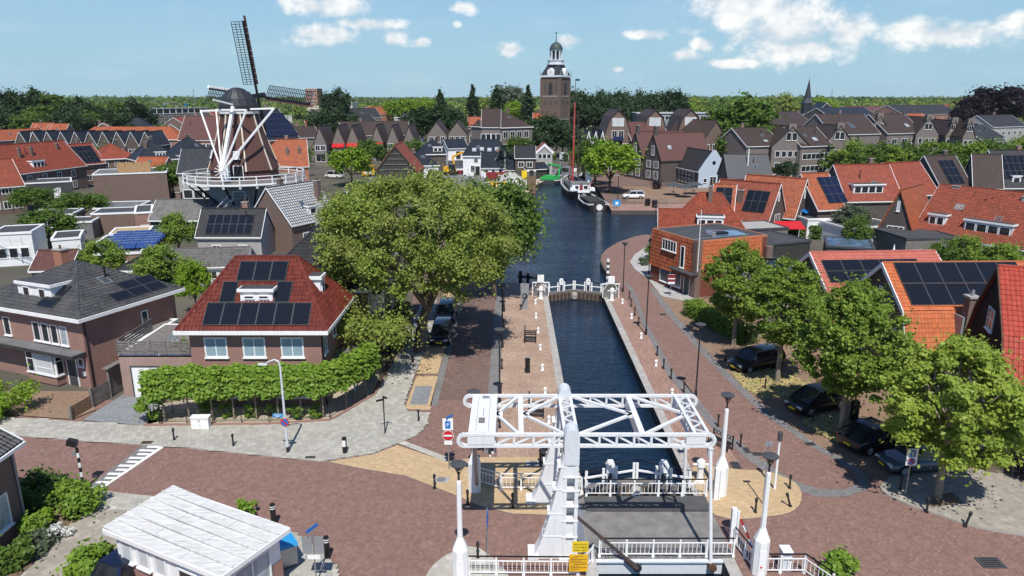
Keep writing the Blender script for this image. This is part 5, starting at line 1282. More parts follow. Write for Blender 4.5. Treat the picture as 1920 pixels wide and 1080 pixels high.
# ------------------------------------------------------------------ cars
def car(label, loc, rz, paint, kind='suv', roof=None, plates='yellow'):
 L, W, H, hood, bx = dict(suv=(4.6, 1.86, 1.66, .98, (.30, .13, -.42, -.49)), mpv=(4.4, 1.8, 1.62, .92, (.36, .12, -.40, -.49)), coupe=(4.65, 1.92, 1.6, 1.0, (.27, .08, -.22, -.50)),
  sedan=(4.66, 1.81, 1.45, .88, (.22, .06, -.20, -.42)), van=(5.0, 1.95, 1.95, 1.05, (.40, .26, -.46, -.49)))[kind]
 T = thing('parked_car', label, 'car', loc, rz, 'parked cars'); h = W / 2; b = MB()
 st = [(-.5, .80, .42, hood * .92), (-.485, .92, .30, hood * .98), (-.40, .985, .24, hood * 1.0), (-.2, 1.0, .22, hood), (.1, 1.0, .22, hood), (.24, 1.0, .22, hood * .99), (.36, .985, .23, hood * .93), (.45, .93, .25, hood * .84), (.488, .82, .30, hood * .72), (.5, .70, .40, hood * .60)]
 rows = []
 for x, w, z0, z1 in st:
  w *= h; rows.append([(x * L, y, z) for y, z in ((-w * .8, z0), (-w * .98, z0 + .12), (-w, z0 + (z1 - z0) * .5), (-w * .97, z1 - .1), (-w * .86, z1), (0, z1 + .025), (w * .86, z1), (w * .97, z1 - .1), (w, z0 + (z1 - z0) * .5), (w * .98, z0 + .12), (w * .8, z0))])
 n = 11; vs = [q for r in rows for q in r]; fs = []
 for i in range(len(rows) - 1):
  for j in range(n): fs.append((i * n + j, i * n + (j + 1) % n, (i + 1) * n + (j + 1) % n, (i + 1) * n + j))
 fs += [tuple(range(n - 1, -1, -1)), tuple(range((len(rows) - 1) * n, len(rows) * n))]
 b.add(vs, [f[::-1] for f in fs]); b.build('body', paint, T, True)
 xa, xt, xr, xb = (q * L for q in bx); zb, zt = hood - .02, H - .05; wb, wt = h * .9, h * .70
 g = MB(); B_ = [(xa, -wb, zb), (xa, wb, zb), (xb, wb, zb), (xb, -wb, zb)]; Tt = [(xt, -wt, zt), (xt, wt, zt), (xr, wt, zt), (xr, -wt, zt)]
 g.add(B_ + Tt, [(0, 1, 5, 4), (1, 2, 6, 5), (2, 3, 7, 6), (3, 0, 4, 7), (4, 5, 6, 7)]); g.build('glass', 'glass', T)
 rf = MB(); k = .02
 xs = [xt + .04, xt - .25, (xt + xr) / 2, xr + .2, xr - .05]; zs = [zt, zt + .045, zt + .055, zt + .045, zt - .01]; vs = []
 for x, z in zip(xs, zs): vs += [(x, -wt - k, z - .015), (x, -wt * .6, z + .015), (x, wt * .6, z + .015), (x, wt + k, z - .015)]
 rf.add(vs, [(i * 4 + j, i * 4 + j + 1, i * 4 + 5 + j, i * 4 + 4 + j) for i in range(4) for j in range(3)])
 rf.build('roof', roof or paint, T, True)
 pb = MB()
 for s in (-1, 1):
  pb.bar((xa, s * wb, zb), (xt, s * wt, zt), .07, .06).bar((xb, s * wb, zb), (xr, s * wt, zt), .16, .07)
  xm = (xt + xr) / 2 + .1; pb.bar((xm, s * (wb + .005), zb), (xm - .05, s * (wt + .005), zt), .08, .04).bar((xt, s * (wt + .01), zt), (xr, s * (wt + .01), zt), .05, .05)
  pb.bar((xa, s * wb * .995, zb + .015), (xb, s * wb * .995, zb + .015), .03, .03)
 pb.build('pillar', paint, T)
 for sx in (.31 * L, -.31 * L):
  for s in (-1, 1):
   def mk():
    t = MB().cyl((0, -.11, 0), (0, .11, 0), .335, .335, 18); r = MB().cyl((0, -.125, 0), (0, -.11, 0), .215, .235, 14)
    for a in range(5): r.bar((0, -.128, 0), (.2 * math.cos(a * 1.257), -.128, .2 * math.sin(a * 1.257)), .05, .01)
    return t.mesh('tyre', 'tyre', True), r.mesh('rim', 'alloy')
   ty, ri = cached('wheel', mk)
   w = link('wheel', ty, T, (sx, s * (h - .10), .335), 0 if s < 0 else math.pi); link('rim', ri, w)
   MB().cyl((sx, s * (h - .06), .36), (sx, s * (h + .004), .36), .40, .40, 18).build('wheel_arch', 'black', T)
 for s in (-1, 1):
  MB().box((.478 * L, s * h * .62, hood * .70), (.12, .34, .13)).build('headlight', 'lamp_glass', T)
  MB().box((-.487 * L, s * h * .72, hood * .82), (.1, .3, .14)).build('tail_light', 'tail_red', T)
  MB().box((xa * .78, s * (wb + .12), zb + .08), (.12, .2, .13)).build('mirror', paint, T)
 MB().box((.5 * L, 0, hood * .55), (.05, W * .42, .16)).build('grille', 'iron', T)
 for x in (.512, -.508): MB().box((x * L, 0, .46 if x > 0 else .6), (.02, .52, .115)).build('number_plate', plates, T)
 MB().box((0, 0, .26), (L * .9, W * .93, .12)).build('sill', 'black', T)
 return T
car('black off-roader parked at the far end of the right row of cars', (19.5, 53.3, .01), R(204), 'car_black', 'suv')
car('black people carrier parked between two trees with a reddish roof reflection', (21.1, 45.6, .01), R(204), 'car_black', 'mpv')
car('black sloping coupe parked with its rear towards the road', (22.5, 40.2, .01), R(24), 'car_black', 'coupe')
car('grey sedan parked nearest the camera under the right-hand tree', (23.75, 37.4, .01), R(187), 'car_grey', 'sedan')
car('dark car with bright headlights and yellow plate parked facing the camera under the big tree', (-6.25, 60.1, .01), R(-92), 'car_black', 'mpv')
car('dark blue car parked right behind the other one under the big tree', (-6.35, 66.2, .01), R(-90), 'car_navy', 'suv')
car('white off-roader parked on the harbour square', P(1187, 372), R(183), 'car_white', 'suv')
car('white van beside the bright green tree at the builders yard', P(627, 334), R(160), 'car_white', 'van')
car('silver car parked left of the big tree top', P(652, 372), R(80), 'car_silver', 'mpv')
# ------------------------------------------------------------------ people
def skin_body(name, mat, verts, edges, rad, parent, lvl=1):
 me = bpy.data.meshes.new(name); me.from_pydata(verts, edges, []); me.update()
 o = bpy.data.objects.new(name, me); COL.objects.link(o)
 sk = o.modifiers.new('skin', 'SKIN'); sk.use_smooth_shade = True; ss = o.modifiers.new('sub', 'SUBSURF'); ss.levels = lvl; ss.render_levels = lvl
 for i, r in enumerate(rad): me.skin_vertices[0].data[i].radius = (r, r) if not isinstance(r, tuple) else r
 me.skin_vertices[0].data[0].use_root = True
 dg = bpy.context.evaluated_depsgraph_get(); dg.update(); m = bpy.data.meshes.new_from_object(o.evaluated_get(dg)); bpy.data.objects.remove(o)
 m.name = name; m.materials.clear(); m.materials.append(M[mat]); m.polygons.foreach_set('use_smooth', [True] * len(m.polygons))
 return link(name, m, parent)
def person(label, loc, rz, skin, top, legs, hair, shoes='cloth_white', step=.18, shorts=False, bag=None, s=1.):
 T = thing('person', label, 'person', loc, rz); T.scale = (s, s, s)
 k = step
 V = [(0, 0, .95), (0, 0, 1.15), (0, 0, 1.38), (0, -.01, 1.5), (0, -.02, 1.58), (0, -.03, 1.68), (0, -.02, 1.76)]
 E = [(0, 1), (1, 2), (2, 3), (3, 4), (4, 5), (5, 6)]; Rr = [(.15, .11), (.14, .10), (.16, .10), .065, .06, (.085, .1), .06]
 for sd, f in ((-1, 1), (1, -1)):
  b = len(V); V += [(sd * .1, 0, .88), (sd * .1, -k * f * .5 - .02, .48), (sd * .1, -k * f + .03, .09), (sd * .1, -k * f - .12, .04)]
  E += [(0, b), (b, b + 1), (b + 1, b + 2), (b + 2, b + 3)]; Rr += [.095, .062, .042, .035]
  b = len(V); V += [(sd * .2, 0, 1.40), (sd * .25, k * f * .3, 1.13), (sd * .26, k * f * .7 - .06, .90), (sd * .26, k * f * .8 - .08, .80)]
  E += [(2, b), (b, b + 1), (b + 1, b + 2), (b + 2, b + 3)]; Rr += [.06, .045, .034, .03]
  for q in range(4):
   c = len(V); V += [(sd * (.26 + .012 - .004 * q), k * f * .8 - .115 + q * .022, .745 - .006 * abs(q - 1.5))]; E += [(b + 3, c)]; Rr += [.011]
  c = len(V); V += [(sd * .235, k * f * .8 - .12, .775)]; E += [(b + 3, c)]; Rr += [.012]
 skin_body('body', skin, V, E, Rr, T)
 sh = [(0, 0, .90), (0, 0, 1.15), (0, 0, 1.38), (0, 0, 1.46)]; se = [(0, 1), (1, 2), (2, 3)]; sr = [(.185, .135), (.175, .125), (.185, .12), .085]
 for sd, f in ((-1, 1), (1, -1)): b = len(sh); sh += [(sd * .2, 0, 1.40), (sd * .255, k * f * .25, 1.15)]; se += [(2, b), (b, b + 1)]; sr += [.078, .07]
 skin_body('shirt', top, sh, se, sr, T)
 tr = [(0, 0, .97), (0, 0, .90)]; te = [(0, 1)]; rr = [(.165, .125), (.17, .13)]
 for sd, f in ((-1, 1), (1, -1)):
  b = len(tr); tr += [(sd * .1, 0, .84), (sd * .1, -k * f * .5 - .02, .48)] + ([] if shorts else [(sd * .1, -k * f + .03, .12)])
  te += [(1, b), (b, b + 1)] + ([] if shorts else [(b + 1, b + 2)]); rr += [.112, .085] + ([] if shorts else [.06])
  MB().box((sd * .1, -k * f - .05, .045), (.1, .27, .09)).build('shoe', shoes, T)
 skin_body('trousers', legs, tr, te, rr, T)
 MB().sphere((0, .012, 1.715), .108, 12, 8, sz=1.05).build('hair', hair, T, True)
 MB().box((0, -.128, 1.675), (.03, .04, .05)).build('nose', skin, T)
 for sd in (-1, 1): MB().box((sd * .035, -.118, 1.70), (.022, .015, .014)).build('eye', 'iron', T); MB().box((sd * .1, -.02, 1.68), (.02, .05, .06)).build('ear', skin, T)
 MB().box((0, -.122, 1.635), (.05, .012, .012)).build('mouth', 'tail_red', T)
 if bag: MB().bb(.24, -.12, .42, .34, .14, .75).bar((.29, 0, .75), (.28, 0, .85), .02).build('bag', bag, T)
 return T
person('walker in a white shirt and beige trousers seen from behind on the left pavement', P(767, 642), R(180), 'skin', 'cloth_white', 'cloth_beige', 'bark_pale', step=.12)
person('walker in pale blue clothes carrying a dark bag on the left pavement', P(783, 636), R(178), 'skin', 'cloth_blue', 'cloth_blue', 'hair', bag='cloth_dark', step=.1)
person('man in a white shirt and dark trousers walking behind the balance beam', P(921, 852), R(10), 'skin_dark', 'cloth_white', 'cloth_dark', 'hair', step=.2)
def dog(label, loc, rz):
 T = thing('dog', label, 'dog', loc, rz)
 V = [(.05, 0, .42), (.3, 0, .43), (.42, 0, .52), (.5, 0, .62), (.62, 0, .6), (-.22, 0, .42), (-.34, 0, .5), (-.46, 0, .58)]; E = [(0, 1), (1, 2), (2, 3), (3, 4), (0, 5), (5, 6), (6, 7)]; Rr = [.11, .13, .09, .085, .045, .11, .03, .015]
 for x, kx in ((.28, 1), (-.22, 5)):
  for s in (-1, 1):
   b = len(V); m = -.06 if kx == 5 else -.02
   V += [(x, s * .09, .3), (x + m, s * .09, .16), (x + (.02 if kx == 5 else 0), s * .09, .03), (x + .06, s * .09, .02)]; E += [(kx, b), (b, b + 1), (b + 1, b + 2), (b + 2, b + 3)]; Rr += [.06, .035, .028, .025]
 skin_body('body', 'rust', V, E, Rr, T)
 for s in (-1, 1): MB().box((.47, s * .085, .63), (.06, .03, .12)).build('ear', 'hair', T)
 MB().sphere((.3, 0, .36), .115, 8, 6).build('chest_patch', 'cloth_white', T, True)
dog('brown dog with pale chest standing beside the man behind the counterweight', P(899, 846), R(200))
# ------------------------------------------------------------------ near trees
rngb = np.random.default_rng(5)
def big_lobes():
 L = crown_lobes(7.9, 7.3, 5.5, 9.4, 420, rngb, (.05, .105), -.62, .8, 0, .6)
 for a in np.linspace(2.4, 4.6, 12):
  r = rngb.uniform(6.0, 8.0); L.append((r * math.cos(a), r * math.sin(a) * .88, rngb.uniform(3.8, 6.5), rngb.uniform(1.0, 1.6), rngb.uniform(.8, 1.3)))
 return L
bt = tree_meshes('big', 3, 5.2, .42, 8.4, 7.6, 5.4, 9.4, 130000, .165, 'leaf_olive', nl=0, lobes=big_lobes(), limbs=15, shell=.45, up=.35, fork=3.2, lean=(1.2, .3))
tree('broadleaf_tree', 'huge olive-green broadleaf tree spreading over the left quay road', (-8.0, 57.0, 0), bt, 0)
m2 = tree_meshes('mid_side', 8, 4.2, .25, 4.4, 4.2, 4.4, 7.8, 22000, .30, 'leaf_mid', nl=60, limbs=6)
tree('broadleaf_tree', 'smaller fresh green tree behind the huge tree at the edge of the basin', (-1.9, 74, 0), m2, .3)
def linden(key, seed, rx, rz, zc, mat, n=34000):
 rng = np.random.default_rng(seed); L = []
 for i in range(170):
  z = rng.uniform(-1, 1); prof = math.sqrt(max(0.05, 1 - z * z)) * (1.05 if z < 0 else 1.05 - .38 * z); a = rng.uniform(0, 6.283); r = prof * rng.uniform(.55, 1.08)
  k = rng.uniform(.08, .2) * rx * (1.0 if z < .6 else .75); L.append((r * rx * math.cos(a), r * rx * math.sin(a), zc + z * rz, k, k * .62))
 return tree_meshes(key, seed, zc - rz * .35, .17, rx, rx, rz, zc, n, .165, mat, bark='bark_pale', lobes=L, limbs=8, shell=.5, up=.75, fork=zc - rz * .8, loose=.14)
l1 = linden('linden1', 21, 3.4, 3.1, 5.8, 'leaf_linden', 42000); l2 = linden('linden2', 22, 3.15, 3.3, 6.7, 'leaf_linden_mid', 42000); l3 = linden('linden3', 23, 2.7, 3.1, 6.4, 'leaf_linden_mid'); l4 = linden('linden4', 24, 2.8, 3.0, 6.0, 'leaf_linden_mid')
tree('linden_tree', 'bright yellow-green linden at the right over the grey sedan', P(1757, 935), l1, .2, 1.0, 'lindens along the right road')
tree('linden_tree', 'tall linden between the people carrier and the black coupe', P(1575, 820), l2, 1.2, 1.0, 'lindens along the right road')
tree('linden_tree', 'linden on the dry verge beside the black off-roader', P(1457, 716), l3, 2.2, 1.0, 'lindens along the right road')
tree('linden_tree', 'farthest linden of the right road, in front of the orange building', P(1375, 648), l4, 3.0, 1.0, 'lindens along the right road')
hedge_box('clipped_hedge', 'rounded green hedge on the right street corner in front of the lindens', P(1292, 588), P(1408, 648), 1.5, 1.5, 7000, .14, 'leaf_hedge', 4)
# espalier lindens of the corner garden
def espalier():
 rng = np.random.default_rng(31); n = 2300
 p = rng.random((n, 3)); side = rng.integers(0, 5, n); nr = np.zeros((n, 3)); x = (p[:, 0] - .5) * 1.85; y = (p[:, 1] - .5) * .9; z = 1.95 + p[:, 2] * 1.5
 y[side < 2] = -.45; nr[side < 2] = (0, -1, .3); y[side == 2] = .45; nr[side == 2] = (0, 1, .3); z[side > 2] = 3.45; nr[side > 2] = (0, 0, 1)
 pts = np.stack([x, y, z], 1) + rng.normal(size=(n, 3)) * .13; pts[:, 2] += np.sin(pts[:, 0] * 3) * .08
 t = MB().cyl((0, 0, -.05), (0, 0, 3.2), .07, .04, 7)
 for h in (2.0, 2.4, 2.8, 3.2): t.bar((-.85, 0, h), (.85, 0, h), .035)
 return t.mesh('trunk', 'bark_pale', True), leaf_mesh('crown', 'leaf_hedge', pts, nr, .24, rng)
em = cached('espalier', espalier)
ex = [(310, 794), (356, 789), (400, 792), (440, 788), (482, 788), (523, 787), (566, 786), (607, 785), (650, 768), (686, 745)]
nth = ('first', 'second', 'third', 'fourth', 'fifth', 'sixth', 'seventh', 'eighth', 'ninth', 'last')
for i, (x, y) in enumerate(ex):
 p = P(x, y); q = P(*ex[min(i + 1, 9)]) if i < 9 else p; o_ = P(*ex[i - 1]) if i else p
 a = math.atan2(q[1] - o_[1], q[0] - o_[0])
 tree('espalier_tree', nth[i] + ' from the left of the flat trained lindens along the corner garden', (p[0], p[1], .08), em, a, (.98, 1, 1), 'trained lindens of the corner garden')
railing('low black iron garden fence along the corner garden', [(*P(300, 798)[:2], .1), (*P(505, 796)[:2], .1), (*P(619, 788)[:2], .1), (*P(702, 741)[:2], .1), (*P(742, 672)[:2], .1)], 1.0, 2.0, .16, 'fence', 'iron', 'garden_fence', mat='iron')
railing('short black iron fence between driveway and corner garden', [(*P(304, 797)[:2], .1), (*P(345, 757)[:2], .1)], 1.0, 2.0, .16, 'fence', 'iron', 'garden_fence', mat='iron')
for a, b in (((270, 800), (505, 797.5)), ((505, 797.5), (620, 790)), ((620, 790), (703, 742)), ((703, 742), (750, 655))):
 p, q = P(*a), P(*b); o = MB().bar((p[0], p[1], .12), (q[0], q[1], .12), .16, .12).build('garden_edging', 'brick_red'); o['kind'] = 'structure'
for i, (x, y) in enumerate(((387, 778), (427, 784), (471, 785), (510, 780), (553, 786), (595, 784))): bush('garden_shrub', nth[i] + ' from the left of the six small round shrubs under the trained lindens', (*P(x, y)[:2], .08), .48, .95, 700, .13, 'leaf_hedge', 40 + i, group='round shrubs under the trained lindens')
for lab, x, y, r, h, n, s, m in (('upright leafy shrub at the left end of the trained lindens', 287, 792, .75, 2.1, 1800, .16, 'leaf_hedge'), ('low spreading conifer shrub in front of the bay window house', 14, 776, 2.0, 1.5, 4200, .16, 'leaf_bright'),
  ('bright shrub running along the lower left flower bed', 135, 958, 1.35, 1.1, 3600, .15, 'leaf_hedge'), ('dark shrub in the shade of the lower left house', 62, 945, 1.5, 1.2, 2600, .15, 'leaf_mid'), ('dark green shrub behind the bright one in the lower left bed', 95, 935, 1.0, .9, 1500, .15, 'leaf_dark'),
  ('broad leaved plant in the lower left flower bed', 62, 1002, .55, .85, 800, .17, 'leaf_hedge'), ('tall leafy plant beside the white flowers', 88, 990, .4, .9, 500, .18, 'leaf_bright'), ('feathery low plant below the white flowers', 72, 1030, .85, .55, 1300, .11, 'leaf_grey'),
  ('plant with white flowers at the edge of the lower left path', 112, 1012, .5, .6, 420, .12, 'flower_white'), ('leafy climber in front of the white shed at the bottom edge', 180, 1092, 1.0, 1.5, 2600, .19, 'leaf_hedge'), ('green plant at the bottom left corner', 25, 1062, .9, .9, 1400, .15, 'leaf_mid'),
  ('small weed shrub behind the ridge of the white shed', 462, 968, .45, .8, 420, .15, 'leaf_hedge'), ('round green bush at the bottom right of the bridge', 1575, 1085, .75, .95, 1700, .14, 'leaf_hedge'), ('dark copper beech hedge at the right edge by the pavement', 1912, 888, 1.35, 1.9, 5200, .15, 'leaf_copper'),
  ('potted bright shrub at the top of the corner garden fence', 708, 690, .4, .8, 420, .12, 'leaf_bright'), ('leafy shrub at the end of the trained lindens near the porch', 690, 716, .6, 2.6, 1500, .17, 'leaf_hedge')):
 bush('garden_shrub', lab, (*P(x, y)[:2], .08), r, h, n, s, m, int(x + y), sy=1.0)
hedge_box('clipped_hedge', 'dark hedge between the left houses and the pavement with the walkers', P(742, 662), P(757, 590), 1.3, 1.4, 5200, .14, 'leaf_mid', 9)
# dry grass and weeds
def tufts(name, label, poly, n, size, mat, seed):
 rng = np.random.default_rng(seed); xs = [p[0] for p in poly]; ys = [p[1] for p in poly]; out = []
 while len(out) < n:
  x, y = rng.uniform(min(xs), max(xs)), rng.uniform(min(ys), max(ys)); c = False
  for i in range(len(poly)):
   a, b = poly[i], poly[i - 1]
   if (a[1] > y) != (b[1] > y) and x < (b[0] - a[0]) * (y - a[1]) / (b[1] - a[1]) + a[0]: c = not c
  if c: out.append((x, y, rng.uniform(.02, .1)))
 o = link(name, leaf_mesh(name, mat, np.array(out), np.tile((0, -.4, 1), (n, 1)), size, rng)); o['kind'] = 'stuff'; o['label'] = label; o['category'] = 'grass'
plain('straw', (.36, .29, .13), .9, var=.3); plain('weed', (.16, .19, .05), .9, var=.3)
for k, pl in enumerate((((1372, 700), (1440, 690), (1520, 720), (1490, 745), (1430, 748), (1392, 725)), ((1502, 792), (1560, 775), (1640, 800), (1620, 825), (1580, 835), (1540, 818)))):
 q = [P(*a)[:2] for a in pl]; tufts('grass', 'dry straw-coloured grass on the ' + ('upper' if k == 0 else 'lower') + ' verge between parked cars', q, 2600, .16, 'straw', k); tufts('weeds', 'green weeds among the dry grass of the ' + ('upper' if k == 0 else 'lower') + ' verge', q, 500, .14, 'weed', k + 7)
# ------------------------------------------------------------------ near houses
def V2(a, b, t): return (a[0] + (b[0] - a[0]) * t, a[1] + (b[1] - a[1]) * t)
def left_black():
 B = (-31.2, 49.0); A = (B[0] - 11 * .926, B[1] + 11 * .38)
 h = House('brick_house', 'brick house with black hipped tile roof, solar panels and bay window at the left edge', A, B, 8.4, 5.5)
 h.roof('hip', 2.75, 'tile_black', 'brick_red', .5, hipl=5.4, tiles='FR')
 W = 11
 for u in (2.0, 3.0, 4.0, 4.95): h.win('F', W - u, 3.15, .78, 1.5, pane='glass' if u > 2 else 'glass_pale')
 h.win('F', W - 8.3, 3.15, .78, 1.5)
 by = MB().bb(W - 5.7, -.7, .1, W - 2.6, 0, .85).build('bay', 'brick_red', h.o)
 for (u, w, nx, pn) in ((W - 5.2, .8, 1, 'glass'), (W - 3.75, 1.9, 1, 'curtain')): window(by, (u, -.7, .87), 0, w, 1.65, nx, 1, pane=pn, transom=.66 if pn == 'glass' else .3, sill=False)
 window(by, (W - 2.6, -.35, .87), R(90), .62, 1.65, pane='glass', sill=False, transom=.66)
 MB().bb(W - 5.8, -.8, .78, W - 2.5, 0, .86).bb(W - 5.6, -.6, .86, W - 2.7, -.05, 2.5).build('bay_box', 'white', by)
 h.door('F', W - 1.7, leaf='grey_dark'); h.win('F', W - .65, 1.7, .6, .65); h.win('R', 5.3, 3.0, .6, 1.6)
 c = MB().bb(-.5, -1.15, 2.66, W + .05, 0, 2.9).build('canopy', 'tar_boards', h.o)
 MB().bb(-.4, -1.1, 2.9, W, -.02, 2.94).build('canopy_roof', 'bitumen_pale', c)
 h.dormer('F', W - 5.6, 5.95, 3.7, 1.25, 2.9, nwin=2, y=.75, ww=.75, wh=.95)
 h.panels('F', W - 4.0, .55, 1, 1, 1.7, 1.05); h.panels('F', W - 3.5, 1.75, 1, 1, 1.0, 1.1)
 h.panels('R', 3.6, .55, 3, 2, 1.55, 1.0, skip=((0, 1),)); h.skylight('R', 4.4, 2.9, .8, 1.0); h.chimney(W - 7.2, 4.4, 7.6, 9.1, .9, .7, 'brick_orange', 1); h.pipe(W - 2.8, 4.6, 7.2, 8.0)
 MB().cyl((W + .06, .2, 0), (W + .06, .2, 5.4), .055, .055, 8).build('downpipe', 'black', h.o, True)
 MB().bb(W - .55, -.12, 1.0, W - .3, 0, 1.35).build('charger', 'white', h.o)
left_black()
def red_solar():
 h = House('brick_house', 'brick corner house with red tiled roof covered by black solar panels', (-21.9, 45.7), (-13.0, 45.7), 7.4, 5.75)
 h.roof('hip', 4.15, 'tile_red', 'brick_red', .6, hipl=2.3, tiles='FRL')
 for u in (1.75, 4.35, 6.95): h.win('F', u, 3.75, 1.55, 1.45, 2, pane='curtain_blue', fw=.1)
 for u, w in ((2.2, 2.4), (6.9, 2.4)):
  h.win('F', u, .8, w, 1.45, 2, pane='glass_pale'); MB().bb(u - w / 2 - .3, -.2, 2.35, u + w / 2 + .3, 0, 2.55).build('lintel', 'grey_dark', h.o)
 h.win('R', .9, 3.75, 1.0, 1.35, 2, pane='glass_blue'); h.win('R', 3.6, 4.1, .8, 1.0); h.win('R', .8, .8, 1.2, 1.5, 2, pane='glass_blue'); h.win('R', 5.6, 3.2, .35, 1.3, pane='curtain', sill=False)
 p = MB().bb(8.9, 2.6, 2.55, 10.5, 5.4, 2.75).build('porch', 'wood_grey', h.o); MB().bb(10.3, 2.7, 0, 10.42, 2.82, 2.55).build('porch_post', 'white', p)
 h.panels('F', 1.75, .38, 6, 1, 1.17, 1.72); h.panels('F', 2.5, 2.14, 1, 1, 1.05, 1.66); h.panels('F', 6.25, 2.14, 1, 1, 1.05, 1.66); h.panels('F', 3.35, 3.86, 3, 1, 1.12, 1.62)
 h.dormer('F', 4.45, 7.35, 2.2, .78, 2.0, nwin=2, y=1.0, ww=.72, wh=.28, rh=.2); h.dormer('R', 3.4, 7.2, 1.0, 1.3, 1.6, nwin=1, y=.55, rh=.24)
 MB().cyl((8.98, .15, 0), (8.98, .15, 5.6), .05, .05, 8).build('downpipe', 'black', h.o, True)
 g = House('garage', 'flat brown rendered garage with white door and timber terrace fence on top', (-27.9, 47.4), (-22.1, 47.4), 7.0, 3.25)
 g.roof('flat', .1, 'wood_grey', 'render_pink', 0)
 door(g.o, (1.75, 0, .02), 0, 1.9, 2.35, 'white', 'grey_dark'); g.win('F', 4.6, 1.05, 1.6, 1.2, 2)
 for k in range(5):
  for s in range(2): MB().bb(.05 + s * 2.85, -.1, 3.4 + k * .2, 2.85 + s * 2.85, -.05, 3.54 + k * .2).build('fence_slat', 'wood_grey', g.o)
  MB().bb(-.1, .0, 3.4 + k * .2, -.05, 5.2, 3.54 + k * .2).build('fence_slat', 'wood_grey', g.o)
 for k in range(6): MB().bb(.1 + k * 1.1, -.05, 3.3, .2 + k * 1.1, 0, 4.45).build('fence_post', 'wood_grey', g.o)
 T = thing('garden_chair', 'grey garden chair on the roof terrace beside the red roof', 'chair', (-24.6, 49.0, 3.32), R(30)); MB().bb(-.3, -.3, .38, .3, .3, .44).bb(-.3, .26, .44, .3, .32, .95).bb(-.3, -.3, 0, -.25, .3, .38).bb(.25, -.3, 0, .3, .3, .38).build('frame', 'zinc', T)
 T = thing('flower_pot', 'white pot with green plant on the roof terrace', 'flower pot', (-23.6, 48.1, 3.32)); MB().lathe([(.18, 0), (.25, .4)], 10).build('pot', 'white', T); rng = np.random.default_rng(2); pt, nr = blob_points([(0, 0, .6, .35, .3)], 120, rng); link('foliage', leaf_mesh('foliage', 'leaf_hedge', pt, nr, .14, rng), T)
 s = House('lean_to', 'small white boarded lean-to between the two brick houses', (-30.6, 52.2), (-28.0, 52.0), 4.2, 3.1); s.roof('flat', .1, 'wood_grey', 'brick_brown', .05)
 for k in range(6): MB().bb(-.05, -.1, 1.9 + k * .2, 2.65, -.055, 2.08 + k * .2).build('board', 'white', s.o)
 # timber gate and fence between house and driveway
 f = thing('wooden_fence', 'weathered timber fence with tall gate along the grey driveway', 'fence', P(135, 788))
 a = Vector((0, 0, 0)); b = Vector(P(238, 728)) - Vector(P(135, 788))
 for i, t in enumerate((0, .36, .70, 1)):
  q = a.lerp(b, t); MB().bb(q.x - .08, q.y - .08, 0, q.x + .08, q.y + .08, (1.0, 1.5, 2.2, 2.2)[i]).build('post', 'wood_grey', f)
 for j, (t0, t1, n, m) in enumerate(((0, .36, 5, 'wood_brown'), (.36, .70, 7, 'wood_grey'), (.70, 1, 11, 'wood_grey'))):
  for k in range(n): MB().bar(a.lerp(b, t0) + Z * (.12 + k * .19), a.lerp(b, t1) + Z * (.12 + k * .19), .03, .16).build('slat', m, f)
 MB().bar(a.lerp(b, .66) + Z * 2.25, b + Z * 2.25, .5, .08).build('gate_cap', 'wood_grey', f)
red_solar()
h = House('terrace_house', 'long dark tiled house behind the red solar roof, half hidden by the huge tree', (-20.3, 55.2), (-11.9, 55.2), 19, 6.0); h.roof('hip', 4.6, 'roof_dark', 'brick_brown', .45, hipl=4.4, tiles='FR')
for u in (2.0, 6.5, 12): h.win('R', u, 3.6, 1.3, 1.5, 2, frame='white'); h.win('R', u + .3, .8, 1.5, 1.6, 2)
h.win('F', 7.3, 3.9, .9, 1.2); h.dormer('R', 3.6, 3.2, 1.7, 1.4, .9, nwin=1, y=-.75, cheek='white'); h.pipe(3.5, 2.4, 7.6, 8.5, .1, 'zinc'); h.chimney(3.9, 5.2, 9.8, 11.2, .8, .6, 'stone_pale')
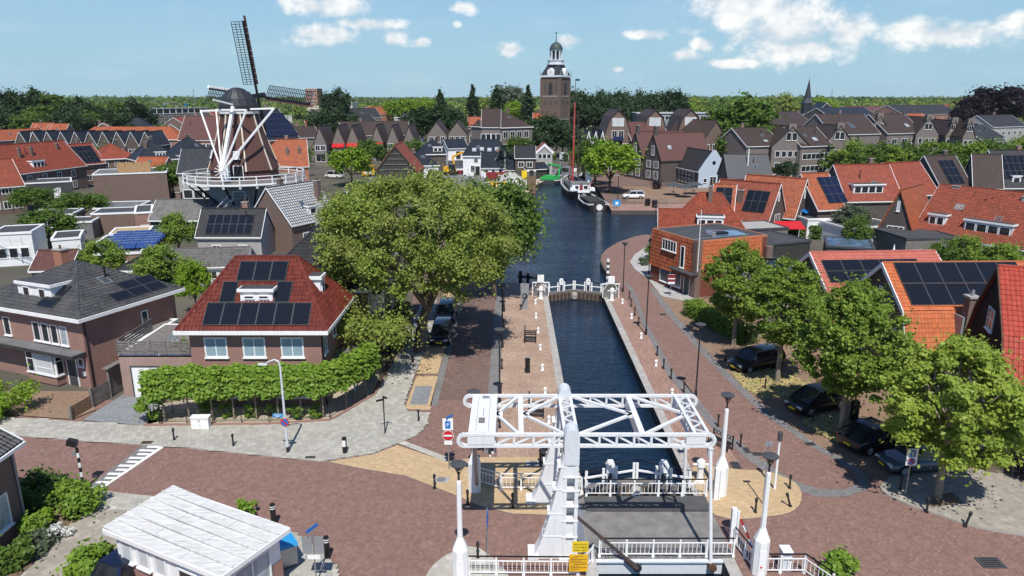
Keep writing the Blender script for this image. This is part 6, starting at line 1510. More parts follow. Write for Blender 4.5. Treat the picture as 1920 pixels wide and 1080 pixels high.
# white shed with ribbed roof at the bottom left
def white_shed():
 z = 2.95; a, b, c, d = (Vector(P(x, y, zz)) for x, y, zz in ((193, 992, z), (325, 914, z), (543, 990, z + .1), (413, 1082, z + .1)))
 T = thing('shed', 'white flat-roofed brick shed with ribbed weathered white roof at the bottom left', 'shed', (a.x, a.y, 0)); o = Vector((a.x, a.y, 0))
 n = 6
 for i in range(n):
  for j in range(3):
   p = [a.lerp(b, s).lerp(d.lerp(c, s), t) - o for s, t in ((i / n, j / 3), (i / n, (j + 1) / 3), ((i + 1) / n, (j + 1) / 3), ((i + 1) / n, j / 3))]
   dz = .13 if j == 0 else 0
   p[0] = p[0] + Z * dz; p[3] = p[3] + Z * dz
   q = [x + (p[(k + 2) % 4] - x) * .003 for k, x in enumerate(p)]
   MB().slab([x + Z * (.012 * ((i + j) % 2)) for x in q], .05).build('roof_sheet', 'white_roof', T)
  if i: MB().bar(a.lerp(b, i / n) - o + Z * .16, d.lerp(c, i / n) - o + Z * .05, .05, .05).build('roof_rib', 'white_roof', T)
 for p, q in ((a, b), (b, c), (c, d), (d, a)): MB().bar(p - o - Z * .1, q - o - Z * .1, .08, .2).build('fascia', 'white', T)
 ins = [x.lerp((a + b + c + d) / 4, .11) - o for x in (a, b, c, d)]
 w = MB(); w.prism([(x.x, x.y) for x in ins], 0, 1.5); w.build('wall', 'brick_red', T)
 w = MB(); w.prism([(x.x, x.y) for x in [y.lerp((ins[0] + ins[2]) / 2, .015) for y in ins]], 1.5, z - .1); w.build('panel_wall', 'white', T)
 u = (ins[3] - ins[0]); rz = math.atan2(u.y, u.x)
 for i in range(3): q = ins[0] + u * (.12 + i * .17); window(T, (q.x, q.y, 1.62), rz, .75, 1.0, pane='curtain', sill=True)
 q = ins[0] + u * .72; door(T, (q.x, q.y, .05), rz, 1.0, 2.3, 'glass');
 u2 = ins[2] - ins[3]; q = ins[3] + u2 * .5; window(T, (q.x, q.y, 1.0), math.atan2(u2.y, u2.x), 1.9, 1.5, 2, pane='glass_pale')
 T = thing('wheelie_container', 'steel rubbish container with blue lid beside the white shed', 'container', P(530, 1062), R(35))
 MB().prism([(-.6, -.45), (.6, -.45), (.6, .45), (-.6, .45)], .2, 1.15).build('body', 'steel', T); MB().yprism([(-.5, 1.15), (.5, 1.15), (.45, 1.3), (-.45, 1.3)], -.65, .65).build('lid', 'sky_blue', T)
 for x in (-.45, .45): MB().cyl((x, -.36, .1), (x, -.3, .1), .1, .1, 8).build('wheel', 'tyre', T); MB().cyl((x, .3, .1), (x, .36, .1), .1, .1, 8).build('wheel', 'tyre', T)
 # car half under the shed roof
 car('dark blue car half hidden behind the white shed', (-16.5, 27.9, .09), R(66), 'car_navy', 'mpv')
white_shed()
h = House('brick_house', 'corner of a brown brick house with dark tiles at the lower left edge', (-24.4, 19.0), (-24.4, 31.5), 8, 4.9); h.roof('gx', 2.5, 'tile_black', 'brick_brown', .45, tiles='F')
h.win('F', 10.2, .9, 2.6, 1.7, 1, pane='glass_pale'); h.win('F', 6.0, .9, 2.0, 1.7, 2)
MB().cyl((12.3, -.07, 0), (12.3, -.07, 4.8), .05, .05, 8).build('downpipe', 'zinc', h.o, True)
# right side : three broken-roofed houses with their gables to the street
def gambrels():
 A = P(1702, 662, 3.2); h = House('gambrel_house', 'orange tiled broken-roof house with large black solar field and tall chimney', A, (A[0] + 11.5, A[1] + .3), 9.0, 3.2)
 h.roof('gamx', 5.5, 'tile_orange', 'brick_dark', .35, brk=(.95, 2.75), tiles=('F1', 'F2'), fw=.26)
 h.panels('F2', .75, .45, 6, 1, 1.55, 1.95); h.panels('F2', .75, 2.45, 6, 1, 1.55, 1.95)
 MB().bb(3.7, -.28, 2.0, 4.3, .35, 7.3).build('chimney', 'brick_brown', h.o); c = MB().bb(3.6, -.38, 7.3, 4.4, .45, 7.45).build('chimney_cap', 'concrete', h.o); MB().cyl((4, 0, 7.45), (4, 0, 7.85), .12, .1, 8).build('chimney_pot', 'zinc', c)
 MB().bb(3.45, -.2, 3.2, 3.62, .9, 5.9).bb(4.38, -.2, 3.2, 4.55, .9, 5.9).build('flashing', 'zinc', h.o)
 h.dormer('F', 6.0, 3.6, 1.8, 1.9, 2.0, nwin=1, y=-.25, ww=1.4, wh=1.6, ny=2); h.win('L', 4.5, 6.0, .45, 1.0, pane='curtain'); h.win('L', 2.4, 2.9, 1.3, 1.5, 2); h.win('F', 1.6, .9, 1.3, 1.5, 2); h.win('F', 4.6, .9, 1.3, 1.5, 2)
 h.win('L', 6.6, 2.9, 1.3, 1.5, 2); h.win('L', 2.4, .6, 1.6, 1.6, 2); h.door('L', 6.6)
 h = House('gambrel_house', 'salmon tiled broken-roof house with two rows of solar panels behind the lindens', (27.3, 58.2), (38.6, 58.9), 9.0, 2.6)
 h.roof('gamx', 4.7, 'tile_salmon', 'brick_dark', .35, brk=(.95, 2.3), tiles=('F1', 'F2'), fw=.26)
 h.panels('F2', .6, 1.9, 5, 1, 1.75, 1.3, 'solar_black'); h.panels('F2', .6, .55, 3, 1, 1.75, 1.3, 'solar_black'); h.pipe(6.8, 1.9, 4.8, 6.2); h.win('L', 4.5, 4.8, .45, 1.0, pane='curtain'); h.win('L', 2.6, .8, 1.4, 1.5, 2); h.door('L', 6.4)
 A = P(1884, 724, 5.3); h = House('gambrel_house', 'bright red broken-roof house with black boarded gable at the right edge', A, (A[0] + 10.5 * math.cos(R(-21)), A[1] + 10.5 * math.sin(R(-21))), 9.2, 5.3)
 h.roof('gamx', 5.8, 'tile_brightred', 'brick_dark', .4, brk=(1.25, 2.45), tiles=('F1', 'F2'), fascia='rust', fw=.2)
 MB().yprism([(1.28, 7.72), (7.92, 7.72), (4.6, 10.95)], -.06, -.003).yprism([(-.1, 5.6), (9.3, 5.6), (7.94, 7.7), (1.26, 7.7)], -.06, -.003).build('boarding', 'black_wood', h.o)
 o_ = h.win('L', 4.6, 7.2, 1.35, 1.35, 2, 2); o_.location.x = -.065
 h.win('L', 2.4, 3.2, 1.4, 1.7, 2, 2); h.win('L', 6.4, 3.2, 1.4, 1.7, 2, 2); h.wins('F', (2.2, 5.6, 8.4), (3.1,), 1.4, 1.5, 2); h.win('F', 6.2, .8, 1.6, 1.6, 2); h.win('F', 1.9, .8, 1.7, 2.1, 2, pane='glass'); h.win('L', 2.6, .6, 1.6, 1.8, 2); MB().bb(-.2, -.28, 0, .45, 0, 4.7).build('pier', 'brick_brown', h.o)
 T = thing('garden_bench', 'pale wooden garden bench in front of the bright red house', 'bench', (A[0] + 1.7, A[1] - .75, .05))
 for k in range(4): MB().bb(-.75, -.3 + k * .12, .42, .75, -.2 + k * .12, .45).build('seat_slat', 'stone_pale', T); MB().bb(-.75, .2, .5 + k * .12, .75, .23, .59 + k * .12).build('back_slat', 'stone_pale', T)
 for s in (-.72, .68): MB().bb(s, -.3, 0, s + .06, -.24, .62).bb(s, .18, 0, s + .06, .24, .95).bb(s, -.3, .58, s + .06, .2, .64).build('leg', 'stone_pale', T)
gambrels()
def orange_corner():
 h = House('corner_shop_house', 'flat-roofed corner building clad in orange tiles with flagpole on the quay bend', (19.6, 73.6), (28.2, 77.3), 8.4, 6.1); h.roof('flat', .12, 'bitumen', 'render_brownred', .02, fascia='brick_orange')
 q = [Vector(v) for v in ((.5, -.14, 3.1), (8.7, -.14, 3.1), (8.7, -.02, 6.2), (.5, -.02, 6.2))]; MB().slab(q, .1).build('tile_cladding', 'tile_orange', h.o); tile_plane(h.o, q, 'tile_orange', .27, .42)
 q = [Vector(v) for v in ((-.14, 8.4, 2.0), (-.14, .5, 2.0), (-.02, .5, 6.2), (-.02, 8.4, 6.2))]; MB().slab(q, .1).build('tile_cladding', 'brick_orange', h.o); tile_plane(h.o, q, 'roof_orange', .27, .42)
 MB().bb(-.22, -.25, 0, .48, .45, 6.3).build('corner_pier', 'brick_brown', h.o)
 w = h.win('L', 4.7, 4.3, 2.6, 1.2, 5); w.location.x = -.2; w = h.win('L', 2.2, 2.9, .7, 2.4, 1); w.location.x = -.2; w = h.win('L', 4.4, .5, 4.0, 1.9, 2, pane='glass_blue'); h.door('L', 1.4)
 MB().bb(-1.0, -.4, 2.6, .02, 3.6, 2.75).build('canopy', 'grey_dark', h.o); MB().bb(.1, 1.0, 6.2, 7.6, 1.06, 6.26).build('roof_edge', 'zinc', h.o)
 MB().poly([(3.4, 1.4, 6.185), (7.6, .8, 6.185), (8.0, 3.6, 6.185), (5.2, 5.4, 6.185), (3.6, 3.2, 6.185)]).build('puddle', 'wet_roof', h.o)
 MB().bb(4.4, 2.3, 6.18, 5.9, 3.2, 6.4).build('roof_hatch', 'black', h.o); MB().cyl((3.2, 1.5, 6.1), (3.2, 1.5, 6.7), .25, .25, 10).build('roof_vent', 'zinc', h.o)
 MB().cyl((-.1, -.35, 3.0), (-.1, -.35, 9.6), .05, .035, 8).build('flagpole', 'white', h.o, True); MB().cyl((9.5, -.3, 0), (9.5, -.3, 5.0), .45, .45, 14).build('chimney', 'brick_brown', h.o)
 A = P(1246, 452, 3.2); B = (A[0] + 9.3 * math.cos(R(-12)), A[1] + 9.3 * math.sin(R(-12)))
 h = House('red_tiled_house', 'red tiled house with steep hipped front and dormer beside the basin', (A[0] + .6, A[1]), (B[0] + 1.2, B[1]), 9.6, 3.2); h.roof('hip', at(1310, 364, A[1] + 3.0)[2] - 3.2, 'roof_red', 'brick_dark', .4, hipl=3.6, tiles='FL')
 k = House('red_tiled_wing', 'red tiled side wing of the hipped quay house on its left', (A[0] - .5, A[1] + 1.0), (A[0] + 4.6, A[1] + .2), 6.6, 3.2); k.roof('gx', 3.4, 'roof_red', 'brick_dark', .35, tiles='F')
 h.dormer('F', h.w * .5, 5.0, 3.2, 1.2, 2.4, nwin=3, y=1.0, wh=.7)
 h.win('L', 2, .8, 1.4, 1.5, 2, frame='white'); h.win('L', 6, .8, 1.4, 1.5, 2); h.win('F', 1.5, 1.2, 1.2, 1.2, 2); h.chimney(h.w * .5, 3.9, 7, 9.8, .5, .5)
 MB().bb(-1.6, 1.0, 2.4, 0, 4.6, 2.6).bb(-1.6, 1.0, 0, -1.48, 1.12, 2.4).bb(-1.6, 4.48, 0, -1.48, 4.6, 2.4).build('porch', 'white', h.o)
orange_corner()
for lab, x, y, r, hh, m in (('shrubs in front of the red tiled house on the quay bend', 1222, 487, 1.3, 1.7, 'leaf_mid'), ('white flowering plant beside the quay bend lantern', 1207, 497, .7, .8, 'leaf_grey'), ('green shrub at the foot of the red tiled house', 1232, 478, 1.1, 1.5, 'leaf_hedge')):
 bush('garden_shrub', lab, P(x, y), r, hh, 1500, .16, m, x)
# ------------------------------------------------------------------ windmill
def windmill():
 Y0 = 112.0; cx = at(460, 330, Y0)[0]
 T = thing('windmill', 'tower windmill with brown boarded body, grey-blue base, white gallery and black sails', 'windmill', (cx, Y0, 0))
 def oct(prof, a0=math.pi / 8, n=8): return MB().lathe(prof, n, a0=a0)
 oct([(5.9, 0), (5.45, 8.4)]).build('base', 'bluegrey', T)
 body = [(5.0, 8.6), (5.0, 10.0), (5.25, 10.05), (4.35, 12.6), (3.55, 15.2), (2.95, 17.4), (2.75, 18.5)]
 b = oct(body).build('body', 'mill_brown', T)
 for i in range(8):
  a = math.pi / 8 + i * math.pi / 4; m = MB()
  for (r0, z0), (r1, z1) in zip(body[2:], body[3:]): m.bar((r0 * math.cos(a) * 1.01, r0 * math.sin(a) * 1.01, z0), (r1 * math.cos(a) * 1.01, r1 * math.sin(a) * 1.01, z1), .2, .12)
  m.build('corner_board', 'cream', b)
 oct([(2.95, 18.4), (3.0, 18.75)], n=16).build('curb', 'white', T)
 cap = MB(); rows = [(2.85, 2.85, 18.75), (2.9, 2.95, 19.6), (2.5, 2.7, 20.6), (1.7, 2.1, 21.5), (.9, 1.6, 22.05), (.1, 1.0, 22.25)]
 n = 16; vs = []
 for rx, ry, z in rows:
  for i in range(n): t = 2 * math.pi * i / n; vs.append((rx * math.cos(t), ry * math.sin(t), z))
 cap.add(vs, [(k * n + i, k * n + (i + 1) % n, (k + 1) * n + (i + 1) % n, (k + 1) * n + i) for k in range(5) for i in range(n)] + [tuple(5 * n + i for i in range(n))]); cap.build('cap', 'slate', T)
 # gallery
 G = 24; rg = 8.9; g = []
 for i in range(G): a = 2 * math.pi * i / G; g.append(Vector((rg * math.cos(a), rg * math.sin(a), 8.6)))
 deck = MB()
 for i in range(G):
  p, q = g[i], g[(i + 1) % G]; deck.slab([p * 1.0, q * 1.0, Vector((q.x * .58, q.y * .58, 8.6)), Vector((p.x * .58, p.y * .58, 8.6))][::1], .12)
 deck.build('gallery_deck', 'wood_grey', T)
 for i in range(G):
  p, q = g[i], g[(i + 1) % G]
  MB().bar(p - Z * .15, q - Z * .15, .12, .3).build('gallery_edge', 'white', T)
  for z in (.55, 1.05): MB().bar(p + Z * z, q + Z * z, .1, .12).build('gallery_rail', 'white', T)
  MB().bb(p.x - .07, p.y - .07, 8.35, p.x + .07, p.y + .07, 9.7).build('gallery_post', 'white', T)
  d = Vector((p.x, p.y, 0)).normalized(); e = Vector((d.x * 5.6, d.y * 5.6, 5.2))
  if i % 2 == 0: MB().bar(Vector((p.x, p.y, 8.45)), e, .22, .22).build('gallery_strut', 'black_wood', T)
  MB().bar(Vector((p.x * 1.02, p.y * 1.02, 8.5)), Vector((p.x * 1.0, p.y * 1.0, 7.9)), .35, .1).build('bracket_end', 'white', T)
 # windows, door, stair
 for rz, z, r, w, h in ((R(8), 11.9, 4.75, 1.0, 1.2), (R(-60), 11.9, 4.75, 1.0, 1.2)):
  o = window(T, (math.sin(rz) * r, -math.cos(rz) * r, z), rz, w, h, 2, 2, pane='curtain'); o.rotation_euler = (R(-17), 0, rz)
 o = door(T, (.9, -5.02, 8.7), R(5), 1.3, 2.2, 'iron'); o = door(T, (-.9, -5.5, 8.7), R(18), 1.2, 2.1, 'white')
 for x, z in ((1.6, 4.6), (1.4, .8)): window(T, (x, -5.62 + z * .03, z), 0, 1.3, 2.0, 2, 2, pane='glass')
 st = MB().bar((-4.6, -7.6, 1.6), (.6, -7.2, 6.4), .1, .25).bar((-4.6, -6.7, 1.6), (.6, -6.3, 6.4), .1, .25).bb(.4, -7.3, 6.3, 2.4, -5.4, 6.45); st.build('stair_string', 'zinc', T)
 for i in range(12): MB().box((-4.4 + i * .42, -7.0, 1.8 + i * .385), (.35, .9, .06)).build('step', 'zinc', T)
 MB().bar((-4.6, -7.6, 2.6), (.6, -7.2, 7.4), .06).bar((.6, -7.2, 7.4), (2.4, -7.2, 7.4), .06).bar((2.4, -7.2, 7.4), (2.4, -7.2, 6.4), .06).bar((.6, -7.2, 6.4), (.6, -7.2, 7.4), .06).build('stair_rail', 'white', T)
 # tail : beams and braces down to the gallery, towards the camera and left
 o = Vector((cx, Y0, 0)); L = lambda x, y, Y: Vector(at(x, y, Y)) - o
 foot = L(416, 322, 104.0); head = L(440, 186, 109.5); tail = L(424, 200, 107)
 e1, e2 = L(376, 208, 110.5), L(514, 203, 110.5); f1, f2 = L(405, 206, 107.5), L(462, 206, 107.5)
 for nm, p, q, w in (('long_beam', e1, e2, .26), ('short_beam', f1, f2, .24), ('tail_pole', L(437, 200, 108.5), foot, .42), ('long_brace', e1, foot, .2), ('long_brace', e2, foot, .24), ('short_brace', f1, foot, .18), ('short_brace', f2, foot, .2), ('tail_beam', L(400, 187, 106), L(436, 196, 109), .22)):
  MB().bar(p, q, w, w).build(nm, 'white', T)
 w = MB()
 for i in range(12): a = i * math.pi / 6; w.bar(foot, foot + Vector((math.cos(a) * 1.1, -.1, math.sin(a) * 1.1)), .09)
 w.build('capstan', 'white', T)
 # sails, facing away to the right
 hub = L(483, 180, 114.6); MB().bar(hub - Vector((1.2, 1.2, .2)), hub + Vector((.8, .9, .2)), .7, .7).build('windshaft', 'iron', T)
 U = (L(456, 40, 113) - hub); Rr = (L(594, 197, 108.6) - hub); ln = 11.0
 U.normalize(); Rr.normalize(); nrm = U.cross(Rr).normalized()
 for k, (d, sd) in enumerate(((U, -1), (Rr, 1), (-Rr, -1), (-U, -1))):
  s = d.cross(nrm).normalized() * (-1 if k == 0 else 1) if k != 1 else d.cross(nrm).normalized() * -1
  if k == 0 and s.x > 0: s = -s
  if k == 1 and s.z < 0: s = -s
  if k == 2 and s.z > 0: s = -s
  s = (s * (.9 if k == 0 else .8) + nrm * (-.4 if k == 0 else .5 if k == 1 else -.5)).normalized()
  sl = MB().bar(hub, hub + d * ln, .28, .26).build('sail_stock', 'black' if k != 2 else 'black', T)
  lat = MB()
  for i in range(26):
   t = 1.8 + i * (ln - 1.9) / 25; lat.bar(hub + d * t - s * .45, hub + d * t + s * 1.95, .08, .08)
  for q in (.7, 1.3, 1.93): lat.bar(hub + d * 1.8 + s * q, hub + d * (ln - .1) + s * q, .07, .07)
  lat.build('sail_lattice', 'black', sl)
  for i in range(12): MB().slab([hub + d * (1.8 + i * .83) - s * .08 + nrm * .1, hub + d * (2.58 + i * .83) - s * .08 + nrm * .1, hub + d * (2.58 + i * .83) - s * .5 + nrm * .02, hub + d * (1.8 + i * .83) - s * .5 + nrm * .02], .04).build('wind_board', 'white' if k == 2 else 'mill_brown', sl)
plain('mill_brown', (.10, .045, .035), .75, var=.25, scale=4)
windmill()
# ------------------------------------------------------------------ church tower
def church():
 Y0 = 338.0; x0 = at(1041, 200, Y0)[0]; S = 9.9; h = S / 2
 T = thing('church_tower', 'tall brown brick church tower with white lantern and green dome', 'church tower', (x0, Y0, 0), R(-30))
 MB().bb(-h, -h, 0, h, h, 29.2).build('tower_shaft', 'brick_tower', T)
 for z, e in ((20.7, .12), (10.5, .25)): MB().bb(-h - e, -h - e, z, h + e, h + e, z + .35).build('string_course', 'stone_pale', T)
 MB().bb(-h - .35, -h - .35, 0, h + .35, h + .35, 4).build('plinth', 'brick_tower', T)
 for face in range(4):
  rz = face * math.pi / 2; m = Matrix.Rotation(rz, 4, 'Z')
  for x in (-h + .35, h - .35): o = MB().bb(x - .55, -h - .28, 0, x + .55, -h, 28.6).build('buttress', 'brick_tower', T, rz=rz)
  for x, w, zz in ((-2.6, .55, 22.3), (0, 1.3, 21.6), (2.6, .55, 22.3)):
   pts = [(x - w, zz), (x + w, zz), (x + w, 26.6), (x, 27.8), (x - w, 26.6)]; MB().xprism(pts, -h - .06, -h + .02).build('niche', 'brick_dark', T, rz=rz)
   if w > 1:
    for k in range(8): MB().bb(x - .85, -h - .14, 21.9 + k * .6, x + .85, -h - .05, 22.2 + k * .6).build('louvre', 'iron', T, rz=rz)
  for k in range(3): MB().xprism([(-3.4 + k * 2.6, 17.2), (-1.8 + k * 2.6, 17.2), (-1.8 + k * 2.6, 18.4), (-2.6 + k * 2.6, 19.4), (-3.4 + k * 2.6, 18.4)], -h - .05, -h + .02).build('niche', 'brick_dark', T, rz=rz)
  c = MB().cyl((0, -h - .25, 31.1), (0, -h - .45, 31.1), 1.45, 1.45, 20).build('clock_face', 'white', T, rz=rz)
  MB().bar((0, -h - .5, 31.1), (0, -h - .5, 32.2), .16, .05).bar((0, -h - .5, 31.1), (.6, -h - .5, 31.0), .2, .05).build('clock_hand', 'iron', c); MB().xprism([(-1.7, 29.9), (1.7, 29.9), (1.5, 32.2), (0, 33.2), (-1.5, 32.2)], -h - .25, -h + 1.5).build('clock_gable', 'white', c)
 MB().bb(-h - .5, -h - .5, 29.2, h + .5, h + .5, 30.0).build('cornice', 'pale_steel', T)
 for sx in (-1, 1):
  for sy in (-1, 1): MB().cyl((sx * (h + .3), sy * (h + .3), 30), (sx * (h + .3), sy * (h + .3), 32.5), .22, .1, 6).build('pinnacle', 'zinc', T)
 q = math.pi / 4; s2 = math.sqrt(2)
 MB().lathe([((h + .1) * s2, 30.0), (4.1 * s2, 32.0), (3.1 * s2, 34.0), (2.9 * s2, 34.6)], 4, a0=q).build('lower_roof', 'slate', T)
 MB().lathe([(4.1, 34.6), (4.1, 35.1), (3.6, 35.2), (3.6, 36.3), (3.9, 36.4), (3.9, 36.8)], 8, a0=math.pi / 8).build('gallery', 'pale_steel', T)
 for i in range(8):
  a = math.pi / 8 + i * q; MB().cyl((2.5 * math.cos(a), 2.5 * math.sin(a), 36.8), (2.5 * math.cos(a), 2.5 * math.sin(a), 40.6), .36, .33, 8).build('column', 'pale_steel', T)
 MB().lathe([(1.9, 36.8), (1.9, 40.6)], 8).build('lantern_core', 'slate', T); MB().lathe([(2.8, 40.5), (3.1, 41.0)], 8, a0=math.pi / 8).build('lantern_cornice', 'pale_steel', T)
 MB().lathe([(3.0, 41.0), (2.9, 42.0), (2.4, 43.1), (1.6, 43.9), (.7, 44.4), (.25, 44.7)], 16).build('dome', 'copper_green', T, True)
 MB().lathe([(.22, 44.6), (.12, 47.2), (.05, 48.4)], 8).bb(-.1, -.5, 48.0, .1, .5, 48.6).build('spike', 'iron', T)
 nv = House('church_nave', 'orange tiled church roof at the foot of the brown tower', at(1000, 222, 330)[:2], at(1045, 222, 330)[:2], 14, 9.0, cat='church'); nv.roof('gx', at(1020, 212, 337)[2] - 9, 'roof_orange', 'brick_tower', .3)
church()
def small_spire():
 Y0 = 470.; p = at(1512, 205, Y0); T = thing('church_spire', 'slim dark church spire rising behind the right apartment roofs', 'church spire', (p[0], Y0, 0))
 MB().bb(-2.6, -2.6, 0, 2.6, 2.6, 16.5).build('tower', 'slate', T); MB().lathe([(4.2, 16.5), (2.4, 19.5), (.1, at(1512, 148, Y0)[2])], 4, a0=math.pi / 4).build('spire', 'slate', T); MB().cyl((0, 0, at(1512, 150, Y0)[2]), (0, 0, at(1512, 142, Y0)[2]), .12, .05, 5).build('vane', 'iron', T)
 for x in (-1.2, 1.2): MB().bb(x - .4, -2.66, 12.5, x + .4, -2.58, 15).build('louvre', 'iron', T)
 h = House('church_hall', 'dark slate church hall with triangular gable in front of the slim spire', at(1525, 222, 455)[:2], at(1570, 222, 455)[:2], 16, 9.); h.roof('gy', 8., 'roof_slate', 'slate', .3)
small_spire()
# ------------------------------------------------------------------ boats
def hull(st, zw, name, mat, T, deck=None):
 "stations along y: (y, half width, sheer height)"
 mb = MB(); n = 7
 for y, w, z in st: mb.v += [(-w, y, z), (-w * .97, y, zw + (z - zw) * .45), (-w * .8, y, zw - .5), (0, y, zw - .8), (w * .8, y, zw - .5), (w * .97, y, zw + (z - zw) * .45), (w, y, z)]
 k = len(st)
 for i in range(k - 1):
  for j in range(n - 1): a = i * n + j; mb.f.append((a, a + 1, a + n + 1, a + n)); mb.m.append(0)
 mb.f += [tuple(range(n)), tuple(range(k * n - 1, (k - 1) * n - 1, -1))]; mb.m += [0, 0]
 h = mb.build(name, mat, T, True)
 d = MB()
 for (y0, w0, z0), (y1, w1, z1) in zip(st, st[1:]): d.poly([(-w0 * .97, y0, z0 - .25), (w0 * .97, y0, z0 - .25), (w1 * .97, y1, z1 - .25), (-w1 * .97, y1, z1 - .25)])
 d.build('deck', deck or 'wood_grey', T)
 for s in (-1, 1):
  r = MB()
  for (y0, w0, z0), (y1, w1, z1) in zip(st, st[1:]): r.bar((s * w0, y0, z0 + .05), (s * w1, y1, z1 + .05), .16, .22)
  r.build('rail', 'white', h)
def boats():
 x, y, _ = P(1092, 378, WATER_Z); T = thing('sailing_barge', 'black sailing barge with white deckhouse and tall red mast moored in the harbour', 'sailing barge', (x + .3, y + .5, 0), R(2))
 hull([(0, 1.5, 1.5), (1.2, 2.5, 1.25), (4, 3.0, .95), (10, 3.05, .75), (18, 3.0, .8), (23, 2.5, 1.1), (26, 1.2, 1.7), (26.8, .2, 2.0)], WATER_Z, 'hull', 'black', T, 'wood_grey')
 MB().box((0, -.08, 1.35), (2.6, .1, .5)).build('stern_board', 'white', T); MB().xprism([(-.7, .35), (.7, .35), (0, 1.2)], -.16, -.05).build('rudder', 'zinc', T)
 dh = MB().bb(-2.0, 4.2, .7, 2.0, 8.2, 2.5).build('deckhouse', 'white', T); MB().bb(-2.15, 4.0, 2.5, 2.15, 8.3, 2.62).build('deckhouse_roof', 'grey_mid', dh)
 for xx in (-1.0, .9): window(dh, (xx, 4.2, 1.3), 0, .9, .8, pane='glass', sill=False)
 MB().bb(-.35, 4.12, .75, .3, 4.19, 2.2).build('door', 'dark_red', dh)
 MB().bb(-2.2, 9.2, .6, 2.2, 20, 1.4).build('hold_cover', 'grey_dark', T); MB().bb(1.6, 2.4, .7, 2.7, 4.0, 1.8).bb(-2.6, 2.2, .7, -1.5, 3.8, 1.7).build('locker', 'white', T)
 MB().yprism([(6, 2.5), (10.5, 2.5), (10.2, 4.6), (8.6, 5.0), (6.8, 3.8)], 1.7, 2.5).build('sail_cover', 'white', T)
 mz = at(1090, 192, y + 19)[2]
 MB().cyl((-.25, 18.5, .6), (-.1, 18.5, mz), .25, .19, 10).build('mast', 'pole_red', T, True); MB().cyl((-.1, 18.5, mz), (-.05, 18.5, mz + 5.2), .12, .05, 6).build('topmast', 'iron', T, True); MB().bb(-.1, 18.45, mz + 4.8, .9, 18.55, mz + 5.2).build('pennant', 'iron', T)
 MB().cyl((.9, 17, 1.2), (.6, 17.5, mz - 2), .2, .14, 8).build('gaff', 'sail_brown', T, True); MB().cyl((-.9, 18, .9), (-1.0, 17.6, 8.0), .1, .07, 6).build('boom', 'pole_red', T)
 for s in (-1, 1):
  for yy in (14, 17, 21): MB().bar((s * 3, yy, .9), (-.1, 18.5, mz - 1), .035).build('stay', 'iron', T)
 MB().bar((1.0, 1.0, 1.4), (2.4, 3.4, 3.4), .05).bb(1.3, 1.4, 2.2, 1.34, 2.6, 3.0).build('flag', 'red', T)
 x, y, _ = P(1124, 396, WATER_Z); T = thing('flat_boat', 'low dark brown wooden boat with white stern oval beside the barge', 'boat', (x, y + .3, 0), R(6))
 hull([(0, 1.2, .5), (.8, 2.0, .35), (4, 2.3, .2), (10, 2.2, .25), (14, 1.2, .7), (15, .2, 1.0)], WATER_Z, 'hull', 'sail_brown', T, 'tar_boards'); MB().cyl((0, -.14, -.05), (0, -.02, -.05), .62, .62, 16).build('stern_oval', 'white', T); MB().bb(-1.6, 3, .1, 1.6, 10, .8).build('cover', 'tar_boards', T)
 x, y, _ = P(1022, 346, WATER_Z); T = thing('work_boat', 'dark work boat with bright green machine deck at the builders yard quay', 'work boat', (x + .5, y + .8, 0), R(-32))
 hull([(0, 2.2, .3), (1, 2.6, .2), (8, 2.8, .1), (15, 2.4, .3), (18, .8, 1.0)], WATER_Z, 'hull', 'grey_dark', T, 'grey_mid'); MB().bb(-2.2, .4, .1, 2.2, 3.2, .9).bb(-1.6, .8, .9, 1.6, 2.8, 1.3).build('machine_deck', 'green', T)
 MB().tube([(0, 6, .3), (0, 7, 3.2), (-2, 4, 4.0)], .25, 6).build('crane_arm', 'green', T); MB().bb(-1.2, 10, .1, 1.2, 12, 2.8).build('wheelhouse', 'zinc', T); MB().bb(-1.0, 9.95, 1.5, 1.0, 9.99, 2.5).build('pane', 'glass', T)
boats()
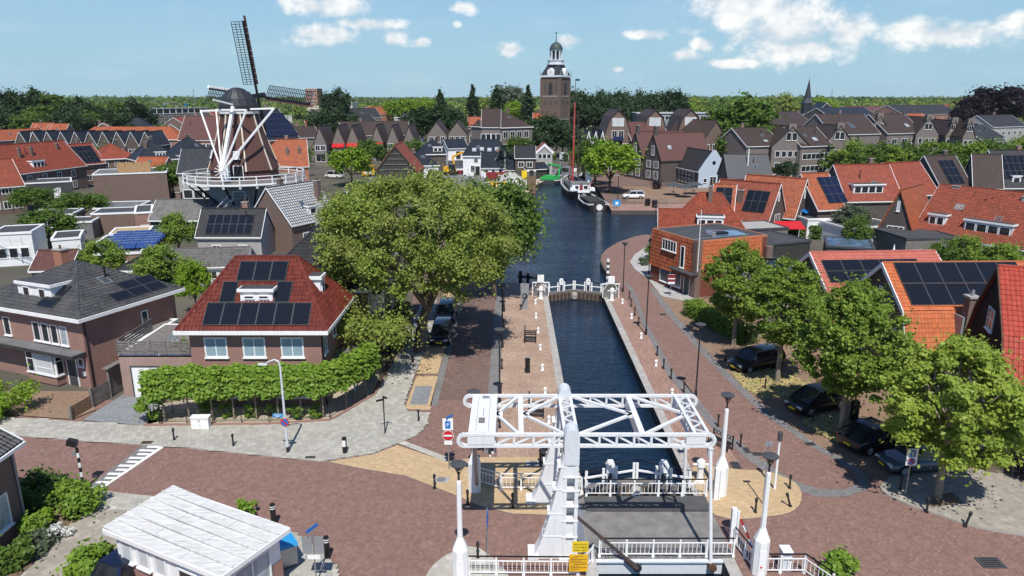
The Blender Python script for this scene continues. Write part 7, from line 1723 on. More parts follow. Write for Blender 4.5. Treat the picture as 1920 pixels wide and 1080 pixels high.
def yard():
 p = P(845, 328); T = thing('excavator', 'orange-yellow excavator with raised arm in the builders yard', 'excavator', p, R(-10))
 for s in (-1, 1): MB().yprism([(s * 1.0 - .3, 0), (s * 1.0 + .3, 0), (s * 1.0 + .3, .8), (s * 1.0 - .3, .8)], -1.9, 1.9).build('track', 'iron', T)
 MB().bb(-1.7, -1.2, .9, 1.3, 1.2, 2.3).build('body', 'machine_yellow', T); MB().bb(-.2, -1.25, 1.0, 1.4, -.1, 3.0).build('cab', 'glass', T)
 MB().tube([(1.2, .2, 1.6), (.6, .2, 5.0), (3.6, .2, 6.2)], .3, 6).build('boom', 'machine_yellow', T); MB().tube([(3.6, .2, 6.2), (4.4, .2, 2.2)], .22, 6).build('stick', 'machine_yellow', T); MB().bb(4.0, -.4, 1.2, 5.0, .8, 2.3).build('bucket', 'iron', T)
 def bx(name, lab, cat, x, y, s, mat, rz=0, parts=()):
  T = thing(name, lab, cat, P(x, y), rz); MB().prism([(-s[0] / 2, -s[1] / 2), (s[0] / 2, -s[1] / 2), (s[0] / 2, s[1] / 2), (-s[0] / 2, s[1] / 2)], .1, s[2]).build('body', mat, T)
  for k in range(int(s[0] / 1.2) + 1): MB().bb(-s[0] / 2 + k * 1.15, -s[1] / 2 - .06, .1, -s[0] / 2 + k * 1.15 + .12, -s[1] / 2, s[2]).build('rib', mat, T)
  for q, m in parts: MB().bb(*q).build('panel', m, T)
  return T
 bx('container', 'long red open container in front of the white farm building', 'container', 938, 337, (7.4, 2.4, 1.9), 'dark_red', R(2), (((-.5, -1.3, .9, .4, -1.24, 1.4), 'white'),))
 bx('site_hut', 'orange site hut with white shutter left of the timber barn', 'hut', 692, 328, (3.2, 2.4, 2.6), 'machine_yellow', R(3), (((-1.1, -1.28, .5, 1.0, -1.22, 2.2), 'white'),))
 bx('tank', 'yellow tank box beside the gravel heap on the quay', 'tank', 985, 337, (1.9, 1.9, 2.3), 'yellow')
 T = thing('skip', 'orange rubbish skip with white plate in front of the gravel heap', 'skip', P(934, 352), R(12)); MB().xprism([(-1.3, .1), (1.3, .1), (2.1, 1.3), (-2.1, 1.3)], -.9, .9).build('body', 'machine_yellow', T); MB().bb(-.5, -.94, .4, .5, -.9, 1.1).build('panel', 'white', T)
 bx('container', 'low dark red open box beside the white farmhouse door', 'container', 870, 326, (4.0, 1.8, .9), 'dark_red')
 def heap(lab, x, y, r, h, mat, sy=.8, seed=1):
  rng = np.random.default_rng(seed); m = MB(); prof = [(r, 0), (r * .75, h * .3), (r * .45, h * .68), (r * .2, h * .93), (.01, h)]; m.lathe(prof, 20, sy=sy); m.v = [(a + rng.normal() * .08, b + rng.normal() * .08, c + rng.normal() * .05) for a, b, c in m.v]
  o = m.build('heap', mat, None, True); o.location = P(x, y); o['label'] = lab; o['category'] = 'heap'; o['kind'] = 'stuff'
 heap('large heap of pale grey gravel in the builders yard', 957, 340, 4.4, 2.5, 'gravel_grey'); heap('low heap of pale sand by the quay edge', 945, 365, 3.6, 1.0, 'sand', .9, 2); heap('flat heap of earth behind the skip', 918, 345, 3.0, .7, 'concrete', .6, 3)
 for lab, x, y, hh in (('pair of grey timber dolphins with white caps nearest the big tree', 971, 393, 4.3), ('pair of grey timber dolphins with white caps beside the gravel heap', 994, 366, 4.3)):
  p = P(x, y, -1.2); T = thing('mooring_dolphin', lab, 'dolphin', (p[0] + .3, p[1], -3))
  for dx in (-.75, .75): MB().cyl((dx, 0, 0), (dx, 0, 3 + hh), .34, .3, 8).build('pile', 'wood_grey', T); MB().cyl((dx, 0, 3 + hh), (dx, 0, 3.2 + hh), .34, .3, 8).build('cap', 'white', T)
  MB().bb(-.9, -.5, 2.2, .9, -.3, 6.2).build('fender', 'wood_brown', T); MB().bb(-.8, -.3, 5.0, .8, .3, 5.3).build('cross_tie', 'wood_brown', T)
 # billboard frames at the harbour end
 p = P(1058, 313); T = thing('billboard', 'white framed board on stilts at the far end of the harbour', 'board', p); s = p[1] / 1333
 MB().bb(-9 * s, 0, 13 * s, 9 * s, .3, 27 * s).build('board', 'curtain', T)
 for x in (-7, -2, 3, 7): MB().bb(x * s - .12, .3, 0, x * s + .12, .5, 27 * s).build('leg', 'zinc', T)
 for a, b in (((-9, 13), (9, 27)), ((-9, 27), (9, 13))): MB().bar((a[0] * s, -.05, a[1] * s), (b[0] * s, -.05, b[1] * s), .2, .08).build('brace', 'zinc', T)
 T = thing('harbour_sign', 'long white board on the harbour end wall', 'sign', P(1072, 326)); MB().bb(-1.4, 0, .6, 1.4, .1, 1.6).build('board', 'white', T); MB().bb(-1.2, .1, 0, -1.0, .2, 1.0).bb(1.0, .1, 0, 1.2, .2, 1.0).build('legs', 'zinc', T)
 T = thing('information_sign', 'blue square sign with white figure on the harbour quay rail', 'sign', P(1156, 391)); MB().bb(-.7, 0, .5, .7, .08, 1.7).build('board', 'sky_blue', T); MB().bb(-.25, -.02, .75, .3, 0, 1.3).build('symbol', 'white', T); MB().cyl((0, .12, 0), (0, .12, 1.6), .05, .05, 6).build('post', 'steel', T)
 railing('dark railing on the harbour quay in front of the white off-roader', [P(1150, 384), P(1250, 384)], 1.0, 2.2, .5, 'railing', 'iron', 'quay_railing', mat='iron')
 for i, (x, y) in enumerate(((1214, 386), (1227, 389))): T = thing('litter_bin', ('left', 'right')[i] + ' of two black bins on the harbour quay near the red tiled house', 'bin', P(x, y)); MB().lathe([(.5, 0), (.55, 1.3), (.4, 1.45)], 8).build('body', 'black', T)
 for lab, x, y, hh in (('dark lamp post on the harbour quay beside the white car', 1158, 380, 5.5), ('grey lamp post at the far harbour end', 1077, 318, 9.5)):
  T = thing('street_lamp', lab, 'street lamp', P(x, y)); MB().cyl((0, 0, 0), (0, 0, hh), .1, .07, 6).build('pole', 'iron', T); MB().box((-.4, 0, hh), (1.1, .4, .2)).build('lamp_head', 'zinc', T)
yard()
for i, (x, y) in enumerate(((1262, 366), (1284, 370), (1300, 364))): T = thing('parasol', ('left', 'middle', 'right')[i] + ' of three dark parasols on the terrace before the grey warehouse', 'parasol', P(x, y)); MB().lathe([(2.0, 2.1), (1.1, 2.5), (.02, 2.8)], 8).build('cloth', 'grey_dark', T); MB().cyl((0, 0, 0), (0, 0, 2.2), .05, .05, 6).build('pole', 'zinc', T); MB().lathe([(.5, .7), (.5, .75)], 8).build('table', 'wood_brown', T)
T = thing('parking_meter', 'black parking ticket machine with blue P sign beside the tall linden', 'parking meter', P(1600, 790)); MB().bb(-.2, -.2, 0, .2, .2, 1.5).cyl((0, .1, 1.5), (0, .1, 2.6), .04, .04, 6).build('body', 'black', T); MB().bb(-.2, -.03, 2.2, .2, .03, 2.6).build('plate', 'blue', T); lettered(T, ['P'], .25, (0, -.04, 2.28), 'white', .3, .1)
T = thing('planter', 'round red-brown shrub beside the dark harbour street houses', 'planter', P(1231, 354)); rng = np.random.default_rng(4); pt, nr = blob_points([(0, 0, .9, 1.1, .9)], 400, rng); link('foliage', leaf_mesh('foliage', 'leaf_copper', pt, nr, .3, rng), T)
# ------------------------------------------------------------------ town
def HS(name, label, e1, e2, z, d, kind, rpy, roof, wall, wins=(), over=.25, group=None, cat='house', par=True, **k):
 """house whose front eave runs between two places of the picture at height z; rpy is where its ridge stands"""
 A, B = P(*e1, z), P(*e2, z)
 if par: B = (B[0], B[1] * .35 + A[1] * .65, z) if par == 2 else B
 h = House(name, label, A, B, d, z, cat, group); ym = (A[1] + B[1]) / 2; xm = (e1[0] + e2[0]) / 2
 yr = ym + (0 if kind == 'gy' else d if kind == 'shed' else d / 2 * math.cos(h.rz))
 rise = max(.6, at(xm, rpy, yr)[2] - z) if rpy and kind != 'flat' else .15
 h.roof(kind, rise, roof, wall, over, **k)
 for w in wins: rowwin(h, *w)
 q = random.Random(label)
 if kind in ('gx', 'hip') and rise > 1.5 and h.w > 5 and name not in ('long_shed', 'garden_house'):
  if q.random() < .75: h.chimney(h.w * q.choice((.3, .5, .68)), d / 2 + .2, z + rise - .5, z + rise + q.uniform(.7, 1.2), .75, .6, q.choice(('brick_brown', 'brick_dark', 'brick_red')), 2)
  if q.random() < .5 and 'solar' not in label: h.skylight('F', h.w * q.uniform(.3, .65), max(.6, d * .3), .9, 1.1, 'glass_blue')
  if q.random() < .6: h.pipe(h.w * q.uniform(.2, .8), d * .3, z + rise * .5, z + rise * .75 + .5)
 return h
def rowwin(h, face, n, z, w, hh, nx=1, pane='glass', u0=.08, u1=.92, frame='white'):
 L = h.w if face in 'FB' else h.d
 for i in range(n): h.win(face, L * (u0 + (u1 - u0) * (i + .5) / n), z, w, hh, nx, pane=pane, frame=frame, sill=False, fw=.12)
def row(h, n, dx, dy, labels, group):
 "n more houses like h, each dx, dy further"
 for i in range(n): dup(h.o, (h.o.location.x + dx * (i + 1), h.o.location.y + dy * (i + 1), 0), h.rz, labels[i], group)
W2 = (('F', 3, 1.0, 1.3, 1.5, 2), ('F', 3, 3.7, 1.2, 1.3, 2))
# --- behind the left houses
h = HS('solar_barn', 'dark tiled shed roof with twelve solar panels in front of the mill', (369, 441), (488, 441), 3.2, 5.5, 'gx', 392, 'roof_dark', 'render_grey', (('F', 2, .7, 1.2, 1.2, 2),)); h.panels('F', 1.3, .4, 6, 2, 1.0, 1.5, 'solar_black')
h = HS('long_shed', 'long low shed with grey pantiles and white wall behind the black-roofed house', (289, 502), (462, 496), 2.5, 5, 'gx', 467, 'roof_grey', 'render_white', (('F', 4, .9, 1.4, 1.0, 2),), tiles='F')
h = HS('annex', 'flat roofed brick annex with rows of blue solar racks', (146, 480), (264, 474), 3.1, 12.5, 'flat', 0, 'bitumen', 'brick_red', (('F', 2, .8, 1.1, 1.4),), .1)
for r in range(6):
 for c in range(3): p = MB().slab([(1.6 + c * 2.1, 1.6 + r * 1.7, 3.4), (3.6 + c * 2.1, 1.6 + r * 1.7, 3.4), (3.6 + c * 2.1, 2.7 + r * 1.7, 3.9), (1.6 + c * 2.1, 2.7 + r * 1.7, 3.9)], .05).build('solar_panel', 'solar_rack', h.o); MB().bb(1.6 + c * 2.1, 2.7 + r * 1.7, 3.2, 3.6 + c * 2.1, 2.76 + r * 1.7, 3.93).build('rack', 'steel', p)
HS('garden_pavilion', 'small black hipped garden pavilion in front of the solar annex', (222, 508), (262, 508), 2.2, 3.6, 'hip', 486, 'roof_dark', 'wood_brown', (), .3)
HS('brick_annex', 'flat brown brick annex left of the grey patterned roof', (170, 402), (252, 399), 3.2, 6, 'flat', 0, 'bitumen', 'brick_brown', (), .05)
h = HS('flat_house', 'wide flat brown brick building with timber roof terrace', (173, 328), (312, 323), 5.7, 11, 'flat', 0, 'bitumen_pale', 'brick_brown', (), .1, par=False)
for k in range(5): MB().bb(4.6 + k * 1.2, 1.2, 5.8, 5.7 + k * 1.2, 1.3, 7.1).build('terrace_fence', 'wood_new', h.o)
for k in range(4): MB().bb(4.0 + k * 1.6, 5.0, 5.8, 5.5 + k * 1.6, 5.1, 7.6).build('terrace_fence', 'wood_new', h.o)
for i in (0, 1): T = thing('shelter', ('left', 'right')[i] + ' of two tan vaulted shelter roofs in front of the flat brown building', 'shelter', P(207 + i * 34, 372)); MB().yprism([(0, 1.9), (3.2, 1.9), (3.2, 2.0), (0, 2.0)], -1.7, 1.7).xprism([(-1.7, 1.95)] + [(1.7 * math.cos(math.pi * (1 - k / 8)), 1.95 + .8 * math.sin(math.pi * k / 8)) for k in range(1, 8)] + [(1.7, 1.95)], 0, 3.0).build('vault', 'tan', T); MB().bb(-1.6, 0, 0, -1.5, .1, 1.95).bb(1.5, 0, 0, 1.6, .1, 1.95).build('posts', 'white', T)
h = HS('tiled_annex', 'low building with chequered grey tiles and dark green wall in front of the mill', (281, 411), (418, 411), 3.3, 6, 'gx', 375, 'roof_grey', 'copper_green', (('F', 1, .8, 1.6, 1.3),)); h.skylight('F', h.w * .78, 2.6, 1.1, .8)
h = HS('shop_house', 'dark grey house with wide shop window left of the mill gallery', (333, 322), (402, 322), 5.8, 7, 'gx', 278, 'roof_slate', 'render_grey', (('F', 1, 2.6, 4.0, 2.2, 1, 'curtain'), ('F', 3, .2, 2.0, 1.9, 1)))
h = HS('red_house', 'long red tiled house with dormer and chimneys near the left edge', (-8, 330), (160, 309), 5.4, 10, 'gx', 270, 'roof_red', 'brick_brown', (('F', 5, 3.0, 1.3, 1.6, 2), ('F', 5, .6, 1.3, 1.6, 2)), par=False)
h.dormer('F', h.w * .48, 5.8, 3.2, 1.5, 2.5, nwin=3, y=.6); h.chimney(h.w * .38, 2.6, 7, 10.2, .5, .5); h.chimney(h.w * .52, 2.8, 7, 10.2, .5, .5); h.chimney(h.w * .85, 3.5, 8, 10.5, .5, .5)
h = HS('red_house', 'red roof with large black solar field right of the long red house', (150, 308), (196, 304), 5.0, 8, 'gx', 270, 'roof_red', 'brick_brown', (('F', 2, .8, 1.4, 1.4, 2),)); h.panels('F', .2, .4, 5, 3, 1.1, 1.7)
HS('red_house', 'red roofed house corner at the left edge below the long red house', (-30, 352), (44, 346), 5.2, 9, 'gx', 300, 'roof_red', 'brick_brown', W2)
h = HS('grey_annex', 'dark grey flat annex with white door and balcony rail near the left edge', (38, 345), (134, 340), 3.6, 8, 'flat', 0, 'bitumen', 'grey_dark', (('F', 2, 1.5, .9, .9),), .1); h.door('F', h.w * .68, 1.0, 2.1, 'white')
h = HS('red_house', 'red hipped roof with triangular gable behind the timber terrace', (180, 300), (256, 296), 5.6, 9, 'hip', 270, 'roof_red', 'brick_brown', W2)
HS('red_house', 'small orange roof right of the timber terrace', (249, 317), (304, 317), 4.8, 7, 'gx', 295, 'roof_orange', 'brick_red', ())
h = HS('black_house', 'black hipped roof with white dormer and chimney left of the mill', (258, 302), (334, 298), 5.6, 9, 'hip', 264, 'roof_slate', 'brick_dark', W2); h.dormer('F', h.w * .6, 6.2, 2.4, 1.2, 2.2, nwin=3, y=.8); h.chimney(h.w * .3, 2.8, 7, 10, .7, .6)
HS('black_house', 'black hipped roof directly behind the mill body at left', (335, 292), (402, 288), 5.6, 9, 'hip', 258, 'roof_slate', 'brick_dark', W2)
HS('grey_house', 'grey tiled house with a white gable end at the left', (58, 270), (140, 268), 5.4, 11, 'gx', 248, 'roof_grey', 'render_white', ())
h = HS('dark_house', 'leftmost dark roofed gable house in the row below the long orange roof', (28, 271), (52, 271), 5.2, 12, 'gy', 247, 'roof_slate', 'brick_dark', (('F', 2, 2.6, 1.2, 1.3),))
row(h, 9, h.w * 1.12, -.3, ['dark roofed gable house number %s from the left below the long orange roof' % s for s in ('two', 'three', 'four', 'five', 'six', 'seven', 'eight', 'nine', 'ten')], 'dark gabled row at the left'); h.o['group'] = 'dark gabled row at the left'
HS('red_terrace', 'long orange roofed terrace ending in a hip left of the mill', (140, 262), (338, 262), 6.0, 10, 'hip', 238, 'roof_orange', 'brick_red', (('F', 14, 3.4, 1.4, 1.4, 2),))
HS('red_house', 'orange roof at the far left behind the dark gables', (-10, 264), (95, 258), 5.5, 10, 'gx', 243, 'roof_orange', 'brick_red', ()); HS('red_house', 'orange roof among the trees at left', (60, 250), (82, 250), 5.5, 9, 'gx', 233, 'roof_orange', 'brick_red', ()); HS('red_house', 'second orange roof among the trees at left', (90, 252), (120, 252), 5.5, 9, 'gx', 232, 'roof_orange', 'brick_red', ())
HS('red_flats', 'red brick flats with tall sloping roof left of the mill cap', (334, 262), (402, 262), 8, 14, 'gx', 218, 'roof_maroon', 'brick_orange', (('F', 5, 5, 1.6, 1.8, 2), ('F', 5, 1.6, 1.6, 1.8, 2)))
h = HS('grey_flats', 'long grey flats with a balcony storey on top, far left of the mill', (236, 215), (392, 211), 9, 14, 'flat', 0, 'bitumen_pale', 'brick_grey', (('F', 9, 5.6, 2.4, 2, 2), ('F', 9, 2.0, 2.4, 2, 2)), .2)
b = MB().bb(3, 2, 9, h.w - 1, 12, 12.2).build('top_storey', 'grey_dark', h.o); rowwin(h, 'F', 0, 0, 1, 1); MB().bb(2, .3, 12.2, h.w, 13, 12.6).build('top_roof', 'zinc', b)
for k in range(12): MB().bb(3 + k * h.w / 13, .4, 9.1, 3.3 + k * h.w / 13, .7, 12.2).build('top_column', 'white', b)
h = HS('hall', 'very long low pale hall roof behind the left trees', (110, 206), (385, 200), 9, 30, 'flat', 0, 'grey_mid', 'zinc', (), .3, fascia='zinc'); MB().bb(h.w * .78, 8, 9, h.w * .9, 20, 13).build('roof_box', 'sky_blue', h.o); MB().bb(h.w * .72, 2, 9, h.w * .8, 9, 14).build('stair_tower', 'brick_grey', h.o)
HS('tower_block', 'red brick tower block with dark balconies behind the right sail of the mill', (572, 166), (594, 166), 28, 20, 'flat', 0, 'bitumen', 'brick_orange', [('F', 3, z, 3.5, 1.8, 2) for z in (24.5, 21, 17.5, 14, 10.5)], .3)
for lab, x0, x1, y, z in (('white stepped modern building beside the mill sail', 575, 640, 200, 12), ('pale flat block right of the white stepped building', 600, 700, 205, 11), ('pale building with square towers far behind the brown gables', 625, 660, 192, 16)): HS('pale_block', lab, (x0, y), (x1, y), z, 22, 'flat', 0, 'concrete', 'cream', [('F', 5, z - 3.5, 4, 1.6, 2)], .2)
# --- middle : brown gables, barn, white farm
h = HS('terrace_house', 'leftmost brown gable of the terrace right of the mill', (588, 268), (612, 268), 7.0, 13, 'gy', 237, 'roof_brown', 'brick_grey', (('F', 2, 4.6, 1.5, 1.7, 2), ('F', 2, 1.2, 1.5, 1.9, 2)), fascia='roof_brown', gutter=False)
MB().bb(.6, -1.4, 3.6, h.w - .6, 0, 3.8).bb(.6, -1.4, 3.8, h.w - .6, -1.3, 4.7).build('balcony', 'grey_mid', h.o)
nm = ['second', 'third', 'fourth', 'fifth', 'sixth', 'seventh']
for i, (dx, dy) in enumerate(((5.0, 5), (9.6, 7), (17.5, 10), (23.4, 9), (29.4, 8))): dup(h.o, (h.o.location.x + dx * .9, h.o.location.y + dy, 0), h.rz, nm[i] + ' brown gable from the left in the terrace right of the mill', 'brown gabled terrace');
h.o['group'] = 'brown gabled terrace'
for i, (dx, dy) in enumerate(((5.0, 5), (9.6, 7), (17.5, 10))): T = thing('awning', ('left', 'middle', 'right')[i] + ' of three red awnings on the brown gabled terrace', 'awning', (h.o.location.x + dx * .9 + h.w / 2, h.o.location.y + dy - .3, 6.4)); MB().slab([(-1.9, -1.5, -.8), (1.9, -1.5, -.8), (1.9, .2, .1), (-1.9, .2, .1)], .08).build('cloth', 'red', T); MB().bb(-1.9, -1.5, -1.1, 1.9, -1.45, -.85).build('valance', 'red', T)
HS('terrace_house', 'long brown roof linking the gables right of the mill', (498, 260), (600, 257), 7.5, 12, 'gx', 238, 'roof_brown', 'brick_grey', ()); HS('terrace_house', 'long brown roof behind the gables with red awnings', (640, 254), (770, 252), 7, 11, 'gx', 228, 'roof_brown', 'brick_grey', ())
h = HS('brick_flats', 'orange brick flats with navy solar roofs directly right of the mill cap', (500, 262), (560, 258), 11, 13, 'gx', 205, 'roof_slate', 'brick_orange', (('F', 4, 7.5, 1.6, 2, 2), ('F', 4, 4, 1.6, 2, 2))); h.panels('F', 1, 1, 8, 4, 1.2, 1.8, 'solar_blue')
h = HS('orange_house', 'orange tiled house low at the right foot of the mill', (503, 312), (578, 310), 5.0, 9, 'gx', 262, 'roof_orange', 'brick_orange', ()); h.chimney(h.w * .5, 2, 6, 9, .7, .5); h.chimney(h.w * .8, 2.2, 6, 9, .7, .5)
h = HS('blue_shed', 'blue-grey boarded shed with white verges right of the mill gallery', (518, 322), (572, 318), 3.6, 9, 'gy', 300, 'roof_slate', 'bluegrey', (('F', 1, 1.0, 1.2, 1.2),))
h = HS('chequer_house', 'steep house with black and white chequered tiles beside the mill base', (546, 420), (630, 402), 4.0, 8, 'gx', 346, 'roof_chequer', 'brick_brown', (('F', 2, 1.0, 1.2, 1.4, 2),), par=False); h.chimney(h.w * .85, 2.0, 5.5, 9.0, .8, .7); h.dormer('F', 5, 4.5, 1.6, 1.2, 2, nwin=1, y=.5)
h = HS('timber_barn', 'open timber barn with red roof edges behind the big tree', (703, 322), (782, 322), 4.2, 12, 'gy', 272, 'roof_red', 'tar_boards', (), fascia='rust', fw=.3)
for k in range(9): MB().bb(h.w * (k + .3) / 9, -.12, 0, h.w * (k + .3) / 9 + .12, -.02, 4.2).build('batten', 'wood_brown', h.o)
for k in range(4): z = 4.6 + k * 1.2; MB().bb(h.w * (.12 + k * .09), -.14, z, h.w * (.88 - k * .09), -.02, z + .16).build('truss_tie', 'wood_grey', h.o)
h = HS('black_house', 'black hipped roof with small dormer behind the timber barn', (786, 290), (845, 289), 5.0, 10, 'hip', 262, 'roof_slate', 'brick_dark', ()); h.dormer('F', h.w * .6, 5.6, 2.6, 1.3, 2, nwin=2, y=.6)
HS('black_house', 'low grey-black roof with white wall right of the timber barn', (768, 312), (822, 310), 3.0, 9, 'hip', 284, 'roof_slate', 'render_white', (('F', 2, 1.2, 1.0, 1.0),))
h = HS('white_house', 'tall white house with black opening at the builders yard', (840, 278), (878, 277), 6.8, 8, 'gx', 262, 'roof_slate', 'render_white', (('F', 1, 3.6, 1.6, 2.4, 1),)); MB().bb(-1, -1.4, 3.3, h.w + .4, 0, 3.5).build('balcony', 'zinc', h.o)
h = HS('white_farm', 'long white farmhouse with slate roof and four skylights at the builders yard', (868, 293), (952, 293), 5.2, 9.5, 'hip', 262, 'roof_slate', 'render_white', (('F', 3, .9, 1.3, 1.9, 2), ('F', 2, 3.4, 1.2, 1.3, 2)), hipl=2.6); h.door('F', h.w * .32, 1.3, 2.5, 'iron')
for k in range(4): h.skylight('F', h.w * (.22 + k * .17), 1.6 + .3 * (k % 2), 1.2, 1.5, 'glass_pale')
h = HS('white_farm', 'lower white wing with slate roof sweeping down to the harbour', (902, 314), (948, 314), 2.6, 9, 'gx', 286, 'roof_slate', 'render_white', (('F', 3, 1.2, 1.0, .9),)); HS('slate_barn', 'slate roofed brown barn wing beside the yellow tank', (948, 318), (990, 318), 2.3, 11, 'gx', 284, 'roof_slate', 'brick_brown', ()); HS('black_shed', 'small black shed with shallow gable behind the yellow tank', (985, 318), (1030, 316), 2.6, 6, 'gx', 306, 'roof_slate', 'tar_boards', ())
HS('dark_house', 'dark house with white dormer behind the slate barn', (966, 296), (1004, 296), 5.5, 9, 'gx', 274, 'roof_dark', 'brick_dark', (('F', 2, 3.0, 1.6, 1.5, 2),)); HS('white_house', 'small pale house with white pediment at the harbour end', (1006, 284), (1036, 284), 6.2, 8, 'gy', 270, 'roof_red', 'render_grey', (('F', 3, 4.2, 1.2, 1.4), ('F', 2, 1.0, 1.8, 2.0)), fw=.5)
h = HS('brick_house', 'left of three brown gables above the white farmhouse', (800, 252), (838, 252), 8.0, 13, 'gy', 228, 'roof_brown', 'brick_grey', (('F', 3, 5.2, 1.6, 2.0, 2), ('F', 3, 1.6, 1.6, 2, 2)), fascia='roof_brown', gutter=False)
row(h, 2, h.w * .98, 3, ['middle of three brown gables above the white farmhouse', 'right of three brown gables above the white farmhouse'], 'brown gables above the white farmhouse'); h.o['group'] = 'brown gables above the white farmhouse'
h = HS('brick_flats', 'large brown hip-roofed flats left of the church tower', (936, 240), (998, 238), 11, 16, 'hip', 210, 'roof_brown', 'brick_grey', (('F', 4, 7.6, 2.0, 2.2, 2), ('F', 4, 3.6, 2.0, 2.2, 2))); HS('brick_flats', 'twin gabled brown flats with balconies left of the hip-roofed flats', (903, 238), (938, 238), 12, 14, 'gx', 205, 'roof_brown', 'brick_grey', (('F', 3, 8, 3, 2, 2), ('F', 3, 4, 3, 2, 2)))
HS('dark_house', 'dark roofs left of the dark trees in the middle distance', (640, 222), (715, 220), 7, 12, 'gx', 203, 'roof_dark', 'brick_grey', (('F', 5, 3.5, 1.5, 1.5),)); HS('dark_house', 'second dark roof before the pale blocks', (672, 235), (712, 233), 7, 12, 'gx', 216, 'roof_dark', 'render_white', (('F', 4, 3.5, 1.5, 1.5),)); HS('red_house', 'orange roofed block behind the brown terrace', (700, 214), (738, 213), 9, 14, 'gx', 200, 'roof_orange', 'brick_orange', ()); HS('red_house', 'red roof with white gable between the brown terraces', (760, 256), (795, 254), 6, 10, 'gx', 238, 'roof_maroon', 'render_white', ())
# --- right of the harbour
A = P(1308, 352); A = (A[0], A[1])
h = House('warehouse', 'grey brick warehouse with black tiled roof and pale blue gable on the harbour square', A, (A[0] + 7.2 * math.cos(R(12)), A[1] + 7.2 * math.sin(R(12))), 21, 3.9); h.roof('gy', 4.4, 'roof_dark', 'brick_dark', .2); MB().xprism([(-.1, 0), (7.3, 0), (7.3, 4.0), (6.0, 6.0), (4.0, 8.6), (3.2, 8.6), (1.2, 6.0), (-.1, 4.0)], -.32, -.03).build('gable_front', 'render_blue', h.o)
h.win('F', 3.6, .2, 1.6, 2.4, 2).location.y = -.34; h.win('F', 1.6, 1.2, .9, 1.0).location.y = -.34; h.win('F', 5.6, 1.2, .9, 1.0).location.y = -.34; MB().cyl((3.6, -.37, 5.8), (3.6, -.325, 5.8), .45, .45, 14).build('round_window', 'glass', h.o)
rowwin(h, 'L', 9, 2.3, .9, 1.1); rowwin(h, 'L', 9, .4, 1.0, 1.4)
B = P(1238, 343); c_, s_ = math.cos(R(-66)), math.sin(R(-66))
h = House('gable_house', 'nearer of two dark stepped-gable houses with maroon roofs on the harbour street', (B[0] - 7.6 * c_, B[1] - 7.6 * s_), B, 15, 5.7); h.roof('gy', 6.2, 'roof_maroon', 'brick_dark', .2, fascia='brick_dark'); rowwin(h, 'F', 2, 3.4, 2.0, 1.8, 3); rowwin(h, 'F', 2, .7, 2.0, 2.0, 3); h.win('F', 3.8, 6.6, 1.2, 2.4, 2, 2); h.chimney(3.8, .5, 11, 13.6, .9, .8, 'brick_dark', 0); h.skylight('R', 3, 3, 1.2, 1.2, 'glass_pale')
dup(h.o, (h.o.location.x - 8.0 * c_, h.o.location.y - 8.0 * s_, 0), h.rz, 'farther of two dark stepped-gable houses with maroon roofs on the harbour street')
HS('brick_house', 'red brick house with broad maroon roof above the harbour street', (1186, 266), (1258, 265), 9.0, 14, 'gx', 229, 'roof_maroon', 'brick_red', (('F', 4, 6.0, 1.6, 1.8, 2), ('F', 4, 2.6, 1.6, 1.8, 2)))
h = HS('apartment_house', 'left of three tall brick apartment gables behind the harbour trees', (1130, 262), (1186, 262), 9.4, 16, 'gamy', 205, 'roof_brown', 'brick_brown', (('F', 3, 6.6, 1.7, 1.8, 2), ('F', 3, 3.8, 1.7, 1.8, 2), ('F', 3, 1.0, 1.7, 1.8, 2)), brk=(2.0, 6.0), fascia='roof_brown'); rowwin(h, 'F', 2, 9.9, 1.5, 2.0, 2, 'glass', .28, .72); rowwin(h, 'F', 2, 13.0, 1.5, 2.2, 2, 'curtain', .3, .7)
for z in (3.6, 6.4, 9.5): MB().bb(h.w * .33, -1.3, z - .3, h.w * .67, 0, z - .1).bb(h.w * .33, -1.3, z - .1, h.w * .67, -1.22, z + .8).build('balcony', 'navy', h.o)
row(h, 2, h.w * 1.32, 4, ['middle of three tall brick apartment gables behind the harbour trees', 'right of three tall brick apartment gables behind the harbour trees'], 'tall apartment gables'); h.o['group'] = 'tall apartment gables'
HS('flats', 'long pale top storey of flats behind the apartment gables', (1195, 212), (1352, 212), 13.6, 14, 'flat', 0, 'bitumen_pale', 'zinc', (('F', 10, 10.6, 3, 1.8, 2),), .5)
HS('brick_house', 'brown gable with pale windows beside the dark right tree', (1318, 262), (1362, 260), 9.5, 14, 'gy', 226, 'roof_brown', 'brick_brown', (('F', 3, 6.4, 1.6, 1.8, 2), ('F', 3, 3, 1.6, 1.8, 2)), fascia='roof_brown')
for i in range(3): HS('canal_house', ('left', 'middle', 'right')[i] + ' of three narrow scroll-gabled houses at the harbour end', (1098 + i * 13, 268), (1109 + i * 13, 268), 9, 10, 'gy', 246, 'roof_dark', 'brick_dark', (('F', 2, 6, 1.2, 1.6), ('F', 2, 2.6, 1.2, 1.6)), fw=.5, group='scroll gabled houses')
h = HS('modern_house', 'dark grey modern house with slanted roof right of the warehouse', (1366, 332), (1446, 332), 4.4, 8, 'gx', 290, 'grey_dark', 'grey_dark', (('F', 3, 1, 1.8, 2, 1),), fascia='grey_mid'); h.pipe(h.w * .5, 2, 6, 10, .12, 'white')
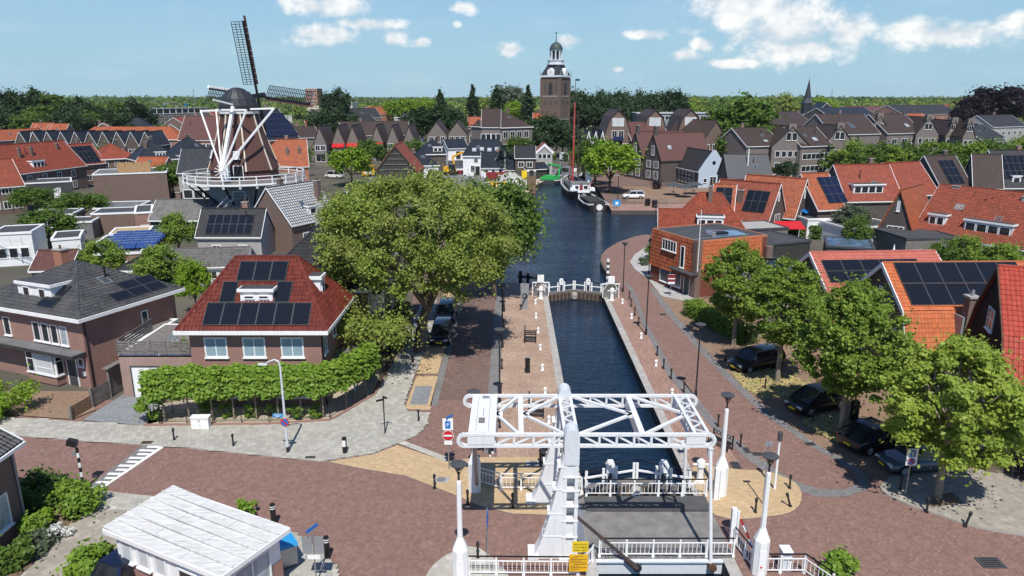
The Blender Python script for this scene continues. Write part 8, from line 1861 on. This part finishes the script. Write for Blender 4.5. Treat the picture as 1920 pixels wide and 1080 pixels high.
def flats(lab, x0, x1, ye, z, apex, n, d=14, dy=0):
 h = HS('apartment_house', lab, (x0, ye), (x1, ye + dy), z, d, 'gy', apex, 'roof_brown', 'brick_grey', [('F', n, z - 3.2 - 3.1 * k, 1.35, 1.7, 1, 'glass') for k in range(3)], fascia='roof_brown', gutter=False)
 h.wins('F', (h.w * .42, h.w * .58), (z + 1.2,), 1.3, 2.0); MB().bb(h.w / 2 - 1.0, -.12, h.e + .8 * (at(0, apex, h.o.location.y)[2] - z), h.w / 2 + 1.0, .9, at(0, apex - 6, h.o.location.y)[2]).build('gable_chimney', 'brick_grey', h.o); return h
flats('left of the two big front brick gables right of the dark tree', 1448, 1518, 272, 8.4, 238, 5); flats('right of the two big front brick gables right of the dark tree', 1544, 1602, 270, 8.4, 236, 4)
h = HS('apartment_house', 'brown roof with skylight linking the two big front gables', (1502, 274), (1560, 272), 8.2, 13, 'gx', 238, 'roof_brown', 'brick_grey', (('F', 3, 4.6, 3.2, 1.6, 2), ('F', 3, 1.4, 3.2, 1.6, 2))); h.skylight('F', h.w * .55, 2, 1.6, 1.6, 'glass_pale'); h = HS('apartment_house', 'brown roof left of the two big front gables', (1400, 274), (1465, 272), 8.2, 13, 'gx', 240, 'roof_brown', 'brick_grey', ()); h.skylight('F', h.w * .6, 1.6, 1.4, 1.0, 'glass_pale')
flats('left brick gable of the second row of flats at right', 1622, 1672, 250, 9.0, 218, 5, 18); flats('middle brick gable of the second row of flats at right', 1718, 1760, 250, 9.0, 220, 3, 18); flats('right brick gable of the second row of flats at right', 1774, 1800, 252, 8.6, 226, 3, 16); flats('farthest right brick gable of the second row of flats', 1806, 1828, 254, 8.6, 228, 2, 16)
h = HS('apartment_house', 'broad brown roof with skylight left in the second row of flats', (1560, 252), (1650, 250), 9.2, 16, 'gx', 214, 'roof_brown', 'brick_grey', ()); h.skylight('F', h.w * .5, 3, 1.8, 1.8, 'glass_blue'); h = HS('apartment_house', 'broad brown roof with pale skylight in the second row of flats', (1664, 250), (1730, 248), 9.2, 16, 'gx', 214, 'roof_brown', 'brick_grey', (('F', 3, 5.6, 2.6, 1.8, 2),)); h.skylight('F', h.w * .7, 3, 1.8, 1.8, 'glass_pale'); HS('apartment_house', 'brown roof at the left end behind the big front gables', (1445, 240), (1528, 236), 10, 16, 'gx', 210, 'roof_brown', 'brick_grey', ())
for lab, a, b, z, d, rp, rf, wl in (('large grey slate roofed house before the copper tree', (1840, 262), (1885, 258), 7, 14, 236, 'roof_dark', 'render_grey'), ('white villa with slate roof under the copper tree', (1862, 238), (1925, 236), 9, 14, 216, 'roof_dark', 'render_grey'), ('navy roofed hall behind the slim spire', (1560, 222), (1650, 220), 10, 20, 202, 'roof_slate', 'brick_dark'), ('long maroon roof in the right distance', (1600, 212), (1690, 210), 9, 20, 199, 'roof_maroon', 'brick_red'), ('white factory with pale tower in the right distance', (1640, 206), (1700, 205), 10, 30, 0, 'concrete', 'curtain'), ('brown hall in the right distance', (1695, 215), (1800, 213), 10, 24, 197, 'roof_dark', 'brick_red'), ('red roofed block right of the brown hall', (1770, 204), (1800, 204), 10, 20, 196, 'roof_red', 'brick_red'), ('orange roof left of the slim spire', (1480, 204), (1506, 204), 9, 16, 196, 'roof_orange', 'brick_orange')):
 HS('town_house', lab, a, b, z, d, 'gx' if rp else 'flat', rp, rf, wl, (('F', 5, z - 3.4, 1.8, 1.6, 2),))
# --- red houses on the right
def steep(lab, B, w, d, e, rise, roof):
 c, q = math.cos(R(-42)), math.sin(R(-42)); h = House('red_house', lab, (B[0] - w * c, B[1] - w * q), B, d, e); h.roof('gx', rise, roof, 'brick_dark', .25); h.win('R', d / 2, 2.3, 1.9, 1.4, 3, sill=False); h.win('R', d / 2, 5.6, .4, 1.4, pane='curtain', sill=False); return h
h = steep('orange tiled house with black solar field and dark gable above the red awning', P(1440, 415, 3.0), 9.5, 6.6, 3.0, 5.2, 'roof_red'); h.panels('F', 5.2, 1.6, 3, 2, 1.15, 1.75); h.chimney(4.2, 1.6, 4.5, 7.0, .8, .7); h.skylight('F', 2.6, 3.6, .9, 1.2)
h = steep('orange tiled house with blue awning in its dark gable, right of the solar one', P(1490, 406, 3.2), 9.5, 6.6, 3.2, 5.4, 'roof_orange'); MB().slab([(h.w + .9, 2.3, 3.5), (h.w + .9, 4.4, 3.5), (h.w, 4.4, 3.9), (h.w, 2.3, 3.9)], .05).build('awning', 'blue', h.o)
h = HS('red_house', 'orange roof with navy solar stripe right of the two red gables', (1534, 392), (1584, 390), 4.4, 10, 'gx', 326, 'roof_orange', 'brick_dark', ()); h.panels('F', h.w * .52, 1.2, 3, 3, 1.1, 1.7, 'solar_blue')
h = HS('red_house', 'red house with black solar panel and white bay beside the red quay house', (1334, 398), (1374, 400), 4.0, 7, 'gx', 346, 'roof_orange', 'brick_dark', (('F', 3, 1.6, 1.6, 1.8, 2),), par=False); h.panels('F', .5, 1.6, 2, 2, 1.2, 1.6)
h = HS('red_house', 'large red roof with long white dormer behind the roof terrace', (1588, 376), (1692, 374), 4.0, 10, 'gx', 309, 'roof_red', 'brick_dark', ()); h.dormer('F', h.w * .42, 4.9, 5.4, 1.5, 2.6, nwin=4, y=.9, over=.3)
HS('red_house', 'red roof with dark gable right of the large red roof', (1690, 366), (1760, 362), 4.4, 10, 'gx', 305, 'roof_red', 'brick_dark', ()); h = HS('red_house', 'maroon cross roof between the two large red roofs', (1692, 358), (1728, 356), 3.6, 8, 'gy', 318, 'roof_maroon', 'black_wood', ())
h = HS('gable_house', 'dark brick gable with white window at the left end of the long red roof', (1646, 428), (1712, 436), 3.4, 9, 'gy', 356, 'roof_orange', 'brick_dark', (('F', 1, 2.4, 2.2, 1.6, 3),), fascia='roof_orange'); h.win('F', h.w / 2, 6.0, .4, 1.4, pane='curtain')
h = HS('red_house', 'very long red tiled roof with dormers and chimneys at the right', (1712, 432), (1990, 476), 3.3, 10.5, 'gx', 360, 'roof_red', 'brick_dark', (('F', 7, .9, 1.8, 1.5, 2),), par=False, tiles='F')
h.dormer('F', 2.4, 4.2, 2.2, 1.4, 2.2, nwin=2, y=.9); h.dormer('F', 8.8, 4.0, 5.6, 1.5, 2.4, nwin=4, y=.8, cheek='curtain'); h.dormer('F', 15.6, 4.0, 3.6, 1.5, 2.4, nwin=3, y=.8); h.skylight('F', 3.6, 4.4, 1.2, 1.0, 'glass_pale'); h.chimney(2.2, 5.2, 7, 9.2, 1.0, .7, 'stone_pale', 0); h.chimney(11, 4.6, 6.5, 8.8, .9, .7, 'stone_pale', 0); h.pipe(6.6, 4.0, 6, 8); h.pipe(7.2, 4.2, 6, 8.2); h.pipe(16.4, 3.6, 5.6, 7.8); h.pipe(4.6, 2.6, 5, 6.4)
h = HS('brown_house', 'brown roofed house with navy solar panels above the long red roof', (1765, 352), (1822, 350), 4.6, 10, 'gx', 292, 'roof_brown', 'brick_dark', ()); h.panels('F', h.w * .35, 1.0, 3, 3, 1.1, 1.8); h = HS('brown_house', 'brown gabled house at the right above the long red roof', (1826, 350), (1880, 352), 4.8, 10, 'gx', 290, 'roof_brown', 'brick_grey', ()); h = HS('brown_house', 'dark house with big solar field and white dormer at the right edge', (1876, 350), (1960, 350), 4.6, 10, 'gx', 282, 'roof_dark', 'brick_brown', ()); h.panels('F', .5, 2.0, 6, 3, 1.1, 1.7); h.dormer('F', 3.2, 4.6, 1.6, 1.8, 2, nwin=1, y=.6)
for lab, a, b, z, d, rf, wl, n in (('grey boarded garden house with two white windows behind the solar roofs', (1700, 448), (1800, 446), 3.6, 7, 'bitumen', 'wood_grey', 3), ('white garden room with long white fascia behind the gambrel houses', (1585, 428), (1690, 424), 2.8, 6, 'bitumen', 'render_white', 1), ('small light blue shed with navy corner in the right back gardens', (1625, 444), (1690, 441), 2.6, 4, 'bitumen', 'render_blue', 0), ('low black flat shed with puddled roof in the right back gardens', (1550, 462), (1640, 468), 2.4, 7, 'wet_roof', 'tar_boards', 0), ('wide black flat roof behind the orange corner building', (1436, 460), (1520, 452), 3.2, 7, 'bitumen', 'tar_boards', 0), ('long flat shed with patchy grey and red sheets behind the orange corner building', (1392, 432), (1478, 428), 3.0, 6, 'concrete', 'wood_grey', 0), ('white and black garden room with terrace below the two red gables', (1515, 412), (1585, 410), 3.0, 6, 'bitumen', 'render_white', 3), ('grey board fence shed below the garden house', (1600, 486), (1680, 484), 2.2, 3, 'wood_grey', 'wood_grey', 0), ('flat grey roofed extension at the right behind the solar roofs', (1800, 478), (1890, 480), 2.8, 7, 'bitumen_pale', 'wood_grey', 1)):
 h = HS('garden_house', lab, a, b, z, d, 'flat', 0, rf, wl, (('F', n, .9, 1.4, 1.3, 1),) if n else (), .1, fascia='white' if 'white' in wl else 'grey_dark', group='flat garden buildings')
h = HS('garden_house', 'long solar roofed white extension behind the lindens', (1420, 520), (1500, 512), 3.2, 8, 'gx', 490, 'solar_black', 'render_white', (), group='flat garden buildings')
T = thing('awning', 'red awning over the garden door below the left red gable', 'awning', P(1472, 420, 2.4)); MB().slab([(-2.6, -1.6, -.5), (2.6, -1.6, -.5), (2.6, .8, .3), (-2.6, .8, .3)], .06).build('cloth', 'red', T); MB().bb(-2.6, .8, -2.4, -2.5, .9, .3).bb(2.5, .8, -2.4, 2.6, .9, .3).build('posts', 'white', T)
T = thing('parasol', 'closed white parasol beside the grey garden house', 'parasol', P(1672, 496)); MB().lathe([(.3, .8), (.22, 1.6), (.02, 2.7)], 8).build('cloth', 'white', T); MB().cyl((0, 0, 0), (0, 0, .9), .04, .04, 6).build('pole', 'white', T)
T = thing('parasol', 'open white parasol in the garden of the white garden room', 'parasol', P(1563, 420)); MB().lathe([(2.2, 2.0), (1.2, 2.4), (.02, 2.8)], 8).build('cloth', 'white', T); MB().cyl((0, 0, 0), (0, 0, 2.1), .05, .05, 6).build('pole', 'white', T)
# --- left back gardens
for lab, a, b, z, d, rf, wl, n in (('white house with balconies at the left edge behind the black roof', (-20, 440), (58, 436), 4.2, 6, 'bitumen', 'render_white', 3), ('low flat garage row left of the brick annex', (120, 418), (172, 416), 2.6, 5, 'bitumen', 'grey_mid', 0), ('flat brick garage with white edge at the left', (50, 405), (135, 402), 3.0, 6, 'bitumen', 'brick_brown', 1), ('grey flat shed with white skylight left of the solar annex', (96, 450), (150, 446), 2.8, 6, 'bitumen', 'render_white', 0), ('low grey flat building below the flat brown building', (175, 392), (255, 390), 2.8, 8, 'bitumen_pale', 'brick_brown', 2), ('brick annex with white window left of the chequered annex', (252, 400), (285, 398), 4.2, 8, 'bitumen', 'brick_red', 1), ('low garden shed with mossy roof beside the solar annex', (205, 440), (278, 436), 2.6, 5, 'tan', 'tar_boards', 0)):
 h = HS('garden_house', lab, a, b, z, d, 'flat', 0, rf, wl, (('F', n, 1.0, 1.1, 1.4, 1),) if n else (), .1, group='flat garden buildings')
 if 'balconies' in lab: railing('white balcony railing of the house at the left edge', [(h.o.location.x, h.o.location.y - .6, 3.1), (h.o.location.x + h.w, h.o.location.y - .9, 3.1)], 1.0, 1.5, .3, 'railing', 'white')
h = HS('brick_shed', 'small shed with brown tiles and white verge left of the solar annex', (58, 506), (130, 504), 2.6, 5, 'gx', 470, 'roof_maroon', 'brick_brown', ())
T = thing('paddling_pool', 'round blue pool on the terrace between the two brick houses', 'pool', (-22.6, 55.6, 2.4)); MB().lathe([(.8, 0), (.85, .5), (.7, .52), (.65, .3), (0, .28)], 14).build('pool', 'sky_blue', T); MB().bb(-2.4, -1.2, -2.4, 2.6, 4.4, -.02).build('terrace', 'sand', T)
# small roofs of the distant town
def distant():
 rng = np.random.default_rng(12); pr = []
 for k, (rf, wl, kd) in enumerate((('roof_orange', 'brick_red', 'gx'), ('roof_dark', 'brick_grey', 'gx'), ('roof_brown', 'brick_grey', 'gy'), ('roof_slate', 'render_white', 'hip'), ('roof_red', 'brick_brown', 'gy'), ('concrete', 'curtain', 'flat'))):
  h = House('town_house', '%s among the roofs of the distant town' % ('small orange roofed house', 'dark grey roofed house', 'brown gabled house', 'pale house with slate hipped roof', 'red gabled house', 'pale flat roofed building')[k], (0, 0), (9 + k, 0), 9, 5.6, 'house', 'roofs of the distant town'); h.roof(kd, 4.2 if kd != 'flat' else .2, rf, wl, .3); rowwin(h, 'F', 3, 3.3, 1.3, 1.4); rowwin(h, 'F', 3, .8, 1.3, 1.5); pr.append(h); h.chimney(h.w * .4, 4.4, 8.6, 10.8, .8, .6)
 n = 0; used = [False] * 6
 while n < 120:
  Y = 270 + 430 * rng.random() ** .8; x = rng.uniform(20, 1900)
  if 960 < x < 1110 and Y < 420: continue
  k = int(rng.integers(0, 6)); p = at(x, 220, Y); rz = rng.choice([-.35, 0, .2, .45]); loc = (p[0], Y, rng.uniform(-.6, 1.2))
  if used[k]: dup(pr[k].o, loc, rz)
  else: pr[k].o.location = loc; pr[k].o.rotation_euler = (0, 0, rz); used[k] = True
  n += 1
distant()
# ------------------------------------------------------------------ farther trees
def T_(key, mat, seed, n=2600, rx=4, rz=4, zc=6.5, size=.62, nl=34, th=3.2, **k): return tree_meshes(key, seed, th, .22, rx, rx, rz, zc, n, size, mat, nl=nl, limbs=5, **k)
KINDS = dict(dark=('leaf_dark', 61), mid=('leaf_mid', 62), bright=('leaf_bright', 63), grey=('leaf_grey', 64), copper=('leaf_copper', 65), yellow=('leaf_yellow', 66), olive=('leaf_linden_mid', 67))
def far_tree(kind, lab, x, ytop, Y, r, group=None, fine=1.0):
 mat, sd = KINDS[kind]; zt = at(x, ytop, Y)[2]; v = int(x * 7 + ytop) % 2; s = r / 4.2
 m = T_((kind, v, fine), mat, sd + 10 * v, int(3000 * fine), size=.62 / math.sqrt(fine), nl=int(36 * fine ** .5), lr=(.18, .32) if fine == 1 else (.14, .26))
 p = at(x, ytop, Y); return tree('broadleaf_tree', lab, (p[0], Y, 0), m, (x * 1.7) % 6.28, (s, s, max(.5, zt / 10.6)), group)
for i, a in enumerate(((-20, 174, 380, 12), (12, 172, 380, 12), (50, 171, 400, 12), (95, 178, 400, 11), (135, 186, 390, 10), (25, 196, 340, 9), (75, 200, 340, 9), (120, 204, 340, 8), (160, 196, 350, 8), (200, 190, 360, 9), (235, 188, 365, 9), (262, 196, 370, 7), (180, 210, 330, 7), (215, 206, 330, 7), (145, 214, 320, 7), (45, 213, 325, 7), (0, 208, 325, 8))): far_tree('dark' if i % 3 else 'mid', 'dark green tree in the wood left of the long grey flats', *a, group='wood at the left', fine=2)
for i, x in enumerate(range(1078, 1262, 20)): far_tree('dark', 'dark tree in the wood right of the church tower', x, 172 + (i * 5) % 9, 400 - (i % 2) * 25, 9.5, 'wood right of the church tower', fine=2)
for i, x in enumerate(range(1086, 1250, 33)): far_tree('dark', 'dark tree in the wood right of the church tower', x, 192 + (i * 7) % 9, 350, 8, 'wood right of the church tower', fine=2)
for a in (('dark', 'round dark tree standing alone beside the red tower block', 627, 168, 480, 10), ('dark', 'left dark tree behind the brown gables right of the mill', 606, 210, 300, 7), ('dark', 'right dark tree behind the brown gables right of the mill', 640, 207, 300, 7), ('dark', 'left dark tree of the clump above the white farmhouse', 785, 205, 290, 7), ('dark', 'tallest dark tree of the clump above the white farmhouse', 818, 197, 292, 8), ('dark', 'right dark tree of the clump above the white farmhouse', 845, 207, 288, 6),
  ('bright', 'fresh green tree left of the tall poplar pair', 752, 186, 520, 12), ('bright', 'second fresh green tree left of the first poplar', 790, 184, 540, 12), ('grey', 'big grey-green round tree between two poplars', 957, 164, 560, 15), ('bright', 'fresh green tree below the big grey-green tree', 968, 190, 450, 9), ('yellow', 'yellow-green tree between the poplars and the tower', 915, 186, 560, 11),
  ('dark', 'tall dark tree in front of the church tower', 1026, 218, 262, 7), ('dark', 'dark tree at the right foot of the church tower', 1056, 230, 256, 6.5), ('dark', 'lower dark tree left of the harbour billboard', 1008, 246, 250, 5.5), ('dark', 'dark tree directly behind the red mast', 1080, 248, 250, 5), ('mid', 'huge dull green tree left of the big brick gables', 1392, 180, 212, 9.5), ('mid', 'lower left half of the dull green tree beside the brick gables', 1352, 232, 206, 6.5), ('mid', 'lower right half of the dull green tree beside the brick gables', 1425, 236, 205, 6),
  ('copper', 'largest dark copper beech at the right edge', 1868, 163, 420, 16), ('copper', 'left flank of the dark copper beech', 1832, 178, 415, 9), ('copper', 'right flank of the dark copper beech', 1910, 163, 425, 14), ('copper', 'low dark copper tree left of the slate villa', 1806, 200, 400, 6), ('yellow', 'yellow-green tree left of the slim spire', 1470, 178, 560, 13), ('yellow', 'second yellow-green tree behind the brick gables', 1440, 184, 540, 10), ('bright', 'fresh green tree right of the slim spire', 1540, 184, 560, 11), ('yellow', 'pale green tree left of the huge dull green tree', 1300, 186, 560, 11), ('bright', 'fresh green tree right of the tower wood', 1278, 188, 480, 8),
  ('dark', 'round clipped dark tree before the left big brick gable', 1475, 309, 178, 3.0), ('bright', 'bright green tree beside the white van', 656, 276, 172, 4.6), ('bright', 'bright yellow-green tree on the harbour square behind the white car', 1146, 266, 160, 5.8), ('mid', 'darker tree behind the bright harbour tree', 1118, 258, 174, 5.2), ('mid', 'thin dark tree on the harbour street', 1183, 262, 204, 3.6), ('mid', 'dark shrub tree left of the timber barn', 692, 262, 205, 4), ('mid', 'dark tree right of the timber barn', 772, 262, 215, 4), ('mid', 'small tree before the large hip-roofed flats', 974, 256, 235, 4.5),
  ('olive', 'sparse upright garden tree in front of the dark green wall', 328, 402, 93, 2.2), ('olive', 'garden tree left of the long grey shed', 302, 498, 75, 2.6), ('olive', 'garden tree in front of the solar annex', 192, 478, 78, 2.2), ('mid', 'green garden tree left of the brown brick annex', 150, 362, 120, 4.2), ('mid', 'dark garden tree at the left below the grey annex', 62, 366, 128, 3.6), ('mid', 'wide garden shrub tree behind the white balcony house', 86, 415, 100, 3.6), ('mid', 'tree beside the shop house left of the mill', 318, 304, 155, 4), ('bright', 'light garden tree at the left of the red solar roof', 362, 528, 68, 1.5),
  ('grey', 'grey-green rounded shrub tree beside the white garden room', 1600, 400, 105, 2.5), ('mid', 'small dark garden tree before the pale blue shed', 1607, 434, 95, 1.8), ('olive', 'garden tree at the right edge behind the solar roofs', 1820, 446, 78, 2.2), ('olive', 'wide garden shrub at the far right behind the salmon roof', 1890, 462, 72, 2.8), ('mid', 'dark garden tree beside the grey garden house', 1770, 470, 78, 1.8)):
 far_tree(*a, fine=2 if a[4] > 140 else 3)
for i, x in enumerate(range(1600, 1915, 26)): far_tree('mid' if i % 3 else 'olive', nth[min(i, 8)] + ' from the left of the street trees before the second row of flats' if i < 9 else 'one of the street trees near the right edge', x, 268 + (i * 11) % 22 - (6 if i > 8 else 0), 186 - (i % 2) * 5, 4.6, 'street trees before the flats', fine=2)
def poplar(seed):
 rng = np.random.default_rng(seed); L = []
 for i in range(46): t = rng.random(); r = (math.sin(math.pi * min(1, t * .9 + .12)) ** .7) * 1.9; a = rng.uniform(0, 6.28); L.append((r * .5 * math.cos(a), r * .5 * math.sin(a), 2.5 + t * 21, max(.4, r * .6), 1.5))
 pts, nr = blob_points(L, 3600, rng, .4); tb = MB().cyl((0, 0, 0), (0, 0, 18), .4, .1, 6); return tb.mesh('trunk', 'bark'), leaf_mesh('crown', 'leaf_dark', pts, nr, .8, rng)
pm = [poplar(1), poplar(2)]
for i, (x, y, Y, s) in enumerate(((825, 164, 440, 1.25), (886, 157, 430, 1.45), (931, 155, 450, 1.45), (990, 158, 440, 1.4))): tree('poplar', ('first', 'second', 'third', 'fourth')[i] + ' from the left of the four dark columnar poplars', (at(x, y, Y)[0], Y, 0), pm[i % 2], i, (s * 1.15, s * 1.15, at(x, y, Y)[2] / 24.6), 'columnar poplars')
# woods that read as one mass out to the horizon
def woods(name, lab, n, y0, y1, q, size, mats, seed, h=(9, 17), clear=None):
 rng = np.random.default_rng(seed); Y = y0 * (y1 / y0) ** rng.random(n); X = rng.uniform(-.95, .95, n) * Y
 k = np.sin(X * .009 + Y * .004) + np.sin(X * .021 - Y * .013); keep = k > -1.1; X, Y = X[keep], Y[keep]; n = len(X)
 H = rng.uniform(*h, n) * (1 + .15 * np.sin(X * .004)); r = H * rng.uniform(.32, .5, n)
 pick = rng.integers(0, len(mats), n)
 for j, m in enumerate(mats):
  I = np.where(pick == j)[0]; idx = np.repeat(I, q); d = rng.normal(size=(len(idx), 3)); d[:, 2] = np.abs(d[:, 2]) * 1.0 - .35; d /= np.linalg.norm(d, axis=1, keepdims=True)
  c = np.stack([X[idx], Y[idx], H[idx] * .58], 1); sc = np.stack([r[idx], r[idx], H[idx] * .44], 1)
  o = link(name, leaf_mesh(name, m, c + d * sc * rng.uniform(.75, 1.05, (len(idx), 1)), d, size, rng)); o['kind'] = 'stuff'; o['label'] = lab[j]; o['category'] = 'woods'
woods('woods', ('dull green woods spreading to the horizon', 'yellow-green trees among the distant woods', 'dark trees among the distant woods'), 4400, 560, 1300, 34, 2.3, ('leaf_far', 'leaf_yellow', 'leaf_mid'), 71, (6, 17))
woods('far_woods', ('farthest green woods at the skyline', 'farthest dull woods at the skyline'), 3600, 1300, 3600, 16, 5.5, ('leaf_far', 'leaf_mid'), 72, (9, 21))
woods('garden_trees', ('garden trees and shrubs among the town roofs', 'dark garden shrubs among the town roofs'), 420, 190, 520, 60, 1.0, ('leaf_mid', 'leaf_dark'), 73, (4, 8.5))
for a in (('clipped_hedge', 'long dark green hedge below the red awning in the right back gardens', P(1402, 436), P(1552, 450), 1.6, 2.0, 5000, .26, 'leaf_mid', 5), ('clipped_hedge', 'hedge of the gardens at the right edge behind the solar roofs', P(1800, 496), P(1925, 498), 2.2, 2.2, 4200, .24, 'leaf_linden_mid', 6), ('clipped_hedge', 'hedge at the left below the grey annex with the white door', P(80, 404), P(150, 398), 2.0, 1.8, 2600, .3, 'leaf_mid', 7), ('clipped_hedge', 'low hedge and shrubs left of the red solar roof', P(240, 556), P(345, 552), 1.8, 1.4, 3000, .22, 'leaf_hedge', 8)): hedge_box(*a)
# tall masts far away
for lab, x, y0, y1, Y in (('thin lattice mast on the left skyline', 420, 168, 200, 900), ('power pylon on the right skyline', 1561, 166, 186, 1400), ('tall thin aerial beside the mill cap', 362, 165, 200, 700)):
 p = at(x, y0, Y); T = thing('mast', lab, 'mast', (p[0], Y, 0)); k = Y / 1333
 for s in (-1, 1): MB().bar((s * 1.2 * k, 0, 0), (s * .3 * k, 0, p[2]), .35 * k).build('leg', 'zinc', T)
 for z in (.8, .9): MB().bar((-2.2 * k, 0, p[2] * z), (2.2 * k, 0, p[2] * z), .3 * k).build('arm', 'zinc', T)
# summer air
hz = MB().bb(-3600, -60, -4, 3600, 3700, 62); hm = bpy.data.materials.new('haze'); hm.use_nodes = True; hn = hm.node_tree; hn.nodes.clear(); M['haze'] = hm
hv = hn.nodes.new('ShaderNodeVolumePrincipled'); ho = hn.nodes.new('ShaderNodeOutputMaterial'); hv.inputs['Color'].default_value = (.82, .9, .97, 1); hv.inputs['Density'].default_value = .00004; hn.links.new(hv.outputs[0], ho.inputs['Volume'])
o = hz.build('haze', 'haze'); o['kind'] = 'stuff'; o['label'] = 'thin summer haze over the town'; o['category'] = 'haze'
